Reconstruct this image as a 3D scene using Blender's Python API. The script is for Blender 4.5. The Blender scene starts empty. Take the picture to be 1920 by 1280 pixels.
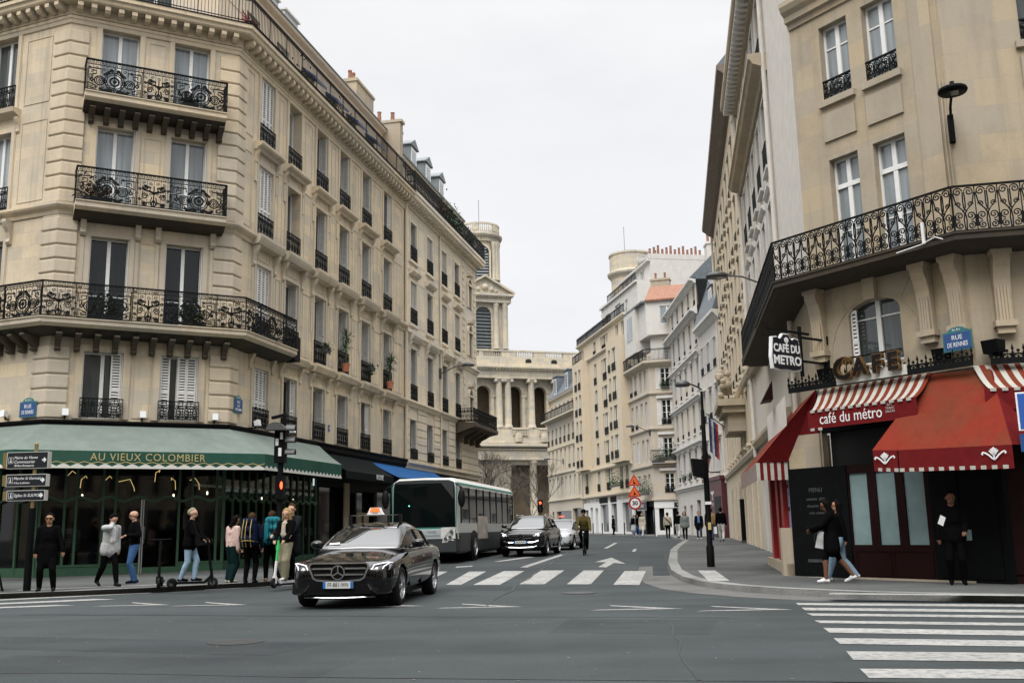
import bpy, bmesh, math, random
from mathutils import Matrix, Vector
random.seed(7)
SC = bpy.context.scene
COL = SC.collection
PI = math.pi
R = math.radians
sin, cos = math.sin, math.cos

# ------------------------------------------------------------------ objects
WM = {}                      # world matrices of everything linked so far

def link(o, parent=None, M=None):
    COL.objects.link(o)
    M = M if M is not None else Matrix()
    if parent is not None:
        o.parent = parent
        o.matrix_basis = WM[parent.name].inverted() @ M
    else:
        o.matrix_basis = M
    WM[o.name] = M
    return o

def tag(o, label=None, cat=None, group=None, kind=None):
    if label: o['label'] = label
    if cat: o['category'] = cat
    if group: o['group'] = group
    if kind: o['kind'] = kind
    return o

def thing(name, label, cat, M=None, group=None):
    o = bpy.data.objects.new(name, None)
    o.empty_display_size = 0.2
    link(o, None, M)
    return tag(o, label, cat, group)

def T(x, y, z, rz=0.0):
    return Matrix.Translation((x, y, z)) @ Matrix.Rotation(rz, 4, 'Z')

def kids(o):
    return [c for c in bpy.data.objects if c.parent == o]

def copy_tree(o, M, label=None, group=None):
    """copy a thing with its parts and sub-parts to world matrix M"""
    old = WM[o.name]
    c = o.copy(); link(c, None, M)
    if label: c['label'] = label
    if group: c['group'] = group
    for ch in o.children:
        d = ch.copy(); link(d, c, M @ old.inverted() @ WM[ch.name])
        for gch in ch.children:
            e = gch.copy(); link(e, d, M @ old.inverted() @ WM[gch.name])
    return c

class Fr:
    """vertical facade frame: origin at the left end seen from outside, x to the right, y inward, z up"""
    def __init__(s, x, y, z, az):
        s.O = Vector((x, y, z)); a = R(az); s.az = az
        s.D = Vector((sin(a), cos(a), 0)); s.I = Vector((-cos(a), sin(a), 0))
        s.rz = math.atan2(cos(a), sin(a))
        s.M = T(x, y, z, s.rz)
    def at(s, x, y=0, z=0): return s.M @ Matrix.Translation((x, y, z))
    def p(s, x, y=0, z=0): return s.O + s.D * x + s.I * y + Vector((0, 0, z))

# ------------------------------------------------------------------ mesh builder
class MB:
    def __init__(s): s.v = []; s.f = []; s.m = []; s.sm = []; s.cur = 0; s.smooth = False; s.X = None
    def add(s, vs, fs):
        b = len(s.v)
        if s.X is not None: vs = [tuple(s.X @ Vector(p)) for p in vs]
        s.v += [tuple(p) for p in vs]
        for f in fs:
            s.f.append([i + b for i in f]); s.m.append(s.cur); s.sm.append(s.smooth)
    def quad(s, a, b, c, d): s.add([a, b, c, d], [(0, 1, 2, 3)])
    def box(s, x0, x1, y0, y1, z0, z1):
        v = [(x0,y0,z0),(x1,y0,z0),(x1,y1,z0),(x0,y1,z0),(x0,y0,z1),(x1,y0,z1),(x1,y1,z1),(x0,y1,z1)]
        s.add(v, [(0,3,2,1),(4,5,6,7),(0,1,5,4),(1,2,6,5),(2,3,7,6),(3,0,4,7)])
    def prism(s, poly, a0, a1, axis='x'):
        """poly of 2D points extruded along axis: x -> (y,z), y -> (x,z), z -> (x,y)"""
        n = len(poly)
        def P(p, a):
            return (a, p[0], p[1]) if axis == 'x' else ((p[0], a, p[1]) if axis == 'y' else (p[0], p[1], a))
        v = [P(p, a0) for p in poly] + [P(p, a1) for p in poly]
        fs = [(i, (i+1) % n, n + (i+1) % n, n + i) for i in range(n)]
        fs += [tuple(range(n))[::-1], tuple(range(n, 2*n))]
        s.add(v, fs)
    def tube(s, pts, r, n=8, cap=True):
        pts = [Vector(p) for p in pts]
        rs = r if isinstance(r, (list, tuple)) else [r] * len(pts)
        rings = []; up = None
        for i, p in enumerate(pts):
            t = (pts[min(i+1, len(pts)-1)] - pts[max(i-1, 0)])
            if t.length < 1e-9: t = Vector((0,0,1))
            t.normalize()
            if up is None:
                a = Vector((0,0,1)) if abs(t.z) < .9 else Vector((1,0,0))
            else: a = up
            s1 = t.cross(a)
            if s1.length < 1e-6: s1 = t.cross(Vector((0,1,0)))
            s1.normalize(); up = s1.cross(t)
            rings.append([p + s1*(rs[i]*cos(2*PI*k/n)) + up*(rs[i]*sin(2*PI*k/n)) for k in range(n)])
        v = [q for g in rings for q in g]; fs = []
        for i in range(len(pts)-1):
            for k in range(n):
                fs.append((i*n+k, i*n+(k+1) % n, (i+1)*n+(k+1) % n, (i+1)*n+k))
        if cap:
            fs.append(tuple(range(n))[::-1]); fs.append(tuple((len(pts)-1)*n+k for k in range(n)))
        s.add(v, fs)
    def cyl(s, x, y, z0, z1, r, n=16, r1=None): s.tube([(x,y,z0),(x,y,z1)], [r, r if r1 is None else r1], n)
    def lathe(s, prof, x=0, y=0, n=20, a0=0.0, a1=2*PI):
        full = abs(a1-a0-2*PI) < 1e-6; m = n if full else n+1
        v = []
        for (rr, z) in prof:
            for k in range(m):
                a = a0 + (a1-a0)*k/n
                v.append((x+rr*cos(a), y+rr*sin(a), z))
        fs = []
        for i in range(len(prof)-1):
            for k in range(n):
                k2 = (k+1) % m
                fs.append((i*m+k, i*m+k2, (i+1)*m+k2, (i+1)*m+k))
        s.add(v, fs)
    def ball(s, c, r, nu=12, nv=8, sc=(1,1,1)):
        v = []; fs = []
        for i in range(nv+1):
            t = PI*i/nv
            for k in range(nu):
                a = 2*PI*k/nu
                v.append((c[0]+r*sc[0]*sin(t)*cos(a), c[1]+r*sc[1]*sin(t)*sin(a), c[2]-r*sc[2]*cos(t)))
        for i in range(nv):
            for k in range(nu):
                fs.append((i*nu+k, i*nu+(k+1) % nu, (i+1)*nu+(k+1) % nu, (i+1)*nu+k))
        s.add(v, fs)
    def ribbon(s, pts, w, y0, y1, closed=False):
        """flat bar of width w in the xz plane, from depth y0 to y1"""
        n = len(pts)
        if n < 2: return
        L = []; Rr = []
        for i in range(n):
            a = pts[(i-1) % n] if (closed or i > 0) else pts[i]
            b = pts[(i+1) % n] if (closed or i < n-1) else pts[i]
            dx, dz = b[0]-a[0], b[1]-a[1]; l = math.hypot(dx, dz) or 1
            nx, nz = -dz/l*w/2, dx/l*w/2
            L.append((pts[i][0]+nx, pts[i][1]+nz)); Rr.append((pts[i][0]-nx, pts[i][1]-nz))
        v = []
        for i in range(n):
            v += [(L[i][0], y0, L[i][1]), (Rr[i][0], y0, Rr[i][1]), (Rr[i][0], y1, Rr[i][1]), (L[i][0], y1, L[i][1])]
        fs = []
        for i in range(n if closed else n-1):
            j = (i+1) % n
            for k in range(4):
                fs.append((i*4+k, j*4+k, j*4+(k+1) % 4, i*4+(k+1) % 4))
        if not closed: fs += [(0,1,2,3), (4*n-1,4*n-2,4*n-3,4*n-4)]
        s.add(v, fs)
    def wall(s, x0, x1, z0, z1, holes=(), dep=.25, y=0.0):
        xs = sorted(set([x0, x1] + [h for q in holes for h in q[:2]]))
        zs = sorted(set([z0, z1] + [h for q in holes for h in q[2:4]]))
        for i in range(len(xs)-1):
            for j in range(len(zs)-1):
                cx, cz = (xs[i]+xs[i+1])/2, (zs[j]+zs[j+1])/2
                if any(h[0] < cx < h[1] and h[2] < cz < h[3] for h in holes): continue
                s.quad((xs[i],y,zs[j]), (xs[i+1],y,zs[j]), (xs[i+1],y,zs[j+1]), (xs[i],y,zs[j+1]))
        for (a, b, c, d) in holes:
            e = y+dep
            s.quad((a,y,c),(a,e,c),(a,e,d),(a,y,d)); s.quad((b,y,c),(b,y,d),(b,e,d),(b,e,c))
            s.quad((a,y,d),(a,e,d),(b,e,d),(b,y,d)); s.quad((a,y,c),(b,y,c),(b,e,c),(a,e,c))
    def sweep(s, path, prof, closed=False, cap=True):
        """profile (outward, z) along a plan polyline read left to right from outside"""
        n = len(path); P = [Vector((p[0], p[1])) for p in path]; m = len(prof)
        rings = []
        for i in range(n):
            d0 = (P[i]-P[i-1]) if (i > 0 or closed) else (P[i+1]-P[i])
            d1 = (P[(i+1) % n]-P[i]) if (i < n-1 or closed) else (P[i]-P[i-1])
            d0 = d0.normalized(); d1 = d1.normalized()
            n0 = Vector((d0.y, -d0.x)); n1 = Vector((d1.y, -d1.x))
            b = (n0+n1); k = b.length_squared
            mit = b*(2.0/k) if k > .05 else n0
            rings.append([(P[i].x+mit.x*o, P[i].y+mit.y*o, z) for (o, z) in prof])
        v = [q for r in rings for q in r]; fs = []
        for i in range(n if closed else n-1):
            j = (i+1) % n
            for k in range(m):
                k2 = (k+1) % m
                fs.append((i*m+k, j*m+k, j*m+k2, i*m+k2))
        if cap and not closed: fs += [tuple(range(m)), tuple(range((n-1)*m, n*m))[::-1]]
        s.add(v, fs)
    def mesh(s, name, mats, fixn=False):
        me = bpy.data.meshes.new(name)
        me.from_pydata(s.v, [], s.f)
        if not isinstance(mats, (list, tuple)): mats = [mats]
        for m in mats: me.materials.append(m)
        me.polygons.foreach_set('material_index', s.m)
        me.polygons.foreach_set('use_smooth', s.sm)
        if fixn:
            bm = bmesh.new(); bm.from_mesh(me); bmesh.ops.recalc_face_normals(bm, faces=bm.faces); bm.to_mesh(me); bm.free()
        me.update()
        uv = me.uv_layers.new(name='UVMap')
        buf = [0.0]*(2*len(me.loops)); vs = me.vertices
        for p in me.polygons:
            nx, ny, nz = p.normal
            ax = 2 if abs(nz) > .8 else (1 if abs(ny) >= abs(nx) else 0)
            for li in p.loop_indices:
                c = vs[me.loops[li].vertex_index].co
                a, b = (c.x, c.z) if ax == 1 else ((c.y, c.z) if ax == 0 else (c.x, c.y))
                buf[2*li] = a; buf[2*li+1] = b
        uv.data.foreach_set('uv', buf)
        return me
    def build(s, name, mats, parent=None, M=None, fixn=False):
        """vertices are local to M (world matrix)"""
        o = bpy.data.objects.new(name, s.mesh(name, mats, fixn))
        return link(o, parent, M if M is not None else (WM[parent.name] if parent is not None else Matrix()))

def inst(name, me, parent, M):
    return link(bpy.data.objects.new(name, me), parent, M)

def modified(name, me, mods, mats=None):
    """evaluate modifiers on a temporary object and return the plain mesh"""
    o = bpy.data.objects.new('tmp', me); COL.objects.link(o)
    for (t, kw) in mods:
        m = o.modifiers.new(t, t)
        for k, v in kw.items(): setattr(m, k, v)
    dg = bpy.context.evaluated_depsgraph_get(); dg.update()
    ev = bpy.data.meshes.new_from_object(o.evaluated_get(dg))
    ev.name = name
    bpy.data.objects.remove(o)
    if mats is not None:
        ev.materials.clear()
        for m in mats: ev.materials.append(m)
    return ev

def text_mesh(name, body, size, mat, extrude=.004, align='CENTER', shear=0.0, space=1.0, bold=0.0, sx=1.0, up=True):
    """lettering as a mesh, lying in xz facing -y"""
    c = bpy.data.curves.new(name, 'FONT'); c.body = body; c.size = size; c.extrude = extrude
    c.align_x = align; c.align_y = 'CENTER'; c.shear = shear; c.space_character = space; c.offset = bold
    c.resolution_u = 3
    o = bpy.data.objects.new('tmp', c); COL.objects.link(o)
    dg = bpy.context.evaluated_depsgraph_get(); dg.update()
    me = bpy.data.meshes.new_from_object(o.evaluated_get(dg))
    bpy.data.objects.remove(o)
    me.transform(Matrix.Rotation(PI/2, 4, 'X') @ Matrix.Diagonal((sx,1,1,1)))
    me.materials.clear(); me.materials.append(mat); me.name = name
    return me

# ------------------------------------------------------------------ materials
def newmat(name):
    m = bpy.data.materials.new(name); m.use_nodes = True
    nt = m.node_tree; b = nt.nodes['Principled BSDF']
    return m, nt, b

def N(nt, t, **kw):
    n = nt.nodes.new(t)
    for k, v in kw.items():
        if k in n.inputs: n.inputs[k].default_value = v
        else: setattr(n, k, v)
    return n

def mix(nt, fac, a, b, mode='MIX'):
    n = nt.nodes.new('ShaderNodeMix'); n.data_type = 'RGBA'; n.blend_type = mode
    for i, v in ((0, fac), (6, a), (7, b)):
        if hasattr(v, 'is_linked') or hasattr(v, 'links'): nt.links.new(v, n.inputs[i])
        else: n.inputs[i].default_value = v if i == 0 else (*v[:3], 1)
    return n.outputs[2]

def ramp(nt, src, a, b, lo=0.0, hi=1.0):
    n = nt.nodes.new('ShaderNodeMapRange'); n.inputs[1].default_value = a; n.inputs[2].default_value = b
    n.inputs[3].default_value = lo; n.inputs[4].default_value = hi
    nt.links.new(src, n.inputs[0]); return n.outputs[0]

def plain(name, col, rough=.6, metal=0.0, spec=.5, noise=0.0, coat=0.0, emit=None, es=0.0, bump=0.0, nscale=6.0, ior=1.5):
    m, nt, b = newmat(name)
    b.inputs['Base Color'].default_value = (*col, 1); b.inputs['Roughness'].default_value = rough
    b.inputs['Metallic'].default_value = metal; b.inputs['Specular IOR Level'].default_value = spec
    b.inputs['IOR'].default_value = ior
    if coat: b.inputs['Coat Weight'].default_value = coat; b.inputs['Coat Roughness'].default_value = .04
    if emit: b.inputs['Emission Color'].default_value = (*emit, 1); b.inputs['Emission Strength'].default_value = es
    if noise or bump:
        tc = N(nt, 'ShaderNodeTexCoord'); nz = N(nt, 'ShaderNodeTexNoise', Scale=nscale, Detail=6.0, Roughness=.65)
        nt.links.new(tc.outputs['Object'], nz.inputs['Vector'])
        if noise:
            f = ramp(nt, nz.outputs['Fac'], .3, .7)
            c = mix(nt, f, [x*(1-noise) for x in col], [min(1, x*(1+noise)) for x in col])
            nt.links.new(c, b.inputs['Base Color'])
        if bump:
            bp = N(nt, 'ShaderNodeBump', Strength=bump, Distance=.01); nt.links.new(nz.outputs['Fac'], bp.inputs['Height'])
            nt.links.new(bp.outputs[0], b.inputs['Normal'])
    return m

def stone(name, col, dirt=.35, bw=1.1, bh=.42, joint=.25, var=.16, rough=.85, streak=.5, warm=(1.0,.93,.8)):
    """limestone ashlar: block to block variation, fine joints, grime streaks and blotches"""
    m, nt, b = newmat(name); b.inputs['Roughness'].default_value = rough; b.inputs['Specular IOR Level'].default_value = .2
    uv = N(nt, 'ShaderNodeUVMap'); geo = N(nt, 'ShaderNodeNewGeometry')
    br = N(nt, 'ShaderNodeTexBrick', Scale=1.0)
    br.inputs['Brick Width'].default_value = bw; br.inputs['Row Height'].default_value = bh
    br.inputs['Mortar Size'].default_value = .006; br.inputs['Mortar Smooth'].default_value = .3; br.inputs['Bias'].default_value = 0
    br.inputs['Color1'].default_value = (*[c*(1-var) for c in col], 1)
    br.inputs['Color2'].default_value = (*[min(1, c*(1+var*.6)*w) for c, w in zip(col, warm)], 1)
    br.inputs['Mortar'].default_value = (*[c*(1-joint) for c in col], 1)
    nt.links.new(uv.outputs[0], br.inputs['Vector'])
    n1 = N(nt, 'ShaderNodeTexNoise', Scale=.45, Detail=8.0, Roughness=.7); nt.links.new(geo.outputs['Position'], n1.inputs['Vector'])
    n2 = N(nt, 'ShaderNodeTexNoise', Scale=14.0, Detail=5.0, Roughness=.7); nt.links.new(geo.outputs['Position'], n2.inputs['Vector'])
    mp = N(nt, 'ShaderNodeMapping'); mp.inputs['Scale'].default_value = (3.2, 3.2, .22)
    nt.links.new(geo.outputs['Position'], mp.inputs['Vector'])
    n3 = N(nt, 'ShaderNodeTexNoise', Scale=1.0, Detail=5.0, Roughness=.6); nt.links.new(mp.outputs[0], n3.inputs['Vector'])
    c = mix(nt, ramp(nt, n1.outputs['Fac'], .48, .75, 0, dirt), br.outputs['Color'], [x*.45 for x in col], 'MIX')
    c = mix(nt, ramp(nt, n3.outputs['Fac'], .5, .8, 0, streak*.6), c, [x*.4 for x in col], 'MIX')
    c = mix(nt, ramp(nt, n2.outputs['Fac'], .35, .7, 0, .22), c, [x*.62 for x in col], 'MIX')
    nt.links.new(c, b.inputs['Base Color'])
    bp = N(nt, 'ShaderNodeBump', Strength=.25, Distance=.012); nt.links.new(n2.outputs['Fac'], bp.inputs['Height'])
    nt.links.new(bp.outputs[0], b.inputs['Normal'])
    return m

def glassy(name, base, rough=.06, spec=.8, ior=1.8, curtain=0.0):
    """window pane over a dark or curtained room"""
    m, nt, b = newmat(name); b.inputs['Roughness'].default_value = rough
    b.inputs['IOR'].default_value = ior; b.inputs['Specular IOR Level'].default_value = spec
    uv = N(nt, 'ShaderNodeUVMap'); mp = N(nt, 'ShaderNodeMapping'); mp.inputs['Scale'].default_value = (9, .5, 1)
    nt.links.new(uv.outputs[0], mp.inputs[0])
    nz = N(nt, 'ShaderNodeTexNoise', Scale=1.0, Detail=3.0); nt.links.new(mp.outputs[0], nz.inputs['Vector'])
    oi = N(nt, 'ShaderNodeObjectInfo')
    f = ramp(nt, nz.outputs['Fac'], .3, .7, 0, 1)
    c = mix(nt, f, [x*(1-.35) for x in base], [min(1, x*1.25) for x in base])
    c = mix(nt, ramp(nt, oi.outputs['Random'], 0, 1, 0, .6), c, [x*.35 for x in base])
    nt.links.new(c, b.inputs['Base Color'])
    n2 = N(nt, 'ShaderNodeTexNoise', Scale=1.3, Detail=1.0); nt.links.new(uv.outputs[0], n2.inputs['Vector'])
    bp = N(nt, 'ShaderNodeBump', Strength=.05, Distance=.02); nt.links.new(n2.outputs['Fac'], bp.inputs['Height'])
    nt.links.new(bp.outputs[0], b.inputs['Normal'])
    return m

def canvas(name, col, fade, amt=.5, rough=.9):
    """awning cloth: sun-faded and dirty in drifting patches, with slack folds and seams"""
    m, nt, b = newmat(name); b.inputs['Roughness'].default_value = rough; b.inputs['Specular IOR Level'].default_value = .1
    tc = N(nt, 'ShaderNodeTexCoord'); n1 = N(nt, 'ShaderNodeTexNoise', Scale=.55, Detail=5.0, Roughness=.6, Distortion=.8); n2 = N(nt, 'ShaderNodeTexNoise', Scale=7.0, Detail=6.0, Roughness=.7)
    mp = N(nt, 'ShaderNodeMapping'); mp.inputs['Scale'].default_value = (2.2, 2.2, .5); nt.links.new(tc.outputs['Object'], mp.inputs[0])
    n3 = N(nt, 'ShaderNodeTexNoise', Scale=1.0, Detail=2.0); nt.links.new(mp.outputs[0], n3.inputs['Vector'])
    for n in (n1, n2): nt.links.new(tc.outputs['Object'], n.inputs['Vector'])
    c = mix(nt, ramp(nt, n1.outputs['Fac'], .42, .68, 0, amt), col, fade); c = mix(nt, ramp(nt, n2.outputs['Fac'], .45, .75, 0, .35), c, [x*.55 for x in col]); c = mix(nt, ramp(nt, n3.outputs['Fac'], .4, .7, 0, .25), c, [min(1, x*1.35) for x in col])
    nt.links.new(c, b.inputs['Base Color'])
    bp = N(nt, 'ShaderNodeBump', Strength=.35, Distance=.06); nt.links.new(n3.outputs['Fac'], bp.inputs['Height']); nt.links.new(bp.outputs[0], b.inputs['Normal'])
    return m

def seeglass(name, tint=(.8,.9,.86), k=.12):
    m, nt, b = newmat(name); nt.nodes.remove(b)
    out = nt.nodes['Material Output']
    tr = N(nt, 'ShaderNodeBsdfTransparent'); tr.inputs[0].default_value = (*tint, 1)
    gl = N(nt, 'ShaderNodeBsdfGlossy'); gl.inputs['Roughness'].default_value = .03
    fr = N(nt, 'ShaderNodeFresnel'); fr.inputs[0].default_value = 1.5
    ms = N(nt, 'ShaderNodeMixShader')
    nt.links.new(fr.outputs[0], ms.inputs[0]); nt.links.new(tr.outputs[0], ms.inputs[1]); nt.links.new(gl.outputs[0], ms.inputs[2])
    nt.links.new(ms.outputs[0], out.inputs[0])
    return m

M_ = {}
M_['tan'] = stone('tan_limestone', (.615,.545,.435), dirt=.62, streak=1.1)
M_['soot_shade'] = stone('sooty_shaded_stone', (.060,.052,.042), dirt=.6, bw=3, bh=3, joint=0)  # soot plus the shade under balconies, put into one dark colour
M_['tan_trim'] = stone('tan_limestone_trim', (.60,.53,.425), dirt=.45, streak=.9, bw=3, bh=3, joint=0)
M_['tan_dirty_shaded'] = stone('tan_limestone_sooty_shaded', (.10,.085,.066), dirt=.75, bw=3, bh=3, joint=0, streak=.9)  # dirt together with the shade below slabs, painted into the tone
M_['cream'] = stone('cream_limestone', (.70,.645,.55), dirt=.25, bh=.5)
M_['cream_trim'] = stone('cream_trim', (.72,.665,.57), dirt=.2, bw=3, bh=3, joint=0)
M_['grey_stone'] = stone('weathered_stone', (.43,.375,.295), dirt=.55, bw=1.05, bh=.62, joint=.16, var=.11, streak=.7)
M_['grey_trim'] = stone('weathered_trim', (.46,.40,.315), dirt=.45, bw=3, bh=3, joint=0)
M_['plaster'] = plain('white_plaster', (.62,.585,.535), .9, noise=.10, bump=.3, nscale=2.2, spec=.2)
M_['white_wall'] = stone('white_render', (.60,.58,.55), dirt=.25, bw=4, bh=4, joint=0, var=.05, streak=.6)
M_['white_trim'] = plain('white_trim', (.60,.585,.555), .8, noise=.12, nscale=3, spec=.2)
M_['yellow'] = stone('pale_yellow_brick', (.62,.545,.43), dirt=.18, bw=.3, bh=.12, joint=.06, var=.06, streak=.25)
M_['yellow_trim'] = plain('pale_yellow_trim', (.60,.53,.415), .85, noise=.1, nscale=3, spec=.2)
M_['church'] = stone('church_limestone', (.57,.525,.44), dirt=.5, bw=1.9, bh=.9, joint=.15, streak=.9)
M_['church_dark'] = stone('church_shadow_stone', (.22,.18,.13), dirt=.6, bw=1.9, bh=.9, joint=.15)  # shade inside the arcade and porch painted in as darker stone
M_['attic'] = stone('attic_render', (.70,.61,.50), dirt=.2, bw=4, bh=4, joint=0, var=.04)
M_['iron'] = plain('wrought_iron', (.005,.006,.0065), .6, spec=.12, noise=.3, nscale=40)
M_['black'] = plain('black_paint', (.0035,.004,.0045), .6, spec=.08, noise=.3)
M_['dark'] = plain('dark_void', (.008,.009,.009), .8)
M_['zinc'] = plain('zinc_roof', (.16,.178,.182), .6, metal=.1, noise=.2, nscale=2)
M_['slate'] = plain('slate_roof', (.115,.135,.15), .55, noise=.25, nscale=3)
M_['tile'] = plain('terracotta_tile', (.25,.115,.07), .8, noise=.35, nscale=5, bump=.5)
M_['pot'] = plain('terracotta_pot', (.40,.15,.08), .8, noise=.2)
M_['white'] = plain('white_gloss_paint', (.74,.74,.72), .4, noise=.06)
M_['shutter'] = plain('white_shutter_paint', (.66,.65,.62), .5, noise=.1)
M_['gshutter'] = plain('grey_shutter_paint', (.47,.46,.43), .55, noise=.12)
M_['pane_dark'] = glassy('dark_pane', (.012,.016,.016), spec=.5, ior=1.45)
M_['pane_sky'] = glassy('pale_pane', (.27,.305,.32), spec=.7, ior=1.6)  # sky reflection and pale curtains put into the base colour
M_['pane_mid'] = glassy('curtained_pane', (.075,.088,.088), spec=.6, ior=1.5)
M_['glass'] = seeglass('clear_glass')

# ------------------------------------------------------------------ camera
CAMZ = 1.35
cam = bpy.data.cameras.new('camera'); co = bpy.data.objects.new('camera', cam); COL.objects.link(co)
p_, r_ = R(10.66), R(1.15)
Fv = Vector((0, cos(p_), sin(p_))); U0 = Vector((0, -sin(p_), cos(p_))); R0v = Vector((1,0,0))
Rv = R0v*cos(r_) - U0*sin(r_); Uv = R0v*sin(r_) + U0*cos(r_)
Mc = Matrix(((Rv.x,Uv.x,-Fv.x,0),(Rv.y,Uv.y,-Fv.y,0),(Rv.z,Uv.z,-Fv.z,CAMZ),(0,0,0,1)))
co.matrix_world = Mc
cam.sensor_fit = 'HORIZONTAL'; cam.sensor_width = 36; cam.lens = 1867/1920*36
cam.clip_end = 3000; cam.clip_start = .1
SC.camera = co

# ------------------------------------------------------------------ world and light
w = bpy.data.worlds.new('World'); SC.world = w; w.use_nodes = True
nt = w.node_tree; bg = nt.nodes['Background']
sky = N(nt, 'ShaderNodeTexSky'); sky.sky_type = 'NISHITA'; sky.sun_disc = False
sky.sun_elevation = R(50); sky.sun_rotation = R(200); sky.dust_density = 6; sky.air_density = 1.2
hs = N(nt, 'ShaderNodeHueSaturation', Saturation=.25); nt.links.new(sky.outputs[0], hs.inputs['Color'])
tc = N(nt, 'ShaderNodeTexCoord'); sx = N(nt, 'ShaderNodeSeparateXYZ'); nt.links.new(tc.outputs['Generated'], sx.inputs[0])
nz = N(nt, 'ShaderNodeTexNoise', Scale=2.2, Detail=6.0, Roughness=.55)
mpn = N(nt, 'ShaderNodeMapping'); mpn.inputs['Scale'].default_value = (1,1,2.6); nt.links.new(tc.outputs['Generated'], mpn.inputs[0]); nt.links.new(mpn.outputs[0], nz.inputs['Vector'])
cr = N(nt, 'ShaderNodeValToRGB')
cr.color_ramp.elements[0].position = 0.0; cr.color_ramp.elements[0].color = (.82,.83,.86,1)
cr.color_ramp.elements[1].position = 1.0; cr.color_ramp.elements[1].color = (1,1,1,1)
e = cr.color_ramp.elements.new(.55); e.color = (.86,.86,.87,1)
nt.links.new(sx.outputs[2], cr.inputs[0])
gain = N(nt, 'ShaderNodeMapRange'); gain.inputs[1].default_value = .52; gain.inputs[2].default_value = .9; gain.inputs[3].default_value = 1.0; gain.inputs[4].default_value = 3.7
nt.links.new(sx.outputs[2], gain.inputs[0])
cl = mix(nt, ramp(nt, nz.outputs['Fac'], .35, .65), (.905,.91,.935), (1.03,1.03,1.025))
c1 = mix(nt, 1.0, cr.outputs[0], cl, 'MULTIPLY')
vm = N(nt, 'ShaderNodeVectorMath', operation='SCALE'); nt.links.new(c1, vm.inputs[0]); nt.links.new(gain.outputs[0], vm.inputs['Scale'])
vm2 = N(nt, 'ShaderNodeVectorMath', operation='SCALE'); nt.links.new(vm.outputs[0], vm2.inputs[0]); vm2.inputs['Scale'].default_value = 7.9
c2 = mix(nt, .94, hs.outputs['Color'], vm2.outputs[0])
nt.links.new(c2, bg.inputs['Color']); bg.inputs['Strength'].default_value = .1
sun = bpy.data.lights.new('sun', 'SUN'); sun.energy = 1.5; sun.angle = R(35); sun.color = (1,.97,.93)
so = bpy.data.objects.new('sun', sun); COL.objects.link(so)
# light comes from behind the camera, a little from the right
sd = Vector((sin(R(200))*cos(R(50)), cos(R(200))*cos(R(50)), sin(R(50))))
so.rotation_euler = sd.to_track_quat('Z', 'Y').to_euler()
SC.view_settings.view_transform = 'Standard'; SC.view_settings.look = 'None'
SC.view_settings.exposure = 0.5; SC.view_settings.gamma = 1.0
SC.cycles.max_bounces = 6; SC.cycles.diffuse_bounces = 2; SC.cycles.glossy_bounces = 3; SC.cycles.transparent_max_bounces = 12
SC.cycles.use_denoising = True

def gz(Y):
    if Y < 22: return 0.0
    return .013*(min(Y, 45)-22) + (.006*(Y-45) if Y > 45 else 0)
PAV = .12
# ================================================================== facade kit
def spiral(cx, cz, r, turns=1.5, a0=0.0, d=1, n=18, rin=.2):
    return [(cx + r*(1-(1-rin)*i/n)*cos(a0+d*2*PI*turns*i/n), cz + r*(1-(1-rin)*i/n)*sin(a0+d*2*PI*turns*i/n)) for i in range(n+1)]
def circ(cx, cz, r, n=18): return [(cx+r*cos(2*PI*i/n), cz+r*sin(2*PI*i/n)) for i in range(n)]
def mirx(p, c): return [(2*c-x, z) for x, z in p]

CACHE = {}
def cached(key, fn):
    if key not in CACHE: CACHE[key] = fn()
    return CACHE[key]

def rail_scroll(w, h, t=.026):
    """small window guard: dense scrollwork between rails"""
    m = MB()
    m.box(0, w, -.02, .02, h-.035, h); m.box(0, w, -.012, .012, .03, .055); m.box(0, w, -.012, .012, h-.15, h-.13)
    n = max(2, round(w/.24)); c = w/n
    for i in range(n+1): m.box(i*c-.011, i*c+.011, -.011, .011, 0, h)
    for i in range(n):
        x = (i+.5)*c; r = c*.25; zz = h-.15
        for q in (spiral(x-c*.24, .06+r, r, 1.3, -PI/2, 1, 10), spiral(x-c*.24, zz-r*1.1, r, 1.3, PI/2, -1, 10)):
            m.ribbon(q, t, -.008, .008); m.ribbon(mirx(q, x), t, -.008, .008)
        m.ribbon(circ(x, (zz+.06)/2, r*.9, 10), t, -.008, .008, True)
        m.ribbon([(x, .05), (x-c*.32, zz*.5), (x, zz)], t*.8, -.006, .006); m.ribbon([(x, .05), (x+c*.32, zz*.5), (x, zz)], t*.8, -.006, .006)
        m.ribbon(circ(x, h-.082, .032, 8), t*.8, -.006, .006, True)
    return m.mesh('railing', M_['iron'])

def rail_bars(w, h, step=.12):
    m = MB()
    m.box(0, w, -.022, .022, h-.035, h); m.box(0, w, -.012, .012, .06, .085); m.box(0, w, -.012, .012, h-.14, h-.12)
    n = max(2, round(w/step)); c = w/n
    for i in range(n+1):
        t = .016 if i % 12 == 0 else .008
        m.box(i*c-t, i*c+t, -t, t, 0, h)
        if i < n: m.ribbon(circ((i+.5)*c, h-.08, .04, 8), .014, -.006, .006, True)
    return m.mesh('railing', M_['iron'])

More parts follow.
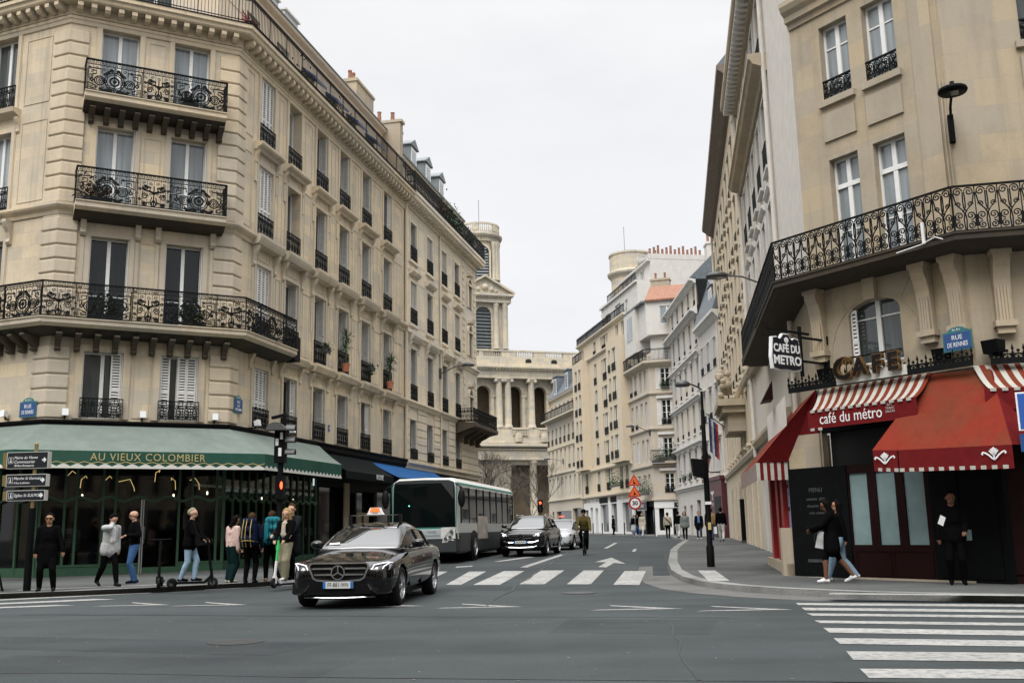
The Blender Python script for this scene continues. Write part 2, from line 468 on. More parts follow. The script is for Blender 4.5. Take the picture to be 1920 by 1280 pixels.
def mod_circle(m, x, w, h):
    """panel of rings, squares and garlands"""
    c = x+w/2; z = h*.46; t = .036; q = w/1.7
    R0_ = min(.30, h*.36)
    m.ribbon(circ(c, z, R0_, 24), t, -.01, .01, True); m.ribbon(circ(c, z, R0_*.8, 20), t*.8, -.01, .01, True)
    m.ribbon(circ(c, z, R0_*.45, 14), .055, -.012, .012, True); m.ribbon(circ(c, z, .035, 8), .05, -.012, .012, True)
    for s in (-1, 1):
        for xx, r in ((c+s*.46*q, .15), (c+s*.235*q+s*.06, .05)):
            m.ribbon(circ(xx, z-.03, r, 16), t, -.01, .01, True)
            if r > .1: m.ribbon(circ(xx, z-.03, r*.62, 12), t*.7, -.01, .01, True); m.ribbon([(xx-.04, z-.03), (xx, z+.01), (xx+.04, z-.03), (xx, z-.07)], .03, -.012, .012, True)
        xx = c+s*.69*q
        m.ribbon([(xx-.055, z-.03), (xx, z+.025), (xx+.055, z-.03), (xx, z-.085)], .05, -.012, .012, True)
        m.ribbon([(xx, z+.02), (xx, z+.12)], t, -.01, .01)
        for zz, d in ((z+.27, 1), (z-.30, -1)):
            g = [(c+s*.40*q, zz-d*.02), (c+s*.40*q, zz+d*.10), (c+s*.80*q, zz+d*.10), (c+s*.80*q, zz-d*.16), (c+s*.56*q, zz-d*.16+d*.08), (c+s*.56*q, zz+d*.02), (c+s*.70*q, zz+d*.02), (c+s*.70*q, zz-d*.06)]
            m.ribbon(g, t, -.01, .01)
        m.ribbon([(c+s*.05, z+R0_+.07), (c+s*.14*q, z+R0_+.05), (c+s*.24*q, z+R0_-.04), (c+s*.34*q, z+R0_-.12)], .07, -.012, .012)
        m.ribbon([(c+s*.06, z-R0_-.05), (c+s*.2*q, z-R0_-.01), (c+s*.32*q, z-R0_-.05), (c+s*.46*q, z-R0_+.02)], .085, -.012, .012)
        m.ribbon(spiral(c+s*.09, z+R0_+.06, .06, 1.2, 0 if s > 0 else PI, s, 10), t, -.01, .01)
        m.ribbon([(c+s*.83*q, .06), (c+s*.83*q, h-.01)], .016, -.01, .01)
    m.ribbon([(c, z-R0_-.08), (c, h)], .018, -.01, .01)

def mod_leaf(m, x, w, h):
    c = x+w/2; t = .034; k = w/.5
    m.ribbon([(c, .06), (c, h-.2)], .035, -.012, .012)
    for s in (-1, 1):
        m.ribbon(spiral(c+s*.14*k, h*.40, .11, 1.6, PI if s > 0 else 0, -s, 14), t, -.01, .01); m.ribbon(spiral(c+s*.13*k, h*.74, .09, 1.5, PI if s > 0 else 0, s, 12), t, -.01, .01); m.ribbon(spiral(c+s*.14*k, .14, .075, 1.4, PI if s > 0 else 0, s, 10), t, -.01, .01)
        m.ribbon([(c+s*.03*k, h*.40), (c+s*.05*k, .2), (c+s*.16*k, .14), (c+s*.16*k, .06)], t, -.01, .01)
        m.ribbon([(c, h*.5), (c+s*.07*k, h*.62), (c+s*.05*k, h*.72), (c+s*.16*k, h*.78)], .055, -.012, .012)
        m.ribbon([(c, h*.56), (c+s*.15*k, h*.62), (c+s*.19*k, h*.70)], .05, -.012, .012)
        m.ribbon([(c+s*w*.36, .06), (c+s*w*.36, h-.2)], .016, -.01, .01)
        m.ribbon(spiral(c+s*w*.44, h*.3, .05, 1.2, 0, s, 9), t, -.01, .01); m.ribbon(spiral(c+s*w*.44, h*.66, .05, 1.2, 0, s, 9), t, -.01, .01)
        m.ribbon([(c, .26), (c+s*.08, .16), (c+s*.04, .07)], .05, -.012, .012)

def rail_key(w, h, first=0):
    """grand balcony railing: greek key band over alternating ring and leaf panels"""
    m = MB()
    m.box(0, w, -.03, .03, h-.04, h); m.box(0, w, -.015, .015, .035, .06); m.box(0, w, -.012, .012, h-.19, h-.17)
    k = int(w/.13)
    for i in range(k):
        a = i*w/k; b = w/k
        m.ribbon([(a, h-.155), (a+b*.15, h-.155), (a+b*.15, h-.06), (a+b*.8, h-.06), (a+b*.8, h-.13), (a+b*.48, h-.13), (a+b*.48, h-.095)], .018, -.008, .008)
    seq = []; tot = 0; k = first
    while tot < w-.3: wd = 1.7 if k % 2 == 0 else .98; seq.append((k % 2, wd)); tot += wd; k += 1
    f = w/tot; x = 0
    n = max(1, round(w/.21)); c = w/n
    for i in range(n):
        a = (i+.5)*c; m.box(i*c-.006, i*c+.006, -.006, .006, .05, h-.18)
        for zz, r in ((.16, .06), (h-.30, .06), (h*.42, .05)):
            sg = 1 if i % 2 else -1
            m.ribbon(spiral(a, zz, r, 1.2, 0, sg, 9), .018, -.006, .006)
    for k, wd in seq:
        (mod_leaf if k else mod_circle)(m, x+.02, wd*f-.04, h-.18); m.box(x-.014, x+.014, -.014, .014, 0, h); x += wd*f
    m.box(w-.014, w+.014, -.014, .014, 0, h)
    return m.mesh('railing', M_['iron'])

def rail_heart(w, h):
    """cafe balcony: paired C-scroll hearts"""
    m = MB(); n = max(1, round(w/.42)); c = w/n; t = .022
    m.box(0, w, -.03, .03, h-.035, h); m.box(0, w, -.015, .015, .03, .05)
    for i in range(n+1): m.box(i*c-.009, i*c+.009, -.009, .009, 0, h)
    for i in range(n):
        x = i*c; mid = x+c/2
        for s in (-1, 1):
            def Q(p): return [(mid+s*a, b) for a, b in p]
            r = c*.215
            # top scroll sweeping down to the centre
            q = spiral(c*.25, h-.05-r, r, 1.55, PI*.95, -1, 22, .16)
            m.ribbon(Q(q), t, -.009, .009)
            m.ribbon(Q([(c*.25-r, h-.05-r), (c*.05, h*.62), (c*.03, h*.5)]), t, -.009, .009)
            m.ribbon(Q([(c*.46, h-.05-r*1.2), (c*.36, h*.60), (c*.12, h*.48), (.004, h*.40)]), t, -.009, .009)
            m.ribbon(Q(spiral(c*.27, h*.585, r*.62, 1.4, 0, 1, 14)), t*.9, -.009, .009)
            q = spiral(c*.25, h*.345, r*.98, 1.5, -PI/2, 1, 20, .16); m.ribbon(Q(q), t, -.009, .009)
            q = spiral(c*.25, .06+r*.86, r*.86, 1.5, PI/2, -1, 20, .16); m.ribbon(Q(q), t, -.009, .009)
            m.ribbon(Q([(c*.46, h*.36), (c*.45, h*.24), (c*.44, .06+r*.6)]), t, -.009, .009)
            m.ribbon(Q([(.004, h*.42), (c*.06, h*.26), (c*.03, .05)]), t, -.009, .009)
        m.ribbon([(mid-.03, h*.44), (mid, h*.49), (mid+.03, h*.44), (mid, h*.39)], .03, -.014, .014, True)
    return m.mesh('railing', M_['iron'])

def leaf(m, x0, w, h, y0=0.0, slit=True, t=.03):
    """one louvred shutter leaf lying in xz"""
    st = min(.05, w*.2)
    m.box(x0, x0+st, y0, y0+t, 0, h); m.box(x0+w-st, x0+w, y0, y0+t, 0, h)
    for z in (0, h*.42, h-.07): m.box(x0+st, x0+w-st, y0+.001, y0+t-.001, z, z+.07)
    z = .08; k = 0
    while z < h-.09:
        m.quad((x0+st, y0+.004, z), (x0+w-st, y0+.004, z), (x0+w-st, y0+t-.004, z+.052), (x0+st, y0+t-.004, z+.052))
        z += .088

def leaf_side(m, x, h, d, y0=.03, t=.035):
    """a folded leaf standing against the jamb (in the yz plane)"""
    m.box(x, x+t, y0, y0+.05, 0, h); m.box(x, x+t, y0+d-.05, y0+d, 0, h)
    for z in (0, h*.42, h-.07): m.box(x+.001, x+t-.001, y0+.05, y0+d-.05, z, z+.07)
    z = .08
    while z < h-.09:
        m.box(x+.004, x+t-.004, y0+.05, y0+d-.05, z, z+.05); z += .088

def frame_mesh(w, h, kind, y=.0, t=.06):
    m = MB(); a = .055
    m.box(0, a, y, y+t, 0, h); m.box(w-a, w, y, y+t, 0, h); m.box(a, w-a, y, y+t, h-a, h); m.box(a, w-a, y, y+t, 0, a*1.3)
    if kind in ('french', 'transom', 'paned', 'one_bar'):
        m.box(w/2-.055, w/2+.055, y-.012, y+t, a*1.3, h-a)
    if kind == 'transom':
        z = h*.74; m.box(a, w-a, y-.02, y+t, z, z+.11)
        z = h*.36; m.box(a, w/2-.055, y+.01, y+t, z, z+.03); m.box(w/2+.055, w-a, y+.01, y+t, z, z+.03)
    if kind == 'one_bar':
        z = h*.7; m.box(a, w/2-.055, y+.01, y+t, z, z+.035); m.box(w/2+.055, w-a, y+.01, y+t, z, z+.035)
    if kind == 'paned':
        for q in (.25, .5, .75): m.box(a, w-a, y+.012, y+t, h*q-.015, h*q+.015)
    if kind == 'french':
        for q in (.32,): m.box(a, w/2-.055, y+.015, y+t, h*q-.012, h*q+.012); m.box(w/2+.055, w-a, y+.015, y+t, h*q-.012, h*q+.012)
    return m.mesh('window', M_['white'])

def pane_mesh(w, h, mat):
    m = MB(); m.quad((0.01,.035,0.01),(w-.01,.035,0.01),(w-.01,.035,h-.01),(0.01,.035,h-.01)); return m.mesh('pane', M_[mat])

WR = random.Random(21)
def window(root, fr, x, z, w, h, kind='french', dep=.25, pane='pane_dark', shut=None, rail=None, rh=.9, ry=-.04, smat='shutter'):
    if pane.endswith('!'): pane = pane[:-1]
    elif WR.random() < .3: pane = WR.choice(('pane_dark', 'pane_dark', 'pane_mid', 'pane_sky'))
    w = round(w, 2); h = round(h, 2)
    o = inst('window', cached(('f', w, h, kind), lambda: frame_mesh(w, h, kind)), root, fr.at(x, dep-.06, z))
    inst('pane', cached(('p', w, h, pane), lambda: pane_mesh(w, h, pane)), o, fr.at(x, dep-.06, z))
    if shut == 'closed':
        def f():
            m = MB(); n = 4 if w > .9 else 2
            for i in range(n): leaf(m, i*w/n+.004, w/n-.008, h)
            return m.mesh('shutter', M_[smat])
        inst('shutter', cached(('sc', w, h, smat), f), o, fr.at(x, .05, z))
    elif shut in ('jamb', 'jamb_far', 'jamb_half'):
        def f(xx):
            m = MB(); leaf_side(m, xx, h, dep-.12); return m.mesh('shutter', M_[smat])
        if shut != 'jamb_far': inst('shutter', cached(('sl', h, dep, smat), lambda: f(.004)), o, fr.at(x, 0, z))
        inst('shutter', cached(('sr', h, dep, smat), lambda: f(-.039)), o, fr.at(x+w, 0, z))
        if shut == 'jamb_half':
            def g():
                m = MB(); leaf(m, 0, w*.26, h); return m.mesh('shutter', M_[smat])
            inst('shutter', cached(('sh', w, h, smat), g), o, fr.at(x+w*.70, .07, z))
    elif shut == 'wall':
        def f():
            m = MB(); leaf(m, 0, w/2, h); return m.mesh('shutter', M_[smat])
        me = cached(('sw', w, h, smat), f)
        inst('shutter', me, o, fr.at(x-w/2-.01, -.045, z)); inst('shutter', me, o, fr.at(x+w+.01, -.045, z))
    if rail:
        rw = w+.06 if ry < 0 else w
        me = cached((rail, rw, rh), lambda: {'scroll': rail_scroll, 'bars': rail_bars, 'heart': rail_heart}[rail](rw, rh))
        inst('railing', me, o, fr.at(x-(rw-w)/2, ry, z+.01))
    return o

def surround(m, x, z, w, h, t=.15, d=.045, sill=True):
    m.box(x-t, x, -d, -.001, z, z+h+t); m.box(x+w, x+w+t, -d, -.001, z, z+h+t); m.box(x, x+w, -d, -.001, z+h, z+h+t)
    m.box(x-t-.03, x-t, -d*.5, -.001, z, z+h+t+.03); m.box(x+w+t, x+w+t+.03, -d*.5, -.001, z, z+h+t+.03)

def console(m, x, z0, z1, d=.25, w=.16):
    """scroll bracket: s-profile in yz"""
    h = z1-z0
    m.prism([(0, z1), (-d, z1), (-d*1.02, z1-h*.12), (-d*.8, z1-h*.3), (-d*.45, z1-h*.5), (-d*.3, z1-h*.75), (-d*.42, z1-h*.9), (-d*.2, z0), (0, z0)], x-w/2, x+w/2)

def frame_panel(m, x0, x1, z0, z1, t=.03, d=.02):
    m.box(x0, x1, -d, -.001, z0, z0+t); m.box(x0, x1, -d, -.001, z1-t, z1); m.box(x0, x0+t, -d, -.001, z0+t, z1-t); m.box(x1-t, x1, -d, -.001, z0+t, z1-t)

def xy(fr, x, y=0): p = fr.p(x, y); return (p.x, p.y)

def chimney(root, x, y, z0, w, d, h, rz, npots=4, mat='plaster'):
    M = T(x, y, z0, rz)
    m = MB(); m.box(-w/2, w/2, -d/2, d/2, 0, h); m.box(-w/2-.07, w/2+.07, -d/2-.07, d/2+.07, h, h+.14); m.box(-w/2-.03, w/2+.03, -d/2-.03, d/2+.03, h+.14, h+.2)
    o = m.build('chimney', M_[mat], root, M)
    m = MB(); rnd = random.Random(int(x*10))
    for i in range(npots):
        px = -w/2 + w*(i+.5)/npots; hh = .45+.25*rnd.random()
        m.lathe([(.12, h+.2), (.095, h+.2+hh*.8), (.12, h+.2+hh*.85), (.11, h+.2+hh), (.0, h+.2+hh)], px, 0, 8)
    m.build('chimney_pot', M_['tile'], o, M)
    return o

def dormer(root, fr, x, y, z, w=1.3, h=1.7, d=1.6):
    m = MB()
    m.box(x, x+w, y, y+d, z, z+h)
    o = None
    m.prism([(x-.12, z+h), (x+w/2, z+h+.45), (x+w+.12, z+h), (x+w+.12, z+h-.06), (x-.12, z+h-.06)], y-.12, y+d, 'y')
    o = m.build('dormer', M_['zinc'], root, fr.M)
    f = MB()
    f.box(x+.12, x+w-.12, y-.04, y-.002, z+.1, z+h-.12)
    f.build('frame', M_['white'], o, fr.M)
    p = MB(); p.box(x+.28, x+w/2-.05, y-.05, y-.042, z+.3, z+h-.3); p.box(x+w/2+.05, x+w-.28, y-.05, y-.042, z+.3, z+h-.3)
    p.build('pane', M_['pane_sky'], o, fr.M)

# ================================================================== tan corner building (left)
A = (-14.174, 30.0); B = (-9.39, 32.505)
FC = Fr(A[0], A[1], 0, 62.36); FS = Fr(B[0], B[1], 0, 12.6)
aR = R(111.5); LR = 13.0
FR_ = Fr(A[0]-LR*sin(aR), A[1]-LR*cos(aR), 0, 111.5)
WS = 17.9
C = xy(FS, WS)
bl = thing('apartment_building', 'tan limestone corner building over the green awning, with three ornate iron balconies', 'building', T(A[0], A[1], 0))
pathL = [xy(FR_, 0), A, B, C]

chw = [(.95, 1.18), (3.24, 1.19)]
stx = [1.68, 4.03, 6.67, 9.13, 11.80, 14.66]; stw = 1.14
rex = [LR-2.25-1.18, LR-5.2-1.18, LR-8.2-1.18]
rowz = [(4.95, 2.10), (8.0, 2.76), (11.72, 2.74), (15.25, 2.62)]
GF = 4.80

def holes(xs):
    return [(x, x+w_, z, z+h) for (x, w_) in xs for (z, h) in rowz]
DEP = .40
m = MB(); m.wall(0, 5.4, GF, 18.5, holes(chw), .30); m.build('wall', M_['tan'], bl, FC.M)
m = MB(); m.wall(0, WS, GF, 18.5, holes([(x, stw) for x in stx]), DEP); m.build('wall', M_['tan'], bl, FS.M)
m = MB(); m.wall(0, LR, GF, 18.5, holes([(x, 1.18) for x in rex]), .30); m.build('wall', M_['tan'], bl, FR_.M)
# quoins on both corners
q = MB()
for (f0, x0, f1) in ((FR_, LR, FC), (FC, 5.4, FS)):
    z = 4.95
    while z < 17.6:
        if not (7.4 < z+.2 < 8.2 or 11.2 < z+.2 < 11.9):
            hh = .39
            q.sweep([xy(f0, x0-.62), xy(f0, x0), xy(f1, .55)], [(-.01, z), (.055, z), (.075, z+.03), (.075, z+hh-.02), (.06, z+hh), (-.01, z+hh)])
        z += .455
    q.sweep([xy(f0, x0-.62), xy(f0, x0), xy(f1, .55)], [(-.01, 4.85), (.03, 4.85), (.03, 17.75), (-.01, 17.75)])
q.build('quoin', M_['tan_trim'], bl, Matrix())
# string courses and cornice
def course(prof, mat, name='cornice', path=pathL): 
    m = MB(); m.sweep(path, prof); return m.build(name, M_[mat], bl, Matrix())
course([(-.01,11.38),(.05,11.38),(.08,11.5),(.2,11.58),(.24,11.64),(.24,11.72),(-.01,11.74)], 'tan_trim', 'string_course')
course([(-.01,7.5),(.05,7.5),(.08,7.62),(.2,7.72),(.26,7.8),(.26,7.9),(-.01,7.92)], 'tan_trim', 'string_course')
course([(-.01,17.86),(.05,17.88),(.07,18.0),(.1,18.02),(.1,18.12),(-.01,18.14)], 'tan_trim', 'string_course')
course([(-.01,18.15),(.10,18.15),(.12,18.45),(.50,18.47),(.55,18.52),(.57,18.62),(.64,18.66),(.64,18.80),(-.01,18.84)], 'tan_trim')
course([(.0,18.80),(.67,18.805),(.67,18.83),(.0,18.85)], 'black', 'gutter')
m = MB()
for fr, L in ((FR_, LR), (FC, 5.4), (FS, WS)):
    m.X = fr.M; n = int(L/.40)
    for i in range(n):
        x = (i+.5)*L/n
        m.prism([(-.12, 18.22), (-.40, 18.24), (-.49, 18.32), (-.49, 18.45), (-.12, 18.45)], x-.085, x+.085)
m.build('modillion', M_['tan_trim'], bl, Matrix())

# chamfer details
m = MB()
for i, (x, w_) in enumerate(chw):
    for (z, h) in rowz[1:]: surround(m, x, z, w_, h)
    surround(m, x, rowz[0][0], w_, rowz[0][1], .2, .05)
for z0, z1 in ((15.4, 17.7), (11.9, 14.3), (8.2, 10.7), (5.0, 7.0)):
    frame_panel(m, 2.42, 2.95, z0, z1)
for x in (.72, 2.36, 2.98, 4.72):
    console(m, x, 10.75, 11.6, .42, .17)
    m.box(x-.06, x+.06, -.04, -.001, 9.1, 10.7)
m.build('ornament', M_['tan_trim'], bl, FC.M)
m = MB()
for x in (.75+.45*i for i in range(10)): console(m, x, 14.50, 14.9, .62, .17)
for x in (.2, .75, 1.3, 1.85, 2.4, 2.95, 3.5, 4.05, 4.6, 5.2): console(m, x, 7.0, 7.5, .64, .17)
m.build('console', M_['tan_dirty_shaded'], bl, FC.M)
# balcony slabs
def slab(name, path, d, z0, z1, mat='tan_trim'):
    m = MB(); m.sweep(path, [(.0, z0-.262), (d-.36, z0-.212), (d-.13, z0-.074), (d-.13, z0-.068), (.0, z0-.1)]); m.build('soffit', M_['soot_shade'], bl, Matrix())  # thin dark sheet added below the slab for soot and deep shade
    m = MB(); m.sweep(path, [(0, z0-.25), (d-.35, z0-.2), (d-.12, z0-.06), (d-.03, z0), (d, z0+.03), (d, z1-.05), (d+.04, z1-.03), (d+.04, z1), (0, z1)])
    return m.build(name, M_[mat], bl, Matrix())
def balcony(x0, x1, d, zt, h, first=0):
    o = slab('balcony', [xy(FC, x0), xy(FC, x1)], d, zt-.22, zt)
    inst('railing', rail_key(x1-x0, h, first), o, FC.at(x0, -d+.05, zt))
    for x in (x0, x1):
        inst('railing', cached(('bs', d, h), lambda: rail_scroll(d-.08, h)), o, FC.M @ Matrix.Translation((x, -d+.05, zt)) @ Matrix.Rotation(PI/2, 4, 'Z'))
    return o
balcony(.48, 4.90, .80, 15.32, 1.10)
balcony(.40, 5.00, .80, 11.68, 1.12, 0)
mit = .8*math.tan(R(49.8/2))
path2 = [xy(FR_, LR-6), A, B, xy(FS, 3.5)]
o = slab('balcony', path2, .80, 7.72, 7.92)
r2 = .75*math.tan(R(24.9))
inst('railing', rail_key(5.4+2*r2, 1.12, 1), o, FC.at(-r2, -.75, 7.92))
inst('railing', rail_key(3.5+r2, 1.12, 1), o, FS.at(-r2, -.75, 7.92))
inst('railing', rail_key(6+r2, 1.12), o, FR_.at(LR-6, -.75, 7.92))
m = MB(); m.box(3.5, 3.95, -.72, -.68, 7.55, 8.45); m.box(3.91, 3.95, -.68, 0, 7.55, 8.45)
m.build('railing', M_['iron'], o, FS.M)

for i, (x, w_) in enumerate(chw):
    window(bl, FC, x, rowz[3][0], w_, rowz[3][1], 'french', .30, 'pane_sky!')
    window(bl, FC, x, rowz[2][0], w_, rowz[2][1], 'french', .30, 'pane_sky!', 'jamb')
    WR.seed(2); window(bl, FC, x, rowz[1][0], w_, rowz[1][1], 'french', .30, 'pane_dark!', 'jamb')
    window(bl, FC, x, rowz[0][0], w_, rowz[0][1], 'french', .30, 'pane_mid', 'jamb_half' , 'scroll', .62, -.16)
# first floor, second window: more leaves swung in
o = bl
m = MB(); leaf(m, 0, .29, 2.1); leaf(m, .52, .29, 2.1); m.build('shutter', M_['shutter'], bl, FC.at(3.27, .06, 4.95))

# street face
m = MB(); dm = MB()
for i, x in enumerate(stx):
    for (z, h) in rowz: surround(m, x, z, stw, h, .14)
    # sill of the top row doubles as hood of the row below
    m.prism([(0, 14.92), (-.12, 14.92), (-.16, 15.0), (-.3, 15.06), (-.34, 15.12), (-.34, 15.2), (0, 15.22)], x-.38, x+stw+.38)
    for s in (-.25, stw+.25):
        console(m, x+s, 14.45, 14.92, .16, .14)
        console(m, x+s, 10.62, 11.4, .26, .17)
        console(m, x+s, 6.95, 7.55, .2, .17)
        m.box(x+s-.07, x+s+.07, -.05, -.001, 13.75, 14.42); m.box(x+s-.06, x+s+.06, -.035, -.001, 9.2, 10.6)
    frame_panel(m, x+.1, x+stw-.1, 14.62, 14.86); frame_panel(m, x+.1, x+stw-.1, 10.95, 11.3); frame_panel(m, x+.1, x+stw-.1, 7.2, 7.46)
    m.prism([(0, 11.36), (-.3, 11.4), (-.36, 11.52), (-.40, 11.64), (-.40, 11.74), (0, 11.77)], x-.42, x+stw+.42)
    m.prism([(0, 7.55), (-.28, 7.6), (-.33, 7.7), (-.38, 7.8), (-.38, 7.91), (0, 7.93)], x-.42, x+stw+.42)
    x1 = x+stw+.42; x2 = (stx[i+1] if i < 5 else WS)-.42
    if x2-x1 > .3:
        for z0, z1 in ((15.3, 17.7), (11.95, 14.7), (8.1, 10.6)): frame_panel(m, x1, x2, z0, z1)
frame_panel(m, .6, 1.2, 15.3, 17.7); frame_panel(m, .6, 1.2, 11.95, 14.7)
m.build('ornament', M_['tan_trim'], bl, FS.M)
sh = [['closed']*4, ['jamb_half', 'jamb_far', None, None], ['jamb', 'jamb', 'jamb', 'jamb'], ['jamb', 'jamb', 'jamb', 'jamb'], ['jamb_half', 'jamb', 'jamb', 'jamb'], ['jamb', 'jamb', 'jamb', 'jamb_half']]
for i, x in enumerate(stx):
    for r in range(4):
        z, h = rowz[r]
        window(bl, FS, x, z, stw, h, 'french', DEP, ['pane_dark', 'pane_dark', 'pane_mid', 'pane_mid'][(r+i) % 4], sh[i][r],
               'scroll', [.70, .92, .92, .80][r] if not (r == 1 and i == 0) else .9, -.05)
for x in rex:
    for r in range(4):
        z, h = rowz[r]
        window(bl, FR_, x, z, 1.18, h, 'french', .30, ['pane_mid', 'pane_dark', 'pane_sky', 'pane_mid'][r], 'jamb' if r in (1, 2) else None, 'scroll', .85, -.05)
m = MB()
for x in rex:
    for (z, h) in rowz: surround(m, x, z, 1.18, h)
    m.prism([(0, 14.92), (-.16, 15.0), (-.3, 15.06), (-.34, 15.2), (0, 15.22)], x-.3, x+1.48)
    for s in (-.25, 1.43): console(m, x+s, 10.6, 11.4, .3, .17); console(m, x+s, 14.4, 14.92, .16, .14)
frame_panel(m, LR-1.85, LR-.75, 15.3, 17.6); frame_panel(m, LR-1.85, LR-.75, 11.95, 14.7)
m.build('ornament', M_['tan_trim'], bl, FR_.M)
m = MB()
for x in [LR-6+.5*i for i in range(12)]: console(m, x, 7.0, 7.5, .64, .17)
m.build('console', M_['tan_dirty_shaded'], bl, FR_.M)

# attic storey, set back, with its long railing
SB = 1.15; cs = SB*math.tan(R(24.9))
AZ0, AZ1 = 18.84, 22.15
attw = [2.6, 5.2, 7.7, 10.2, 12.7, 15.2]
m = MB(); m.wall(cs, WS, AZ0, AZ1, [(x, x+1.1, AZ0+.05, AZ0+2.35) for x in attw], .2, SB); m.build('wall', M_['attic'], bl, FS.M)
m = MB(); m.wall(cs, 5.4-cs, AZ0, AZ1, [(2.1, 3.3, AZ0+.05, AZ0+2.35)], .2, SB); m.build('wall', M_['attic'], bl, FC.M)
m = MB(); m.wall(0, LR-cs, AZ0, AZ1, [], .2, SB); m.build('wall', M_['attic'], bl, FR_.M)
for x in attw: window(bl, FS, x, AZ0+.05, 1.1, 2.3, 'french', SB+.2, 'pane_mid')
window(bl, FC, 2.1, AZ0+.05, 1.2, 2.3, 'french', SB+.2, 'pane_mid')
m = MB()
for i in range(6):
    x1 = ([.9]+[q_+1.25 for q_ in attw])[i]; x2 = attw[i]-.15
    if x2-x1 > .4:
        m.X = FS.M @ Matrix.Translation((0, SB, 0)); frame_panel(m, x1, x2, AZ0+.3, AZ0+2.0)
m.build('ornament', M_['attic'], bl, Matrix())
course([(-SB-.01,AZ1-.35),(-SB+.06,AZ1-.35),(-SB+.1,AZ1-.2),(-SB+.28,AZ1-.08),(-SB+.32,AZ1),(-SB+.32,AZ1+.06),(-SB-.01,AZ1+.08)], 'attic')
m = MB(); m.sweep(pathL, [(-SB+.36,AZ1+.06),(-SB+.36,AZ1+.11),(-SB-.3,AZ1+.2),(-4.5,AZ1+.5),(-9,AZ1+.6),(-9,AZ1-.2),(-SB,AZ1-.2)])
m.build('roof', M_['zinc'], bl, Matrix())
r3 = .6*math.tan(R(24.9))
ob = MB(); o = ob
rl = inst('railing', rail_bars(WS+r3, .98, .115), bl, FS.at(-r3, -.60, 18.86))
inst('railing', rail_bars(5.4+2*r3, .98, .115), bl, FC.at(-r3, -.60, 18.86))
inst('railing', rail_bars(LR+r3, .98, .115), bl, FR_.at(0, -.60, 18.86))
# party wall at the end of the attic, chimneys, skylights
m = MB(); m.box(WS-.45, WS, .1, 6, 18.84, 22.6); m.box(WS-.5, WS+.05, 0, 6.1, 22.6, 22.75); o = m.build('party_wall', M_['grey_trim'], bl, FS.M); m = MB(); m.X = FS.M
for i in range(7): m.lathe([(.13, 22.75), (.10, 23.2+.12*(i % 3)), (.13, 23.24+.12*(i % 3)), (0, 23.24+.12*(i % 3))], WS-.22, .6+.75*i, 8)
m.build('chimney_pot', M_['tile'], o, Matrix())
for (x, y, w_, d, h, n) in ((2.2, 3.6, 1.4, .8, 3.4, 3), (7.3, 3.2, 1.9, .9, 3.1, 3)):
    p = FS.p(x, y); chimney(bl, p.x, p.y, AZ1+.3, w_, d, h, FS.rz, n)
for x in (1.0, 4.3, 6.2): 
    m = MB(); m.box(x, x+1.3, SB+.2, SB+1.4, AZ1, AZ1+1.0); m.box(x-.06, x+1.36, SB+.1, SB+1.45, AZ1+1.0, AZ1+1.08); m.build('skylight', M_['white_trim'], bl, FS.M)
# drain pipe at the party line
m = MB(); m.tube([tuple(FS.p(WS-.06, -.09, z)) for z in (4.6, 9, 14, 18.2)], .055, 8); m.build('drainpipe', M_['tan_trim'], bl, Matrix())
# ground floor band above the shops
m = MB(); m.sweep(pathL, [(-.01,4.55),(.1,4.55),(.14,4.62),(.14,4.76),(.2,4.82),(.2,4.88),(-.01,4.9)]); m.build('string_course', M_['black'], bl, Matrix())

# ================================================================== cream building further down (left)
FL2 = Fr(C[0], C[1], 0, 12.45); W2 = 14.6
b2 = thing('apartment_building', 'cream stone building beyond the tan one, with a planted top balcony and a corner balcony', 'building', T(C[0], C[1], 0))
D2 = xy(FL2, W2)
aT = 12.45-62
FT = Fr(D2[0], D2[1], 0, aT)                       # short rounded corner turning left
FT2 = Fr(*xy(FT, 2.2), 0, aT-26)
l2x = [.88, 3.78, 6.62, 9.38]; l2w = 1.05
l2r = [(4.95, 2.05), (7.98, 2.72), (12.0, 2.28), (15.42, 2.1)]
m = MB(); m.wall(0, W2, 4.7, 18.9, [(x, x+l2w, z, z+h) for x in l2x for (z, h) in l2r], .3); m.build('wall', M_['cream'], b2, FL2.M)
m = MB(); m.wall(0, 2.2, .1, 18.9, [], .3); m.build('wall', M_['cream'], b2, FT.M)
m = MB(); m.wall(0, 9, .1, 18.9, [], .3); m.build('wall', M_['cream'], b2, FT2.M)
path2b = [(C[0], C[1]), D2, xy(FT, 2.2), xy(FT2, 9)]
def course2(prof, mat='cream_trim', name='string_course'):
    m = MB(); m.sweep(path2b, prof); return m.build(name, M_[mat], b2, Matrix())
course2([(-.01,11.2),(.05,11.2),(.1,11.34),(.2,11.42),(.2,11.52),(-.01,11.56)])
course2([(-.01,7.62),(.08,7.62),(.14,7.74),(.24,7.84),(.24,7.92),(-.01,7.96)])
course2([(-.01,4.45),(.1,4.45),(.12,4.6),(.25,4.72),(.25,4.8),(-.01,4.82)])
course2([(-.01,18.2),(.08,18.2),(.12,18.42),(.52,18.5),(.56,18.55),(.56,18.72),(.62,18.76),(.62,18.92),(-.01,18.95)], 'cream_trim', 'cornice')
m = MB(); m.X = FL2.M
n = int(W2/.36)
for i in range(n):
    x = (i+.5)*W2/n; m.prism([(-.08, 18.3), (-.4, 18.36), (-.46, 18.5), (-.08, 18.5)], x-.08, x+.08)
m.build('modillion', M_['cream_trim'], b2, Matrix())
m = MB()
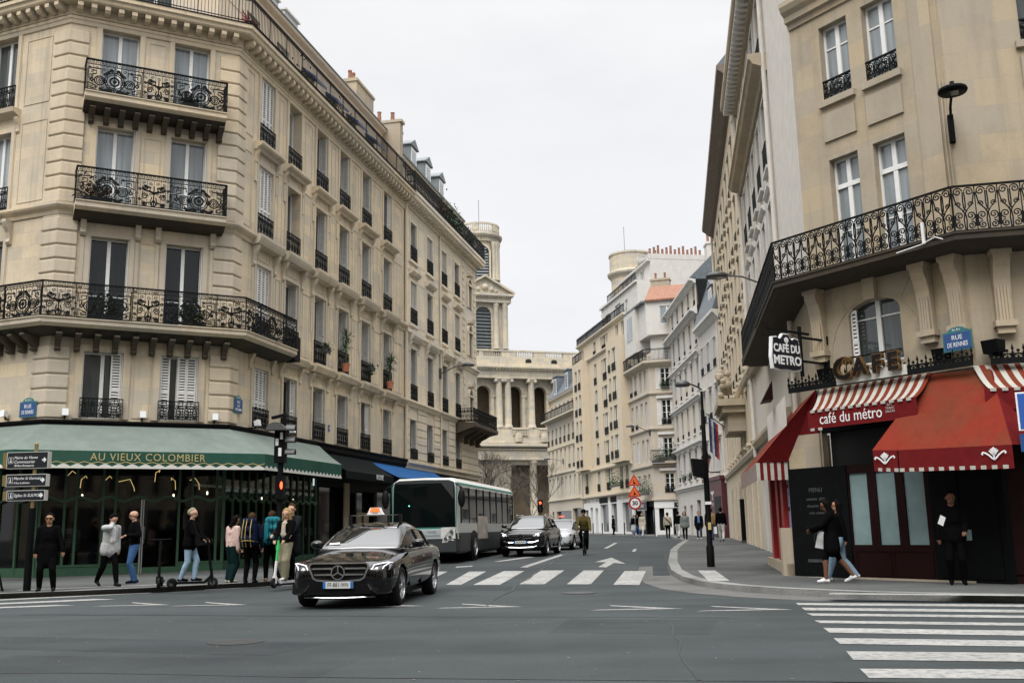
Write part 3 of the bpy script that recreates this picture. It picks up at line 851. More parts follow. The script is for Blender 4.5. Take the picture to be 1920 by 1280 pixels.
for i, x in enumerate(l2x):
    for (z, h) in l2r[1:]: surround(m, x, z, l2w, h, .13, .04)
    for z in (15.42, 12.0, 7.98): m.box(x-.2, x+l2w+.2, -.12, -.001, z-.14, z)
    m.prism([(0, 14.6), (-.12, 14.62), (-.22, 14.72), (-.26, 14.8), (-.26, 14.9), (0, 14.92)], x-.25, x+l2w+.25)
    m.prism([(0, 11.0), (-.14, 11.02), (-.26, 11.15), (-.34, 11.3), (-.34, 11.55), (0, 11.57)], x-.3, x+l2w+.3)
    for s in (-.2, l2w+.2): console(m, x+s, 10.5, 11.02, .2, .14)
    x1 = x+l2w+.4; x2 = (l2x[i+1] if i < 3 else 12.5)-.4
    for z0, z1 in ((15.4, 17.7), (12.0, 14.4)): frame_panel(m, x1, x2, z0, z1, .03, .015)
for xs in (.05, 11.2, 13.9):
    z = 8.1
    while z < 17.9:
        if not (10.9 < z < 11.5): m.box(xs, xs+.5, -.035, -.001, z, z+.28)
        z += .42
z = 5.0
while z < 7.5:
    for x1, x2 in ((0, .75), (2.1, 3.65), (5.0, 6.5), (7.85, 9.25), (10.6, 14.55)): m.box(x1, x2, -.04, -.001, z, z+.34)
    z += .40
m.build('ornament', M_['cream_trim'], b2, FL2.M)
for i, x in enumerate(l2x):
    for r in range(4):
        z, h = l2r[r]
        window(b2, FL2, x, z, l2w, h, 'french', .3, 'pane_dark', ['jamb', 'jamb', 'closed', 'closed'][r] if (i+r) % 3 else 'jamb', 'scroll', [.55, .82, .82, .80][r], -.05, 'gshutter')
# corner bay: arched niches with scrolled frames
m = MB()
for z in (8.1, 12.2, 15.3):
    for fr, x in ((FL2, 12.3), (FT, .55)):
        m.X = fr.M
        pts = [(x, z), (x, z+1.5)] + [(x+.5-.5*cos(PI*k/8), z+1.5+.5*sin(PI*k/8)) for k in range(1, 8)] + [(x+1, z+1.5), (x+1, z)]
        m.ribbon(pts, .16, -.12, .01); m.ribbon([(x-.1, z+1.5), (x+1.1, z+1.5)], .1, -.16, .0)
        m.prism([(0, z+2.05), (-.25, z+2.1), (-.3, z+2.25), (0, z+2.28)], x+.1, x+.9)
m.build('ornament', M_['cream_trim'], b2, Matrix())
for z in (8.1, 12.2, 15.3):
    for fr, x in ((FL2, 12.3), (FT, .55)):
        m = MB(); m.prism([(x+.1, z), (x+.9, z), (x+.9, z+1.5)] + [(x+.5+.4*cos(PI*k/6), z+1.5+.4*sin(PI*k/6)) for k in range(1, 6)] + [(x+.1, z+1.5)], -.03, -.01, 'y')
        m.build('pane', M_['pane_mid'], b2, fr.M)
# corner balcony
pb = [xy(FL2, 9.4), D2, xy(FT, 2.2), xy(FT2, 1.5)]
m = MB(); m.sweep(pb, [(0,7.0),(.9,7.3),(1.15,7.36),(1.2,7.42),(1.2,7.62),(0,7.64)]); o = m.build('balcony', M_['tan_dirty_shaded'], b2, Matrix())
m = MB(); m.sweep(pb, [(1.1,8.45),(1.15,8.45),(1.15,8.5),(1.1,8.5)]); m.sweep(pb, [(1.11,7.7),(1.14,7.7),(1.14,7.73),(1.11,7.73)]); m.build('railing', M_['iron'], o, Matrix())
k0 = 1.12*math.tan(R(31)); k1 = 1.12*math.tan(R(13))
inst('railing', rail_scroll(W2-9.4+k0, .85, .03), o, FL2.at(9.4, -1.12, 7.64))
inst('railing', rail_scroll(2.2+k0+k1, .85, .03), o, FT.at(-k0, -1.12, 7.64))
inst('railing', rail_scroll(1.1, .85, .03), o, FL2.M @ Matrix.Translation((9.4, -1.1, 7.64)) @ Matrix.Rotation(PI/2, 4, 'Z'))
m = MB(); m.X = FL2.M
for x in (9.9, 11.2, 12.5, 13.9): console(m, x, 6.5, 7.25, .95, .22)
m.X = FT.M
for x in (.5, 1.7): console(m, x, 6.5, 7.25, .95, .22)
m.build('ornament', M_['tan_dirty_shaded'], b2, Matrix())
# top railing, attic, roof, dormers
inst('railing', rail_scroll(W2+.33, 1.05, .03), b2, FL2.at(0, -.55, 18.95))
inst('railing', rail_scroll(.5, 1.05, .03), b2, FL2.M @ Matrix.Translation((.02, -.55, 18.95)) @ Matrix.Rotation(PI/2, 4, 'Z'))
a2w = [1.2, 4.0, 6.9, 9.8]
m = MB(); m.wall(0, W2-.8, 18.9, 21.5, [(x, x+1, 19.0, 20.8) for x in a2w], .2, .95); m.wall(0, .01, 18.9, 21.5, []); m.build('wall', M_['cream'], b2, FL2.M)
for x in a2w: window(b2, FL2, x, 19.0, 1.0, 1.8, 'french', 1.15, 'pane_mid')
m = MB(); m.sweep(path2b, [(-.96,21.3),(-.8,21.35),(-.62,21.5),(-.62,21.58),(-.96,21.6)]); m.build('cornice', M_['cream_trim'], b2, Matrix())
m = MB(); m.sweep(path2b, [(-.56,21.58),(-.56,21.68),(-2.0,23.4),(-4,23.9),(-4,21.3),(-.9,21.3)]); m.build('roof', M_['zinc'], b2, Matrix())
for x in (1.4, 4.2, 7.0, 9.8): dormer(b2, FL2, x, 1.1, 21.6, 1.2, 1.7)
p = FL2.p(1.2, 3.2); chimney(b2, p.x, p.y, 22.4, 2.6, 1.0, 3.0, FL2.rz, 5, 'grey_stone')
m = MB(); m.tube([tuple(FL2.p(6.15, -.09, z)) for z in (4.6, 9, 14, 18.3)], .055, 8); m.tube([tuple(FL2.p(.06, -.09, z)) for z in (4.6, 9, 14, 18.3)], .055, 8); m.build('drainpipe', M_['cream_trim'], b2, Matrix())
# ================================================================== ground
M_['asphalt'] = None
def ground_mat(name, a, b_, sc=1.0, bump=.3, rough=.85, patch=.35):
    m, nt, b = newmat(name); b.inputs['Specular IOR Level'].default_value = .3
    geo = N(nt, 'ShaderNodeNewGeometry')
    n1 = N(nt, 'ShaderNodeTexNoise', Scale=.18*sc, Detail=7.0, Roughness=.65); n2 = N(nt, 'ShaderNodeTexNoise', Scale=38.0, Detail=3.0, Roughness=.7); n3 = N(nt, 'ShaderNodeTexVoronoi', Scale=90.0)
    mp = N(nt, 'ShaderNodeMapping'); mp.inputs['Scale'].default_value = (.25, 1.4, 1)
    nt.links.new(geo.outputs['Position'], mp.inputs[0])
    n4 = N(nt, 'ShaderNodeTexNoise', Scale=.5, Detail=5.0, Roughness=.6); nt.links.new(mp.outputs[0], n4.inputs['Vector'])
    for n in (n1, n2, n3): nt.links.new(geo.outputs['Position'], n.inputs['Vector'])
    c = mix(nt, ramp(nt, n1.outputs['Fac'], .38, .62), [x*.82 for x in a], [x*1.1 for x in b_])
    c = mix(nt, ramp(nt, n4.outputs['Fac'], .45, .66, 0, patch*1.3), c, [x*1.5 for x in b_])
    c = mix(nt, ramp(nt, n2.outputs['Fac'], .35, .68, 0, .55), c, [x*.45 for x in a])
    c = mix(nt, ramp(nt, n3.outputs['Distance'], .0, .25, .30, 0), c, [min(1, x*2.4) for x in b_])
    nt.links.new(c, b.inputs['Base Color']); b.inputs['Roughness'].default_value = rough
    bp = N(nt, 'ShaderNodeBump', Strength=bump, Distance=.008); nt.links.new(n2.outputs['Fac'], bp.inputs['Height']); nt.links.new(bp.outputs[0], b.inputs['Normal'])
    return m
M_['asphalt'] = ground_mat('asphalt', (.032,.040,.042), (.047,.056,.058))
M_['asphalt_new'] = ground_mat('asphalt_patch', (.027,.033,.036), (.038,.046,.048), 2)
M_['pave'] = ground_mat('pavement_asphalt', (.062,.067,.066), (.095,.099,.095), 1.5)
M_['kerb'] = ground_mat('granite_kerb', (.17,.172,.165), (.25,.248,.235), 3)
M_['gutter'] = ground_mat('gutter_setts', (.085,.087,.085), (.135,.133,.126), 3)
def paint_mat():
    m, nt, b = newmat('road_paint'); geo = N(nt, 'ShaderNodeNewGeometry')
    n = N(nt, 'ShaderNodeTexNoise', Scale=9.0, Detail=8.0, Roughness=.75); n2 = N(nt, 'ShaderNodeTexNoise', Scale=1.1, Detail=4.0)
    for q in (n, n2): nt.links.new(geo.outputs['Position'], q.inputs['Vector'])
    c = mix(nt, ramp(nt, n2.outputs['Fac'], .3, .7), (.27,.27,.255), (.37,.365,.345)); c = mix(nt, ramp(nt, n.outputs['Fac'], .47, .66, 0, .85), c, (.075,.08,.08))
    nt.links.new(c, b.inputs['Base Color']); b.inputs['Roughness'].default_value = .75
    return m
M_['paint'] = paint_mat()

def sheet(poly, dz, subdiv=True):
    """flat polygon cut into strips along y so that it follows the rise of the street"""
    bm = bmesh.new(); vs = [bm.verts.new((x, y, 0)) for x, y in poly]; f = bm.faces.new(vs)
    ys = [p[1] for p in poly]
    for c in (22, 26, 30, 34, 38, 42, 45, 60):
        if min(ys) < c < max(ys):
            bmesh.ops.bisect_plane(bm, geom=bm.verts[:]+bm.edges[:]+bm.faces[:], plane_co=(0,c,0), plane_no=(0,1,0))
    for v in bm.verts: v.co.z = gz(v.co.y)+dz
    bmesh.ops.recalc_face_normals(bm, faces=bm.faces)
    for f in bm.faces:
        if f.normal.z < 0: f.normal_flip()
    me = bpy.data.meshes.new('sheet'); bm.to_mesh(me); bm.free()
    return me
def ground_obj(name, poly, dz, mat, kind='structure', label=None):
    me = sheet(poly, dz); me.materials.append(M_[mat]); me.name = name
    o = bpy.data.objects.new(name, me); link(o); o['kind'] = kind
    if label: o['label'] = label
    return o
g_ = ground_obj('ground', [(-900,-300),(900,-300),(900,1500),(-900,1500)], 0, 'asphalt', label='wide grey asphalt crossroads running into the narrow street')
ground_obj('road_patch', [(-30,3),(2.2,5),(3.3,14),(2.4,20),(-30,19)], .003, 'asphalt')

def raised(name, poly, mat='pave', kerb=True, h=PAV, kw=.30):
    """pavement: top sheet plus granite kerb along the listed polyline"""
    o = ground_obj(name, poly, h, mat)
    return o
def kerb(name, path, w=.3, h=PAV, gut=.0):
    """path read with the road on its right hand side"""
    m = MB(); pts = []
    for i in range(len(path)-1):
        a, b = Vector(path[i]), Vector(path[i+1]); n = max(1, int((b-a).length/2))
        pts += [a.lerp(b, k/n) for k in range(n)]
    pts.append(Vector(path[-1]))
    n = len(pts); v = []
    for i, p in enumerate(pts):
        d = ((pts[min(i+1, n-1)]-pts[max(i-1, 0)])).normalized(); nn = Vector((d.y, -d.x)); z = gz(p.y)
        a = p-nn*w; b = p
        v += [(a.x, a.y, z+h+.004), (b.x-nn.x*.02, b.y-nn.y*.02, z+h+.004), (b.x, b.y, z+h-.016), (b.x, b.y, z-.02)]
    fs = []
    for i in range(n-1):
        for k in range(3): fs.append((i*4+k, (i+1)*4+k, (i+1)*4+k+1, i*4+k+1))
    m.add(v, fs); o = m.build(name, M_['kerb'], None, Matrix(), True); o['kind'] = 'structure'; return o
def arc(cx, cy, r, a0, a1, n=10): return [(cx+r*cos(R(a0+(a1-a0)*i/n)), cy+r*sin(R(a0+(a1-a0)*i/n))) for i in range(n+1)]
# right pavement: street kerb, rounded corner, then along the wide street in front
kR = [(12.9, 86), (11.4, 74), (10.1, 61), (7.9, 50), (6.35, 42), (4.75, 32), (4.15, 27.5), (3.98, 24.6), (4.1, 22.8), (4.5, 21.2), (5.15, 19.8), (6.2, 18.4), (7.6, 17.3), (9.5, 16.2), (13, 14.6), (22, 11)]
kR = [(x, y) for x, y in kR]
ground_obj('pavement', kR + [(26, 20), (18, 86)], PAV, 'pave', label='grey pavement wrapping the corner in front of the red awning cafe')
kerb('kerb', kR)
ground_obj('gutter', [(x-.02, y-.02) for x, y in kR[5:12]] + [(x-.95, y-.35) for x, y in kR[5:12]][::-1], .004, 'gutter')
# left pavement
kL = [(-34, 16.5), (-20, 21.2), (-12.6, 23.2), (-9.0, 24.5), (-6.6, 25.9), (-5.4, 27.4), (-4.9, 29.6), (-4.4, 33), (-2.7, 44), (1.8, 66), (2.6, 70)]
ground_obj('pavement', [(-34, 40)] + kL + [(-1, 70), (-9, 40)], PAV, 'pave', label='dark pavement in front of the green awning brasserie')
kerb('kerb', kL[::-1])
# far square and far pavement on the right side
kF = [(4.4, 150), (4.2, 124), (7.0, 107), (9.7, 91.4), (10.2, 87.6), (11.8, 85.2), (13.2, 84.4)]
ground_obj('pavement', [(4.8, 150)] + kF[1:] + [(30, 84), (30, 150)], PAV, 'pave'); kerb('kerb', kF)

# ------------------------------------------------------------------ road markings
def mark(name, polys, dz=.006, label=None):
    bmv = []
    me = None; v = []; fs = []
    for p in polys:
        s = sheet(p, dz); b = len(v)
        v += [tuple(q.co) for q in s.vertices]; fs += [tuple(i+b for i in f.vertices) for f in s.polygons]; bpy.data.meshes.remove(s)
    me = bpy.data.meshes.new(name); me.from_pydata(v, [], fs); me.materials.append(M_['paint'])
    o = bpy.data.objects.new(name, me); link(o); o['kind'] = 'structure'
    if label: o['label'] = label
    return o
mark('zebra_crossing', [[(-1.74,25.08),(-1.36,24.97),(-.91,30.69),(-1.43,30.88)], [(-1.06,24.88),(-.41,24.69),(.23,30.56),(-.38,30.79)], [(.05,24.74),(.66,24.56),(1.42,30.42),(.74,30.67)],
     [(1.19,24.4),(1.75,24.24),(2.56,29.99),(1.98,30.21)], [(2.25,23.91),(2.84,23.73),(3.71,29.29),(3.12,29.5)], [(-2.9,25.4),(-2.4,25.25),(-2.1,31.1),(-2.6,31.25)]], label='white stripes of the crossing over the mouth of the side street')
tl = [(4.81,17.75),(4.62,16.73),(4.40,15.69),(4.18,14.53),(3.99,13.49),(3.75,12.3),(3.49,11.04),(3.19,9.73)]
blp = [(4.72,17.28),(4.53,16.21),(4.37,15.27),(4.14,14.13),(3.89,12.9),(3.64,11.71),(3.34,10.36),(3.08,9.16)]
zs = []
for (a, b, az) in zip(tl, blp, (111.5,111.5,111,110.5,110,108,104,100)):
    d = Vector((sin(R(az)), cos(R(az))))*14
    zs.append([(b[0],b[1]), (b[0]+d.x,b[1]+d.y), (a[0]+d.x,a[1]+d.y), (a[0],a[1])])
mark('zebra_crossing', zs, label='wide white zebra stripes in the right foreground')
mark('lane_arrow', [[(3.6,38.54),(3.6,33.61),(3.29,34.36),(2.78,31.64),(2.56,31.95),(3.09,35.11),(2.71,35.27)]], label='white straight ahead arrow painted in the side street')
mark('lane_line', [[(.11,32.69),(.34,32.6),(2.05,42.51),(1.83,42.62)], [(-.84,37.1),(-.64,37.02),(.75,40.43),(.4,40.95)], [(-2.0,33.3),(-1.45,33.9),(-1.5,34.5),(-2.0,34.1)], [(4.3,50),(4.5,50),(6.2,62),(6.0,62)], [(5.0,44),(5.15,44),(5.7,48),(5.55,48)]])
def tri(x, y, L=1.45, wd=.55, az=-68): 
    d = Vector((sin(R(az)), cos(R(az)))); n = Vector((d.y, -d.x)); c = Vector((x, y))
    q = lambda a, b: tuple(c+d*a+n*b)
    return [[q(0,0), q(L,-wd), q(L*.93,-wd+.16), q(.5,-.02)], [q(0,0), q(.5,.02), q(L*.93,wd-.16), q(L,wd)]]
tr = []
for (x, y) in ((-5.25,20.0),(-6.9,20.4),(-1.7,18.75),(.1,18.1),(2.75,17.0),(4.4,16.4)):
    tr += tri(x, y)
mark('give_way_teeth', tr, label='row of thin white chevron marks across the crossroads')
mark('zebra_crossing', [[(-12.6,22.1),(-11.8,23.3),(-8.94,25.0),(-8.6,24.56)][:0] or [(-13.3,21.9),(-8.65,24.28),(-8.95,24.62),(-13.5,22.3)], [(-13,20.8),(-8.79,22.5),(-9.4,22.75),(-13.2,21.3)], [(-12.5,19.8),(-9.0,20.85),(-9.5,21.1),(-12.7,20.3)]], label='white stripes beside the left pavement')
mark('edge_line', [[(-7.6,24.9),(-5.7,26.0),(-5.75,26.1),(-7.65,25.0)]])
o = mark('tactile_strip', [[(5.44,17.95),(8.4,16.55),(8.55,16.85),(5.6,18.28)], [(4.77,26.9),(5.19,26.7),(4.72,22.7),(4.25,22.65)]], PAV+.006, 'pale studded strips set in the right pavement by the kerb')
o2 = mark('tactile_strip', [[(-11.9,24.3),(-8.3,25.55),(-8.35,25.75),(-11.95,24.5)]], PAV+.006, 'pale studded strip along the left pavement edge')

# wear of the carriageway: trench repairs, tar seams, manholes, leaves
def strip_obj(name, pts, w, dz, mat, label=None):
    m = MB(); v = []; 
    for i, p in enumerate(pts):
        a = Vector(pts[max(0, i-1)]); b = Vector(pts[min(len(pts)-1, i+1)]); d = (b-a).normalized(); n = Vector((-d.y, d.x))*w/2
        v += [(p[0]+n.x, p[1]+n.y, gz(p[1])+dz), (p[0]-n.x, p[1]-n.y, gz(p[1])+dz)]
    m.add(v, [(2*i, 2*i+1, 2*i+3, 2*i+2) for i in range(len(pts)-1)]); o = m.build(name, M_[mat], None, Matrix(), True); o['kind'] = 'structure'
    if label: o['label'] = label
    for p in o.data.polygons:
        if p.normal.z < 0: p.flip()
    return o
M_['tar'] = plain('tar_seam', (.014,.016,.017), .55, noise=.3); M_['castiron'] = plain('cast_iron', (.045,.047,.048), .5, metal=.3, noise=.4, nscale=30)
rn = random.Random(11)
def wob(a, b, n, j): return [(a[0]+(b[0]-a[0])*i/n+rn.uniform(-j, j), a[1]+(b[1]-a[1])*i/n+rn.uniform(-j, j)) for i in range(n+1)]
strip_obj('tar_seam', wob((-14, 12.5), (12, 7.0), 22, .05), .045, .007, 'tar'); strip_obj('tar_seam', wob((-9, 18.6), (3.2, 15.2), 16, .05), .04, .007, 'tar'); strip_obj('tar_seam', wob((-.6, 18.5), (3.9, 60), 30, .06), .05, .007, 'tar'); strip_obj('tar_seam', wob((1.2, 6), (2.2, 14.8), 10, .05), .03, .007, 'tar')
strip_obj('trench_repair', wob((3.6, 27), (5.6, 42), 6, .0), .9, .004, 'asphalt_new'); ground_obj('road_patch', [(-6.5,9.2),(-2.2,8.4),(-1.7,11.2),(-5.9,12.2)], .0042, 'asphalt_new'); ground_obj('road_patch', [(.4,13.6),(2.4,13.0),(2.9,14.9),(.8,15.6)], .0048, 'asphalt_new')
strip_obj('trench_repair', wob((-12, 15.5), (-2.6, 12.3), 6, .0), 1.3, .0045, 'asphalt_new')
for x, y, lb in ((-3.6, 13.2, 'round iron manhole cover in the left foreground road'), (1.3, 21.6, 'round iron manhole cover before the far crossing'), (2.2, 46, 'iron manhole cover far up the side street')):
    m = MB(); m.lathe([(.36,.0),(.36,.008),(.33,.011),(.32,.008),(.2,.009),(.19,.011),(0,.011)], 0, 0, 28); o = m.build('manhole_cover', M_['castiron'], None, T(x, y, gz(y)+.003)); tag(o, lb, 'manhole cover', 'manhole covers')
m = MB()
for i in range(240):
    x = rn.uniform(-9, 8); y = rn.uniform(7, 22); a = rn.uniform(0, 6); s = rn.uniform(.012, .03); c_, s_ = cos(a)*s, sin(a)*s
    m.add([(x+c_, y+s_, .009), (x-s_*.5, y+c_*.5, .011), (x-c_, y-s_, .009), (x+s_*.5, y-c_*.5, .010)], [(0,1,2,3)])
o = m.build('litter', plain('dry_litter', (.20,.18,.12), .9, noise=.5), None, Matrix()); o['kind'] = 'stuff'; o['label'] = 'scattered leaf bits and specks on the road'
# ================================================================== cafe corner building (right)
PX, PY = 6.591, 24.0
F0 = Fr(PX, PY, 0, 145.6); XC, XB = .95, 4.95
D0 = xy(F0, XB); Q0 = xy(F0, XC)
FE = Fr(D0[0], D0[1], 0, 102); LE = 12
r0 = thing('apartment_building', 'weathered stone corner building above the red cafe awnings, with a scrolled iron balcony', 'building', T(PX, PY, 0))
rows0 = [(7.02, 2.78), (11.28, 1.90)]
xs0 = [(1.82, .80), (3.03, .82)]
hl = [(x, x+w_, z, z+h) for x, w_ in xs0 for z, h in rows0] + [(2.0, 3.33, 4.8, 6.28)]
m = MB(); m.wall(XC, XB, 4.3, 18, hl, .24); m.wall(XC, XB, .1, 4.3, [(1.0, 4.9, .12, 4.2)], .2)
# segmental head of the arched window
ca = [(2.0, 6.28), (2.0, 5.98)] + [(2.665+.665*cos(PI-PI*k/10), 5.98+.28*sin(PI*k/10)) for k in range(1, 10)] + [(3.33, 5.98), (3.33, 6.28)]
m.prism(ca, .001, .24, 'y')
m.build('wall', M_['grey_stone'], r0, F0.M)
xe = [1.55, 4.2, 6.9, 9.5]
m = MB(); m.wall(0, LE, .1, 18, [(x, x+1.1, z, z+h) for x in xe for z, h in rows0], .24); m.build('wall', M_['grey_stone'], r0, FE.M)
# party wall with render, facing the side street
LS = 5.2; LL = 42.0
FR1 = Fr(Q0[0]+LL*sin(R(9)), Q0[1]+LL*cos(R(9)), 0, 189)
m = MB(); m.wall(LL-LS, LL, 6.9, 18, [], .3); m.build('wall', M_['plaster'], r0, FR1.M)
m = MB(); m.wall(LL-LS, LL, .1, 6.9, [(LL-4.4, LL-.6, .2, 3.4)], .3); m.build('wall', M_['grey_stone'], r0, FR1.M)  # darker stone below the balcony paints in dirt and its shade
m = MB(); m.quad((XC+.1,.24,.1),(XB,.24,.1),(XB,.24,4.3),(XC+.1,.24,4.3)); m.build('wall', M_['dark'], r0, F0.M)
p0 = [xy(FR1, LL-LS), Q0, D0, xy(FE, LE)]
pc = [Q0, D0, xy(FE, LE)]
def course0(prof, mat='grey_trim', name='string_course', path=pc):
    m = MB(); m.sweep(path, prof); return m.build(name, M_[mat], r0, Matrix())
course0([(-.01,13.5),(.05,13.5),(.07,13.62),(.16,13.66),(.18,13.8),(.28,13.9),(.34,14.02),(.34,14.14),(-.01,14.18)], name='cornice')
m = MB()
for x, w_ in xs0:
    for z, h in rows0[1:]:
        m.box(x-.1, x+w_+.1, -.10, -.001, z-.16, z)
    m.box(x-.05, x+w_+.05, -.05, -.001, 10.25, 10.95)
# raised flat pilasters and key stones
m.box(4.25, 4.75, -.05, -.001, 7.1, 13.4)
m.box(2.52, 2.82, -.14, -.001, 6.24, 6.75)
for k in range(24):
    a0 = PI*k/24; a1 = PI*(k+1)/24
m.build('ornament', M_['grey_trim'], r0, F0.M)
m = MB(); m.ribbon([(2.665-1.2*cos(PI*k/20), 5.0+1.35*sin(PI*k/20)) for k in range(21)], .02, -.012, -.001)
for a in (28, 55, 125, 152): m.ribbon([(2.665-1.2*cos(R(a)), 5.0+1.35*sin(R(a))), (2.665-1.75*cos(R(a)), 5.0+1.95*sin(R(a)))], .014, -.01, -.001)
m.build('ornament', M_['grey_stone'], r0, F0.M)
m = MB()
for x in xe:
    for z, h in rows0[1:]: m.box(x-.12, x+1.22, -.1, -.001, z-.16, z)
    m.box(x-.05, x+1.15, -.05, -.001, 10.25, 10.95)
m.build('ornament', M_['grey_trim'], r0, FE.M)
for x, w_ in xs0:
    window(r0, F0, x, 7.02, w_, 2.78, 'transom', .24, 'pane_sky!'); window(r0, F0, x, 11.28, w_, 1.9, 'one_bar', .24, 'pane_sky!', None, 'heart', .50, .02)
for x in xe:
    window(r0, FE, x, 7.02, 1.1, 2.78, 'transom', .24, 'pane_mid'); window(r0, FE, x, 11.28, 1.1, 1.9, 'one_bar', .24, 'pane_mid', None, 'heart', .5, .02)
o = window(r0, F0, 2.0, 4.8, 1.33, 1.5, 'one_bar', .24, 'pane_mid!')
m = MB(); leaf(m, 0, .16, 1.3); m.build('shutter', M_['white'], o, F0.at(2.02, .05, 4.8))
m = MB(); m.tube([(1.9,-.25,4.98),(3.45,-.25,4.98)], .022, 6)
for x in (2.02, 3.3): m.tube([(x,-.25,4.98),(x,-.25,4.5)], .012, 6); m.tube([(x,-.25,4.98),(x,0,4.98)], .012, 6)
m.build('railing', M_['iron'], o, F0.M)
# fluted consoles carrying the balcony
def fluted(fr, x, w_=.32):
    m = MB(); m.X = fr.M
    m.prism([(0,6.75),(-.34,6.75),(-.34,6.5),(-.26,6.36),(-.19,6.1),(-.15,5.7),(-.14,5.28),(0,5.28)], x-w_/2, x+w_/2)
    for k in range(4):
        xx = x-w_/2+.07+k*(w_-.14)/3; m.box(xx-.026, xx+.026, -.20, -.12, 5.28, 5.98)
    m.box(x-w_/2-.05, x+w_/2+.05, -.22, 0, 5.16, 5.28); m.box(x-w_/2, x+w_/2, -.16, 0, 5.02, 5.16); m.box(x-w_/2-.04, x+w_/2+.04, -.36, -.05, 6.62, 6.75)
    m.build('console', M_['grey_trim'], r0, Matrix())
for x in (1.22, 4.02, 4.72): fluted(F0, x)
for x in (.6, 3.3, 6.0): fluted(FE, x)
# balcony
d0 = .85; mt = d0*math.tan(R(43.4/2)); mt2 = d0*math.tan(R(43.6/2))
m = MB(); m.sweep(p0, [(0,6.72),(.5,6.72),(.72,6.78),(.78,6.82),(.85,6.84),(.85,6.94),(.88,6.96),(.88,7.0),(0,7.02)])
bo = m.build('balcony', M_['soot_shade'], r0, Matrix())
inst('railing', rail_heart(XB-XC+mt+mt2-.04, .98), bo, F0.at(XC-mt+.02, -.82, 6.98))
inst('railing', rail_heart(LE+mt2, .98), bo, FE.at(-mt2+.02, -.82, 6.98))
inst('railing', rail_heart(LS+mt, .98), bo, FR1.at(LL-LS, -.82, 6.98))
inst('railing', rail_heart(.8, .98), bo, FR1.M @ Matrix.Translation((LL-LS+.03, -.82, 6.98)) @ Matrix.Rotation(PI/2, 4, 'Z'))
# flood pipe on the corner, cable pipe, upright stub on the balcony
m = MB(); m.tube([tuple(FR1.p(LL-3.1, -.12, z)) for z in (1.0, 6.7)], .075, 10)
for z in (2.6, 4.2, 5.6): m.tube([tuple(FR1.p(LL-3.1, -.12, z)), tuple(FR1.p(LL-3.1, -.12, z+.1))], .095, 10)
m.build('drainpipe', M_['plaster'], r0, Matrix())
m = MB(); m.tube([tuple(F0.p(4.83, -.05, z)) for z in (8.0, 10, 10.6)], .018, 6); m.tube([tuple(F0.p(4.9, -.05, z)) for z in (7.1, 10, 13.4)], .012, 6); m.build('cable', M_['grey_trim'], r0, Matrix())
m = MB(); m.box(4.62, 4.67, -.95, -.9, 6.9, 7.35); m.tube([(4.0,-.93,6.86),(4.6,-.93,6.9),(4.9,-.93,6.98),(5.05,-.9,6.9)], .012, 6); m.build('pipe', M_['white'], r0, F0.M)
m = MB(); m.sweep([xy(FR1, LL-LS), Q0, D0, xy(FE, LE)], [(-.01,18),(.2,18),(.2,18.2),(-2,20),(-5,20),(-5,18)]); m.build('roof', M_['zinc'], r0, Matrix())

# ------------------------------------------------------------------ long terrace along the right side of the street
def X1(u): return LL-u
r1 = thing('apartment_building', 'pale grey house right of the side street, with dentilled cornice and heavy moulding', 'building', T(*xy(FR1, X1(11)), 0))
U0_, U1_ = LS, 17.3
cols = [6.35, 8.55, 10.75, 12.95, 15.15]; cw = .95
rz = [(8.4, 2.8), (12.3, 2.3), (15.75, 2.4)]
m = MB(); m.wall(X1(U1_), X1(U0_), 4.6, 19, [(X1(u+cw), X1(u), z, z+h) for u in cols for z, h in rz], .35); m.wall(X1(U1_), X1(U0_), .1, 4.6, [(X1(U0_+4.6), X1(U0_+.4), .5, 3.2), (X1(13.4), X1(12.4), .3, 3.2), (X1(16), X1(15), .3, 3.2)], .3)
m.build('wall', M_['white_wall'], r1, FR1.M)
for u in cols:
    for z, h in rz: window(r1, FR1, X1(u+cw), z, cw, h, 'french', .35, 'pane_mid', None, 'scroll', .8 if z > 9 else .9, -.08)
m = MB()
for u in cols:
    for z, h in rz:
        surround(m, X1(u+cw), z, cw, h, .13, .05); m.box(X1(u+cw)-.15, X1(u)+.15, -.12, -.001, z-.1, z)
    m.prism([(0,11.45),(-.08,11.5),(-.14,11.6),(-.14,11.66),(0,11.68)], X1(u+cw)-.25, X1(u)+.25)
m.build('ornament', M_['white_trim'], r1, FR1.M)
pr = [xy(FR1, X1(U1_)), xy(FR1, X1(U0_))]
m = MB(); m.sweep(pr, [(-.01,14.95),(.1,14.95),(.16,15.1),(.42,15.2),(.48,15.32),(.55,15.36),(.55,15.52),(-.01,15.55)]); m.sweep(pr, [(-.01,7.2),(.2,7.2),(.3,7.4),(.3,7.5),(-.01,7.5)]); m.sweep(pr, [(-.01,4.3),(.12,4.3),(.22,4.5),(.22,4.62),(-.01,4.64)]); m.build('string_course', M_['grey_trim'], r1, Matrix())
m = MB(); m.sweep(pr, [(-.01,18.5),(.15,18.5),(.2,18.72),(.6,18.8),(.66,18.9),(.66,19.08),(-.01,19.1)])
m.build('cornice', M_['grey_trim'], r1, Matrix())
m = MB(); m.X = FR1.M
for i in range(30):
    x = X1(U1_)+(i+.5)*(U1_-U0_)/30; m.box(x-.09, x+.09, -.56, -.15, 18.58, 18.8)
m.build('modillion', M_['white_trim'], r1, Matrix())
m = MB(); m.sweep(pr, [(.6,19.08),(-1.5,21),(-5,21.4),(-5,19),(-.2,19)]); m.build('roof', M_['zinc'], r1, Matrix())
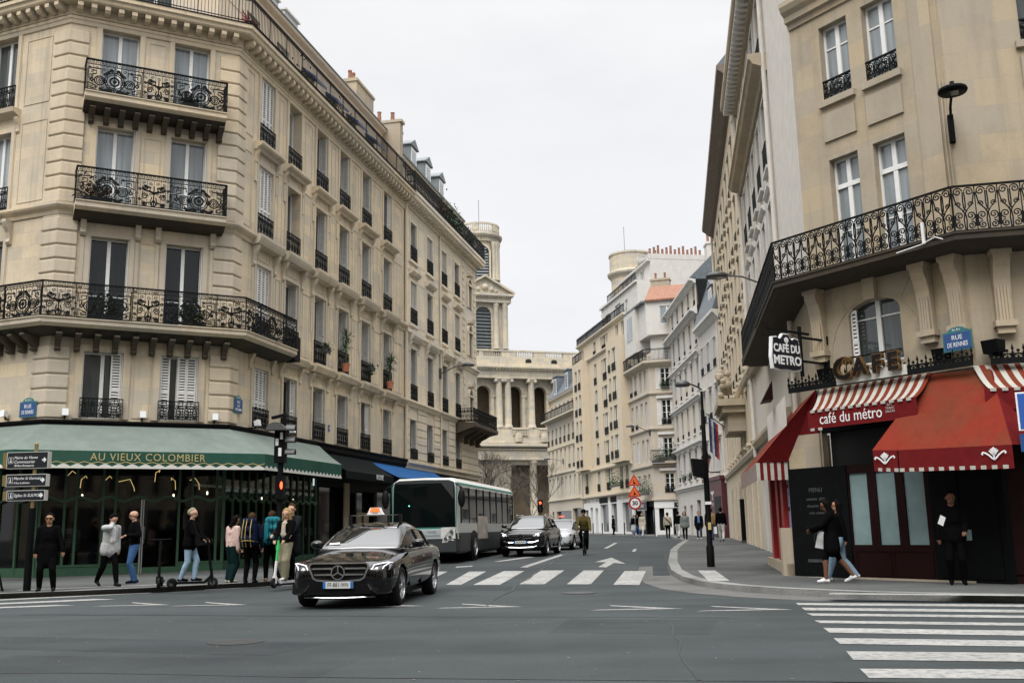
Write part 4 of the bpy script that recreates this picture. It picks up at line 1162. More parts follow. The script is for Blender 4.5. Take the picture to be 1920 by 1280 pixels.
m = MB(); m.tube([tuple(FR1.p(X1(U0_+.05), -.1, z)) for z in (7.1, 12, 18.6)], .07, 8); m.tube([tuple(FR1.p(X1(U1_-.1), -.12, z)) for z in (4, 12, 18.6)], .08, 8); m.build('drainpipe', M_['plaster'], r1, Matrix())
# balcony of this house under the cafe balcony line
m = MB(); m.sweep([xy(FR1, X1(11.2)), xy(FR1, X1(U0_+.1))], [(0,6.75),(.6,6.75),(.85,6.84),(.85,7.0),(0,7.02)]); o = m.build('balcony', M_['soot_shade'], r1, Matrix())
inst('railing', rail_scroll(6.0, .98), o, FR1.at(X1(11.2), -.82, 7.0))
inst('railing', rail_scroll(.8, .98), o, FR1.M @ Matrix.Translation((X1(11.2), -.82, 7.0)) @ Matrix.Rotation(PI/2, 4, 'Z'))

r1b = thing('apartment_building', 'tall cream terrace house with a deep brown eave on the right side', 'building', T(*xy(FR1, X1(30)), 0))
V0, V1 = 17.3, 42.0
cols = [18.6+2.55*i for i in range(9)]; cw = .9
rz = [(4.9, 2.3), (8.3, 2.2), (11.2, 2.2), (14.1, 2.2), (17.0, 2.2)]
m = MB(); m.wall(X1(V1), X1(V0), 4.3, 21, [(X1(u+cw), X1(u), z, z+h) for u in cols for z, h in rz], .22)
arch = [(X1(u+1.5), X1(u), .3, 3.3) for u in (18.4, 21.4, 24.8, 28.2, 32, 36)]
m.wall(X1(V1), X1(V0), .1, 4.3, arch, .35); m.build('wall', M_['yellow'], r1b, FR1.M)
for u in cols:
    for z, h in rz: window(r1b, FR1, X1(u+cw), z, cw, h, 'french', .22, 'pane_dark', None, 'scroll' if z > 5 else None, .45, -.06)
m = MB()
for u in cols:
    for z, h in rz: m.box(X1(u+cw)-.12, X1(u)+.12, -.14, -.001, z-.13, z); m.box(X1(u+cw)-.1, X1(u)+.1, -.07, -.001, z+h, z+h+.18)
for a in arch: m.box(a[0]-.15, a[0], -.06, -.001, .3, 3.5); m.box(a[1], a[1]+.15, -.06, -.001, .3, 3.5)
m.build('ornament', M_['yellow_trim'], r1b, FR1.M)
m = MB()
for a in arch: m.quad((a[0],.35,a[2]),(a[1],.35,a[2]),(a[1],.35,a[3]),(a[0],.35,a[3]))
m.build('door', M_['pane_dark'], r1b, FR1.M)
pr = [xy(FR1, X1(V1)), xy(FR1, X1(V0))]
M_['eave'] = plain('brown_eave_boards', (.14,.11,.08), .7, noise=.3)
m = MB(); m.sweep(pr, [(-.01,20.3),(.2,20.4),(.62,20.75),(.7,20.8),(.72,21.0),(-.01,21.05)]); m.build('cornice', M_['eave'], r1b, Matrix())
m = MB(); m.sweep(pr, [(-.01,7.5),(.15,7.5),(.22,7.66),(.22,7.74),(-.01,7.76)]); m.sweep(pr, [(-.01,4.2),(.12,4.2),(.2,4.36),(.2,4.42),(-.01,4.44)]); m.build('string_course', M_['yellow_trim'], r1b, Matrix())
m = MB(); m.sweep(pr, [(.7,21),(-1.5,23.6),(-5,24),(-5,21),(-.2,21)]); m.build('roof', M_['slate'], r1b, Matrix())
m = MB(); m.box(X1(27.0), X1(22.5), -1.25, 0, 6.75, 7.05); m.box(X1(26.8), X1(22.7), -1.05, 0, 6.45, 6.75); m.box(X1(26.6), X1(23.0), -.8, 0, 5.6, 6.45); m.build('balcony', M_['grey_trim'], r1b, FR1.M)
m = MB(); m.X = FR1.M; rn = random.Random(3)
for i in range(26): m.ball((X1(23.2)+rn.uniform(-.3,.3), -.9+rn.uniform(-.2,.2), 7.1+rn.uniform(0,1.3)), .13+.08*rn.random(), 7, 5)
m.build('stone_figure', M_['grey_trim'], r1b, Matrix())
m = MB(); m.tube([tuple(FR1.p(X1(V1-.1), -.12, z)) for z in (4, 12, 20.4)], .08, 8); m.build('drainpipe', M_['yellow_trim'], r1b, Matrix())
for u in (20, 27, 34):
    p = FR1.p(X1(u), 3); chimney(r1b, p.x, p.y, 22.5, 2.4, .8, 2.0, FR1.rz, 5)

# ------------------------------------------------------------------ far right houses
FR2 = Fr(13.6, 85, 0, 180)
def Y2(y): return 85-y
r2b = thing('apartment_building', 'white shuttered house over the maroon shopfront', 'building', T(13.6, 68, 0))
ys = [65.4, 67.6, 69.8]; rz = [(4.9, 2.1), (8.4, 2.1), (11.8, 2.0)]
m = MB(); m.wall(Y2(71.3), Y2(64.0), .1, 15.2, [(Y2(y+.9), Y2(y), z, z+h) for y in ys for z, h in rz], .2); m.wall(Y2(64.0), Y2(63.9), .1, 15.2, []); m.quad((Y2(64),0,.1),(Y2(64),8,.1),(Y2(64),8,15.2),(Y2(64),0,15.2)); m.build('wall', M_['white_wall'], r2b, FR2.M)
for y in ys:
    for k, (z, h) in enumerate(rz): window(r2b, FR2, Y2(y+.9), z, .9, h, 'french', .2, 'pane_dark', 'wall', 'scroll' if k else None, .5, -.05)
pr = [(13.6, 71.3), (13.6, 64.0)]
m = MB(); m.sweep(pr, [(-.01,14.7),(.1,14.8),(.3,15.05),(.45,15.15),(.45,15.35),(-.01,15.4)]); m.sweep(pr, [(-.01,4.3),(.15,4.4),(.15,4.55),(-.01,4.6)]); m.build('cornice', M_['white_trim'], r2b, Matrix())
m = MB(); m.sweep(pr, [(.4,15.35),(-.8,18.6),(-4,19.5),(-4,15.3),(-.1,15.3)]); m.build('roof', M_['slate'], r2b, Matrix())
dormer(r2b, FR2, Y2(67.4), .1, 15.6, 1.3, 1.9, 1.5)
chimney(r2b, 16.5, 66.5, 18.4, 1.4, 1.2, 3.4, 0, 3, 'zinc')
m = MB()
for y in ys:
    for z, h in rz[:2]: m.box(Y2(y+.9)-.15, Y2(y)+.15, -.14, -.001, z+h+.15, z+h+.3)
m.build('ornament', M_['white_trim'], r2b, FR2.M)
r2a = thing('apartment_building', 'white house with stepped cornices and window boxes, left of the shuttered white house', 'building', T(13.6, 78, 0))
ys = [71.9, 74.4, 77.0, 79.6, 82.2]; rz = [(4.8, 2.1), (8.1, 2.2), (11.2, 2.1), (14.45, 1.95), (17.4, 1.55)]
m = MB(); m.wall(0, Y2(71.3), .1, 19.4, [(Y2(y+.9), Y2(y), z, z+h) for y in ys for z, h in rz] + [(Y2(81.5), Y2(80.4), .5, 2.9), (Y2(78.5), Y2(77.5), .5, 2.9), (Y2(75.5), Y2(74), .5, 3.2)], .22); m.build('wall', M_['white_wall'], r2a, FR2.M)
for y in ys:
    for z, h in rz: window(r2a, FR2, Y2(y+.9), z, .9, h, 'french', .22, 'pane_mid', None, 'scroll', .4, .03)
m = MB(); m.box(Y2(81.5), Y2(80.4), .2, .22, .5, 2.9); m.box(Y2(78.5), Y2(77.5), .2, .22, .5, 2.9); m.box(Y2(75.5), Y2(74), .2, .22, .5, 3.2); m.build('door', M_['pane_dark'], r2a, FR2.M)
pr = [(13.6, 85), (13.6, 71.3)]
m = MB()
for z, d in ((19.2, .5), (16.9, .55), (13.9, .3), (10.7, .3), (7.4, .3), (4.3, .25)): m.sweep(pr, [(-.01,z-.32),(d*.3,z-.28),(d*.5,z-.14),(d,z-.08),(d,z+.06),(-.01,z+.1)])
m.build('cornice', M_['white_trim'], r2a, Matrix())
m = MB()
for y in ys:
    for z, h in rz[:4]: m.box(Y2(y+.9)-.12, Y2(y)+.12, -.12, -.001, z+h+.12, z+h+.28); m.box(Y2(y+.9)-.12, Y2(y)+.12, -.1, -.001, z-.12, z)
m.build('ornament', M_['white_trim'], r2a, FR2.M)
m = MB(); m.sweep(pr, [(.48,19.26),(-1.5,21.2),(-5,21.6),(-5,19.2),(-.1,19.2)]); m.build('roof', M_['slate'], r2a, Matrix())
chimney(r2a, 15.3, 72.4, 20.4, 1.2, 1.0, 1.6, 0, 3)

# house with the orange roof, on the bend
r3_ = thing('apartment_building', 'pink-grey corner house with white shutters, a bar balcony and an orange tiled roof', 'building', T(11.75, 85.2, 0))
F3 = Fr(11.75, 85.2, 0, 108); F3s = Fr(10.73, 91.6, 0, 171); L3 = 6.48
M_['pinkish'] = stone('pinkish_render', (.53,.485,.425), dirt=.25, bw=.9, bh=.34, joint=.12, var=.05)
M_['whitish'] = plain('white_render', (.57,.55,.51), .9, noise=.08, nscale=2)
rz = [(4.1, 1.65), (6.85, 1.9), (9.85, 2.15), (12.95, 1.8)]
m = MB(); m.wall(0, 5, 3.6, 15.2, [(1.0, 1.78, z, z+h) for z, h in rz], .18); m.build('wall', M_['pinkish'], r3_, F3.M)
sx3 = [(.6, .7), (2.0, .7), (3.6, .7), (5.0, .65)]
m = MB(); m.wall(0, L3, 3.6, 15.2, [(x, x+w_, z, z+h) for x, w_ in sx3 for z, h in rz], .18); m.build('wall', M_['pinkish'], r3_, F3s.M)
for k, (z, h) in enumerate(rz):
    window(r3_, F3, 1.0, z, .78, h, 'paned', .18, 'pane_dark', 'wall' if k else None, 'scroll' if k in (0, 2) else None, .55, -.05)
    for j, (x, w_) in enumerate(sx3): window(r3_, F3s, x, z, w_, h, 'french', .18, 'pane_mid', 'closed' if j in (0, 1) and k == 1 else None, 'scroll' if j < 2 and k > 1 else None, .4, -.05, 'shutter')
p3 = [xy(F3s, 0), xy(F3, 0), xy(F3, 5)]
m = MB()
for z in (6.45, 9.55, 12.6): m.sweep(p3, [(-.01,z-.2),(.06,z-.18),(.2,z-.05),(.2,z+.05),(-.01,z+.08)])
m.sweep(p3, [(-.01,14.9),(.1,14.9),(.5,15.15),(.55,15.2),(.55,15.38),(-.01,15.4)]); m.sweep(p3, [(-.01,3.45),(.2,3.5),(.2,3.66),(-.01,3.7)])
m.build('string_course', M_['pinkish'], r3_, Matrix())
m = MB()
for z in (6.05, 9.1, 12.2):
    m.box(.6, 2.2, -.22, -.001, z-.1, z+.12); 
m.build('ornament', M_['white_trim'], r3_, F3.M)
k3 = .5*math.tan(R(31.5))
inst('railing', rail_bars(4+k3, 1.0, .11), r3_, F3.at(-k3, -.5, 15.4)); inst('railing', rail_bars(L3+k3, 1.0, .11), r3_, F3s.at(0, -.5, 15.4))
m = MB(); m.wall(.2, 5, 15.4, 18.0, [(1.3, 2.2, 15.5, 17.3)], .15, .5); m.X = F3s.M; m.wall(0, L3-.3, 15.4, 18.0, [(1.2, 1.9, 15.5, 17.3), (3.4, 4.1, 15.5, 17.3)], .15, .5); m.X = None; o = m.build('wall', M_['whitish'], r3_, F3.M)
window(r3_, F3, 1.3, 15.5, .9, 1.8, 'french', .66, 'pane_sky'); window(r3_, F3s, 1.2, 15.5, .7, 1.8, 'french', .66, 'pane_mid'); window(r3_, F3s, 3.4, 15.5, .7, 1.8, 'french', .66, 'pane_mid')
m = MB(); m.wall(0, 5, 17.8, 20.7, [(1.2, 2.5, 18.6, 20.2)], .12, .0); m.box(0, 5, 0.001, 2, 17.7, 17.8); m.wall(2.2, L3, 17.2, 20.7, [], .1); 
m.build('wall', M_['whitish'], r3_, F3.M)
window(r3_, F3, 1.2, 18.6, 1.3, 1.6, 'french', .12, 'pane_sky')
m = MB(); m.box(.5, 4.2, -.35, 1.0, 16.6, 20.6); m.box(4.2, L3, 0, 1, 17.6, 20.7); o = m.build('oriel', M_['whitish'], r3_, F3s.M)
m = MB(); m.box(1.6, 3.2, -.38, -.352, 17.9, 20.1); o2 = m.build('pane', M_['pane_sky'], o, F3s.M)
m = MB(); m.sweep([xy(F3, 0, .0), xy(F3, 5)], [(.25,20.65),(.25,20.8),(-2.6,22.6),(-2.6,20.7)]); m.build('roof', M_['tile'], r3_, Matrix())
m = MB(); m.sweep([xy(F3s, 0), xy(F3s, L3)], [(.4,20.6),(.4,20.75),(-.6,20.9),(-.6,20.6)]); m.build('roof', M_['zinc'], r3_, Matrix())
pp = F3s.p(3.6, 2.4); o = chimney(r3_, pp.x, pp.y, 21.4, 1.7, .8, 1.9, F3.rz, 2, 'grey_trim')
# ground floor: white shop and dark shop
m = MB(); m.wall(0, 5, .2, 3.6, [(.35, .8, 1.0, 3.0), (1.5, 4.8, .3, 2.8)], .3); m.box(-.02, 5, -.06, -.001, 2.85, 3.55); m.build('shopfront', M_['white'], r3_, F3.M)
m = MB(); m.quad((.35,.3,1.0),(.8,.3,1.0),(.8,.3,3.0),(.35,.3,3.0)); m.quad((1.5,.3,.3),(4.8,.3,.3),(4.8,.3,2.8),(1.5,.3,2.8)); m.build('pane', M_['pane_dark'], r3_, F3.M)
m = MB(); m.wall(0, L3, .2, 3.6, [(.5, 3.6, .4, 3.0), (4.0, 6.2, .4, 3.0)], .3); m.build('shopfront', M_['black'], r3_, F3s.M)
m = MB(); m.quad((.5,.3,.4),(6.2,.3,.4),(6.2,.3,3.0),(.5,.3,3.0)); m.build('pane', M_['pane_dark'], r3_, F3s.M)

# tall yellow house
r4 = thing('apartment_building', 'tall pale yellow house with stacked bays and terraces on the bend of the street', 'building', T(9, 99, 0))
F4 = Fr(7.81, 107.3, 0, 169.5); L4 = 16.2
rz = [(4.95, 2.15), (7.65, 2.2), (10.4, 2.2), (13.15, 2.2), (15.9, 2.2), (18.75, 1.7)]
cx = [(4.1, .95), (6.9, .55), (7.6, 1.3), (9.05, .55)]
m = MB(); m.wall(1.9, 11.6, 3.9, 21, [(x, x+w_, z, z+h) for x, w_ in cx for z, h in rz], .2); m.build('wall', M_['yellow'], r4, F4.M)
for x, w_ in cx:
    for z, h in rz: window(r4, F4, x, z, w_, h, 'french', .2, 'pane_mid', None, 'scroll' if w_ > .9 else None, .75, -.06)
def bay(x0, x1, d, wins, z0, z1):
    m = MB(); m.wall(x0, x1, z0, z1, [(x, x+w_, z, z+h) for x, w_ in wins for z, h in rz if z0 < z and z+h < z1], .2, -d)
    m.quad((x0,-d,z0),(x0,0,z0),(x0,0,z1),(x0,-d,z1)); m.quad((x1,-d,z0),(x1,0,z0),(x1,0,z1),(x1,-d,z1)); m.quad((x0,-d,z0),(x1,-d,z0),(x1,0,z0),(x0,0,z0)); m.quad((x0,-d,z1),(x1,-d,z1),(x1,0,z1),(x0,0,z1))
    m.build('bay', M_['yellow'], r4, F4.M)
    for x, w_ in wins:
        for z, h in rz:
            if z0 < z and z+h < z1: window(r4, F4, x, z, w_, h, 'french', .2-d, 'pane_mid', None, 'scroll', .75, -.06-d)
bay(-2.2, 1.9, .8, [(-1.2, .9), (.4, .9)], 7.3, 19.0); bay(11.6, L4, .8, [(12.3, .7), (13.6, 1.2)], 7.3, 19.0)
m = MB(); m.wall(-2.2, 1.9, 3.9, 7.3, [(-.9, .3, 4.9, 7.0)], .2); m.wall(11.6, L4, 3.9, 7.3, [(12.2, 13.2, 4.9, 7.0), (14, 15, 4.9, 7.0)], .2); m.wall(-2.2, 1.9, 19, 21, [(-.9, 0, 19.1, 20.6)], .2); m.wall(11.6, L4, 19, 21, [(12.4, 13.5, 19.2, 20.6), (14.4, 15.4, 19.2, 20.6)], .2); m.build('wall', M_['yellow'], r4, F4.M)
for x in (-.9, 12.2, 14): window(r4, F4, x, 4.9, 1.0 if x > 0 else 1.2, 2.1, 'french', .2, 'pane_dark', None, 'scroll', .8, -.06)
for x, w_ in ((-.9, .9), (12.4, 1.1), (14.4, 1.0)): window(r4, F4, x, 19.1 if x < 0 else 19.2, w_, 1.4, 'french', .2, 'pane_mid')
pr = [xy(F4, -2.2), xy(F4, L4)]
m = MB()
for z, d in ((21.05, .35), (18.95, .25), (7.2, .25), (4.5, .3)): m.sweep(pr, [(-.01,z-.22),(d*.4,z-.2),(d,z-.06),(d,z+.08),(-.01,z+.1)])
m.box(0,0,0,0,0,0); m.build('string_course', M_['yellow_trim'], r4, Matrix())
inst('railing', rail_bars(4.1, .9), r4, F4.at(-2.2, -.75, 19.05)); inst('railing', rail_scroll(9.5, .9), r4, F4.at(2, -.2, 21.1)); inst('railing', rail_bars(4.6, .9), r4, F4.at(11.6, -.2, 21.1)); inst('railing', rail_scroll(4.4, .9), r4, F4.at(-2.2, -.2, 21.1))
m = MB(); m.wall(3.5, L4, 21, 24.2, [(5, 6.5, 21.3, 23.2), (8.5, 10.5, 21.2, 23.4), (12, 13, 21.2, 23.2)], .15, 1.2); m.quad((3.5,1.2,21),(3.5,8,21),(3.5,8,24.2),(3.5,1.2,24.2)); m.wall(6.5, L4, 24.2, 26.2, [(8, 9.4, 24.5, 25.9), (10.6, 11.8, 24.5, 25.9), (13, 14.2, 24.5, 25.9)], .15, 2.6); m.quad((6.5,2.6,24),(6.5,8,24),(6.5,8,26.2),(6.5,2.6,26.2)); m.box(3.3, L4, 1.0, 8, 24.1, 24.3); m.box(6.2, L4, 2.3, 8, 26.2, 26.4); m.quad((L4,1.2,21),(L4,8,21),(L4,8,24.1),(L4,1.2,24.1)); m.quad((L4,2.6,24.3),(L4,8,24.3),(L4,8,26.2),(L4,2.6,26.2)); m.build('wall', M_['whitish'], r4, F4.M)
for (x, z, w_, h, y) in ((5, 21.3, 1.5, 1.9, 1.35), (8.5, 21.2, 2.0, 2.2, 1.35), (12, 21.2, 1.0, 2.0, 1.35), (8, 24.5, 1.4, 1.4, 2.75), (10.6, 24.5, 1.2, 1.4, 2.75), (13, 24.5, 1.2, 1.4, 2.75)): window(r4, F4, x, z, w_, h, 'french', y, 'pane_sky')
inst('railing', rail_bars(10, .9), r4, F4.at(5.5, 1.3, 24.3)); inst('railing', rail_bars(9, .9), r4, F4.at(7, 3.3, 26.4))
m = MB(); m.prism([(7.2, 26.2), (10.4, 26.2), (8.8, 27.2)], 3.2, 3.6, 'y'); m.build('wall', M_['whitish'], r4, F4.M)
# broad white chimney wall with a row of pots, behind the orange roof
m = MB(); m.box(L4-.7, L4+.02, 2.4, 8.2, 26.4, 26.9); o = m.build('chimney', M_['whitish'], r4, F4.M)
m = MB(); m.X = F4.M
for i in range(13):
    y = 2.7+i*.42; hh = .5+.35*((i*7) % 3)/2
    m.lathe([(.14, 26.9), (.11, 26.9+hh), (.14, 26.9+hh+.04), (0, 26.9+hh+.04)], L4-.3, y, 8)
m.X = F4.M
for i in range(6):
    x = 12.4+i*.6; m.lathe([(.16, 26.4), (.13, 27.1), (0, 27.1)], x, 4.5, 8)
m.build('chimney_pot', M_['tile'], o, Matrix())
# shops under the yellow house
m = MB(); m.wall(-2.2, L4, .3, 4.4, [(-1.8, -.2, .9, 3.2), (.6, 1.6, .7, 3.4), (2.6, 3.6, .7, 3.3), (4.6, 7.6, .9, 3.6), (8.6, 10.6, .9, 3.6), (12.5, 15.5, .9, 3.6)], .3); m.build('shopfront', M_['white'], r4, F4.M)
m = MB()
for x0, x1, z0, z1 in ((-1.8,-.2,.9,3.2),(.6,1.6,.7,3.4),(2.6,3.6,.7,3.3),(4.6,7.6,.9,3.6),(8.6,10.6,.9,3.6),(12.5,15.5,.9,3.6)): m.quad((x0,.3,z0),(x1,.3,z0),(x1,.3,z1),(x0,.3,z1))
m.build('pane', M_['pane_mid'], r4, F4.M)
m = MB(); m.box(4.5, 7.5, -.06, -.001, 3.75, 4.3); m.box(8.6, 10.6, -.06, -.001, 3.75, 4.3); m.build('sign_panel', M_['black'], r4, F4.M)

# long cream house with slate dormers
r5 = thing('apartment_building', 'cream house with eight window columns and blue-grey slate dormers, farthest on the right side', 'building', T(5, 116, 0))
F5 = Fr(4.17, 124.4, 0, 168); L5 = 15.3
M_['cream5'] = stone('cream_render', (.57,.52,.435), dirt=.15, bw=4, bh=4, joint=0, var=.04, streak=.3)
rz = [(4.9, 2.35), (8.15, 2.35), (11.2, 1.95)]; cx = [.35+1.92*i for i in range(8)]
m = MB(); m.wall(0, L5, 4.4, 14.2, [(x, x+.78, z, z+h) for x in cx for z, h in rz], .22); m.wall(0, L5, 14.2, 17, [(x, x+.78, 14.6, 16.1) for x in cx], .2, .5); m.wall(0, L5, .3, 4.4, [(1.5, 2.5, .6, 3.3), (3.6, 10.4, .9, 3.3), (11, 14.6, .6, 3.5)], .3); m.quad((0,0,.3),(0,9,.3),(0,9,17),(0,0,17)); m.build('wall', M_['cream5'], r5, F5.M)
for i, x in enumerate(cx):
    for z, h in rz: window(r5, F5, x, z, .78, h, 'french', .22, 'pane_mid', None, 'bars' if z > 11 or (z > 8 and i > 4) else None, .7 if z > 11 else .4, -.04)
    window(r5, F5, x, 14.6, .78, 1.5, 'french', .7, 'pane_mid')
m = MB()
for x0, x1, z0, z1 in ((1.5,2.5,.6,3.3),(3.6,10.4,.9,3.3),(11,14.6,.6,3.5)): m.quad((x0,.3,z0),(x1,.3,z0),(x1,.3,z1),(x0,.3,z1))
m.build('pane', M_['pane_dark'], r5, F5.M)
pr = [xy(F5, 0), xy(F5, L5)]
m = MB(); m.sweep(pr, [(-.6,13.95),(.2,14.0),(.8,14.12),(.8,14.3),(-.6,14.32)])
for z, d in ((10.75, .12), (7.7, .16), (4.6, .2)): m.sweep(pr, [(-.01,z-.12),(d,z-.05),(d,z+.06),(-.01,z+.08)])
m.sweep(pr, [(-.51,16.8),(-.2,16.9),(-.15,17.1),(-.51,17.12)]); m.build('string_course', M_['cream5'], r5, Matrix())
inst('railing', rail_bars(L5, .95, .14), r5, F5.at(0, -.75, 14.3))
m = MB(); m.sweep(pr, [(-.12,17.1),(-1.4,19.4),(-5,20),(-9,17),(-.3,17)]); m.build('roof', M_['slate'], r5, Matrix())
for x in (2.6, 8.0, 12.6):
    m = MB(); m.box(x, x+1.8, .3, 2.6, 17.1, 19.5); m.box(x-.1, x+1.9, .15, 2.7, 19.5, 19.65); o = m.build('dormer', M_['slate'], r5, F5.M)
    m = MB(); m.box(x+.3, x+1.5, .26, .298, 17.4, 19.3); m.build('frame', M_['white'], o, F5.M)
    m = MB(); m.box(x+.45, x+.86, .24, .258, 17.55, 19.15); m.box(x+.94, x+1.35, .24, .258, 17.55, 19.15); m.build('pane', M_['pane_mid'], o, F5.M)
# ================================================================== church at the end of the street
ch = thing('church', 'great twin-towered stone church with tiered arcades, closing the view down the street', 'church', T(5, 240, 0))
FK = Fr(-8.96, 230, 0, 72)
def cpart(name, mb, mat='church', M=None): return mb.build(name, M_[mat], ch, M if M is not None else FK.M)
AR = [(2.5, 1.75), (10.2, 1.75), (16.5, 1.65), (22.9, 1.65), (29.2, 1.65), (37.0, 1.75)]
CH_L = 50
def archhole(m, x, r, z0, z1, y, top, w0, w1, d=1.2):
    """wall strip from w0 to w1 with a round headed opening"""
    m.wall(w0, w1, z0, top, [(x-r, x+r, z0, top-.02)], d, y)
    zs = z1-r; n = 12
    for s in (-1, 1):
        pts = [(x+s*r, top), (x+s*r, zs)] + [(x+s*r*cos(PI/2*k/n), zs+r*sin(PI/2*k/n)) for k in range(1, n+1)] + [(x, top)]
        m.prism(pts, y, y+d, 'y')
# upper storey: arcade wall behind ionic columns
m = MB()
ed = [-8, 6.9, 13.4, 19.7, 26.1, 33, CH_L]
for (x, r), w0, w1 in zip(AR, ed[:-1], ed[1:]): archhole(m, x, r, 24.5, 34.6, 1.2, 36.2, w0, w1, 1.4)
m.wall(-8, CH_L, 16, 24.5, [], .2, .3); m.box(-8, CH_L, .3, 3, 24.3, 24.6)
cpart('wall', m)
m = MB(); m.wall(-8, CH_L, 14, 37, [], .2, 6.5); m.box(-8, CH_L, 2.6, 6.5, 36.1, 36.4)
for x in (6.7, 13.3, 19.7, 26): m.box(x-.6, x+.6, 2.6, 6.5, 24.5, 36.2)
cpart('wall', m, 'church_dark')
m = MB()
for x, r in AR:
    m.ribbon([(x-(r+.3)*cos(PI*k/16), 34.6-r+(r+.3)*sin(PI*k/16)) for k in range(17)], .5, 1.0, 1.25)
    for s in (-1, 1): m.box(x+s*(r+.5)-.55, x+s*(r+.5)+.55, .85, 1.2, 31.9, 32.4); m.box(x+s*(r+.45)-.35, x+s*(r+.45)+.35, .95, 1.25, 24.5, 31.9)
cpart('arch', m)
def ionic(m, x, y, z0, z1, r):
    h = z1-z0
    m.lathe([(r*1.3, z0), (r*1.3, z0+.3), (r*1.12, z0+.6), (r, z0+.9), (r, z0+h*.4), (r*.86, z1-.9), (r*.9, z1-.8)], x, y, 16)
    m.box(x-r*1.35, x+r*1.35, y-r*1.1, y+r*1.1, z1-.28, z1)
    for s in (-1, 1): m.tube([(x+s*r*1.05, y-r*1.1, z1-.62), (x+s*r*1.05, y+r*1.1, z1-.62)], .42, 10)
    m.box(x-r, x+r, y-r*.9, y+r*.9, z1-.8, z1-.28)
for x in (5.9, 8.1, 13.9, 20.1, 26.4, 32, 34.2):
    m = MB(); m.smooth = True; ionic(m, x, -.1, 24.6, 36.2, .82); cpart('column', m)
def kprof(name, prof, mat='church', x0=-8, x1=CH_L, y=0.0):
    m = MB(); m.sweep([xy(FK, x0, y), xy(FK, x1, y)], prof); return m.build(name, M_[mat], ch, Matrix())
kprof('entablature', [(-3,36.2),(1.0,36.2),(1.0,37.0),(1.06,37.0),(1.06,38.0),(1.3,38.1),(1.9,38.5),(2.0,38.55),(2.0,38.95),(-3,39.0)])
m = MB(); m.X = FK.M
for i in range(72):
    x = -8+i*.8; m.box(x, x+.42, -1.75, -1.2, 38.15, 38.5)
m.build('modillion', M_['church'], ch, Matrix())
# attic wall with balustrade and little vents
kprof('attic_wall', [(-3,39),(.7,39),(.7,41.2),(-3,41.2)])
m = MB()
for x in (13.2, 19.7, 26, 32): m.prism([(x-.75, 40.0), (x+.75, 40.0), (x+.75, 40.5)] + [(x+.75*cos(PI*k/8), 40.5+.45*sin(PI*k/8)) for k in range(1, 8)] + [(x-.75, 40.5)], -.74, -.70, 'y')
cpart('vent', m, 'dark')
m = MB()
for a, b in ((-7, 1), (2, 6.5), (10.2, 14.6), (17.6, 22), (24.4, 28.4), (31, 36)):
    n = int((b-a)/.42)
    for i in range(n):
        x = a+(i+.5)*(b-a)/n; m.lathe([(.1, 41.4), (.16, 41.8), (.09, 42.3), (.12, 42.6)], x, -.4, 6)
for a, b in ((1, 2), (6.5, 10.2), (14.6, 17.6), (22, 24.4), (28.4, 31), (36, 46)): m.box(a, b, -.62, -.1, 41.2, 42.6)
m.box(-8, CH_L, -.68, -.1, 41.2, 41.4); m.box(-8, CH_L, -.72, -.05, 42.6, 43.0)
cpart('balustrade', m)
# lower storey
kprof('ledge', [(-.3,19.7),(2.0,20.0),(2.2,20.2),(2.2,20.7),(-.3,21.1)])
kprof('entablature', [(-3,17.1),(1.0,17.1),(1.0,18.1),(1.06,18.1),(1.06,19.2),(1.5,19.4),(1.7,19.7),(-3,19.8)])
kprof('pedestal', [(-.3,21),(.9,21),(.9,24.3),(1.0,24.4),(1.0,24.6),(-.3,24.6)])
for a, b in ((-8, 8.6),): 
    m = MB(); m.wall(-8, 8.6, 0, 17.1, [], .2, -.2); m.box(-8, 8.6, -.2, 3, 0, 17.1); cpart('wall', m)
m = MB(); m.wall(30.5, CH_L, 0, 17.1, [], .2, -.2); cpart('wall', m)
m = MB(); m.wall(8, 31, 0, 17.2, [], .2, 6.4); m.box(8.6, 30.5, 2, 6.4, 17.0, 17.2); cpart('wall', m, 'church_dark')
for x in (14.1, 20.2, 26.4):
    m = MB(); m.smooth = True; m.lathe([(1.15, 1), (1.15, 1.4), (.95, 1.8), (.92, 8), (.8, 15.9), (1.05, 16.3), (1.2, 16.5), (1.2, 17.1)], x, .3, 18); cpart('column', m)
m = MB()
for x in (10.2, 16.6): m.lathe([(0, 21.2), (.9, 21.3), (1.0, 22.2), (.9, 23.2), (0, 23.4)], x, -.92, 10)
for a, b in ((8.9, 12.6), (15.3, 18.8), (21.5, 25)):
    n = 9
    for i in range(n): m.lathe([(.1, 23), (.17, 23.5), (.1, 24.1)], a+(i+.5)*(b-a)/n, -1.2, 6)
    m.box(a, b, -1.4, -1.0, 24.1, 24.4); m.box(a, b, -1.4, -1.0, 22.8, 23)
cpart('ornament', m)
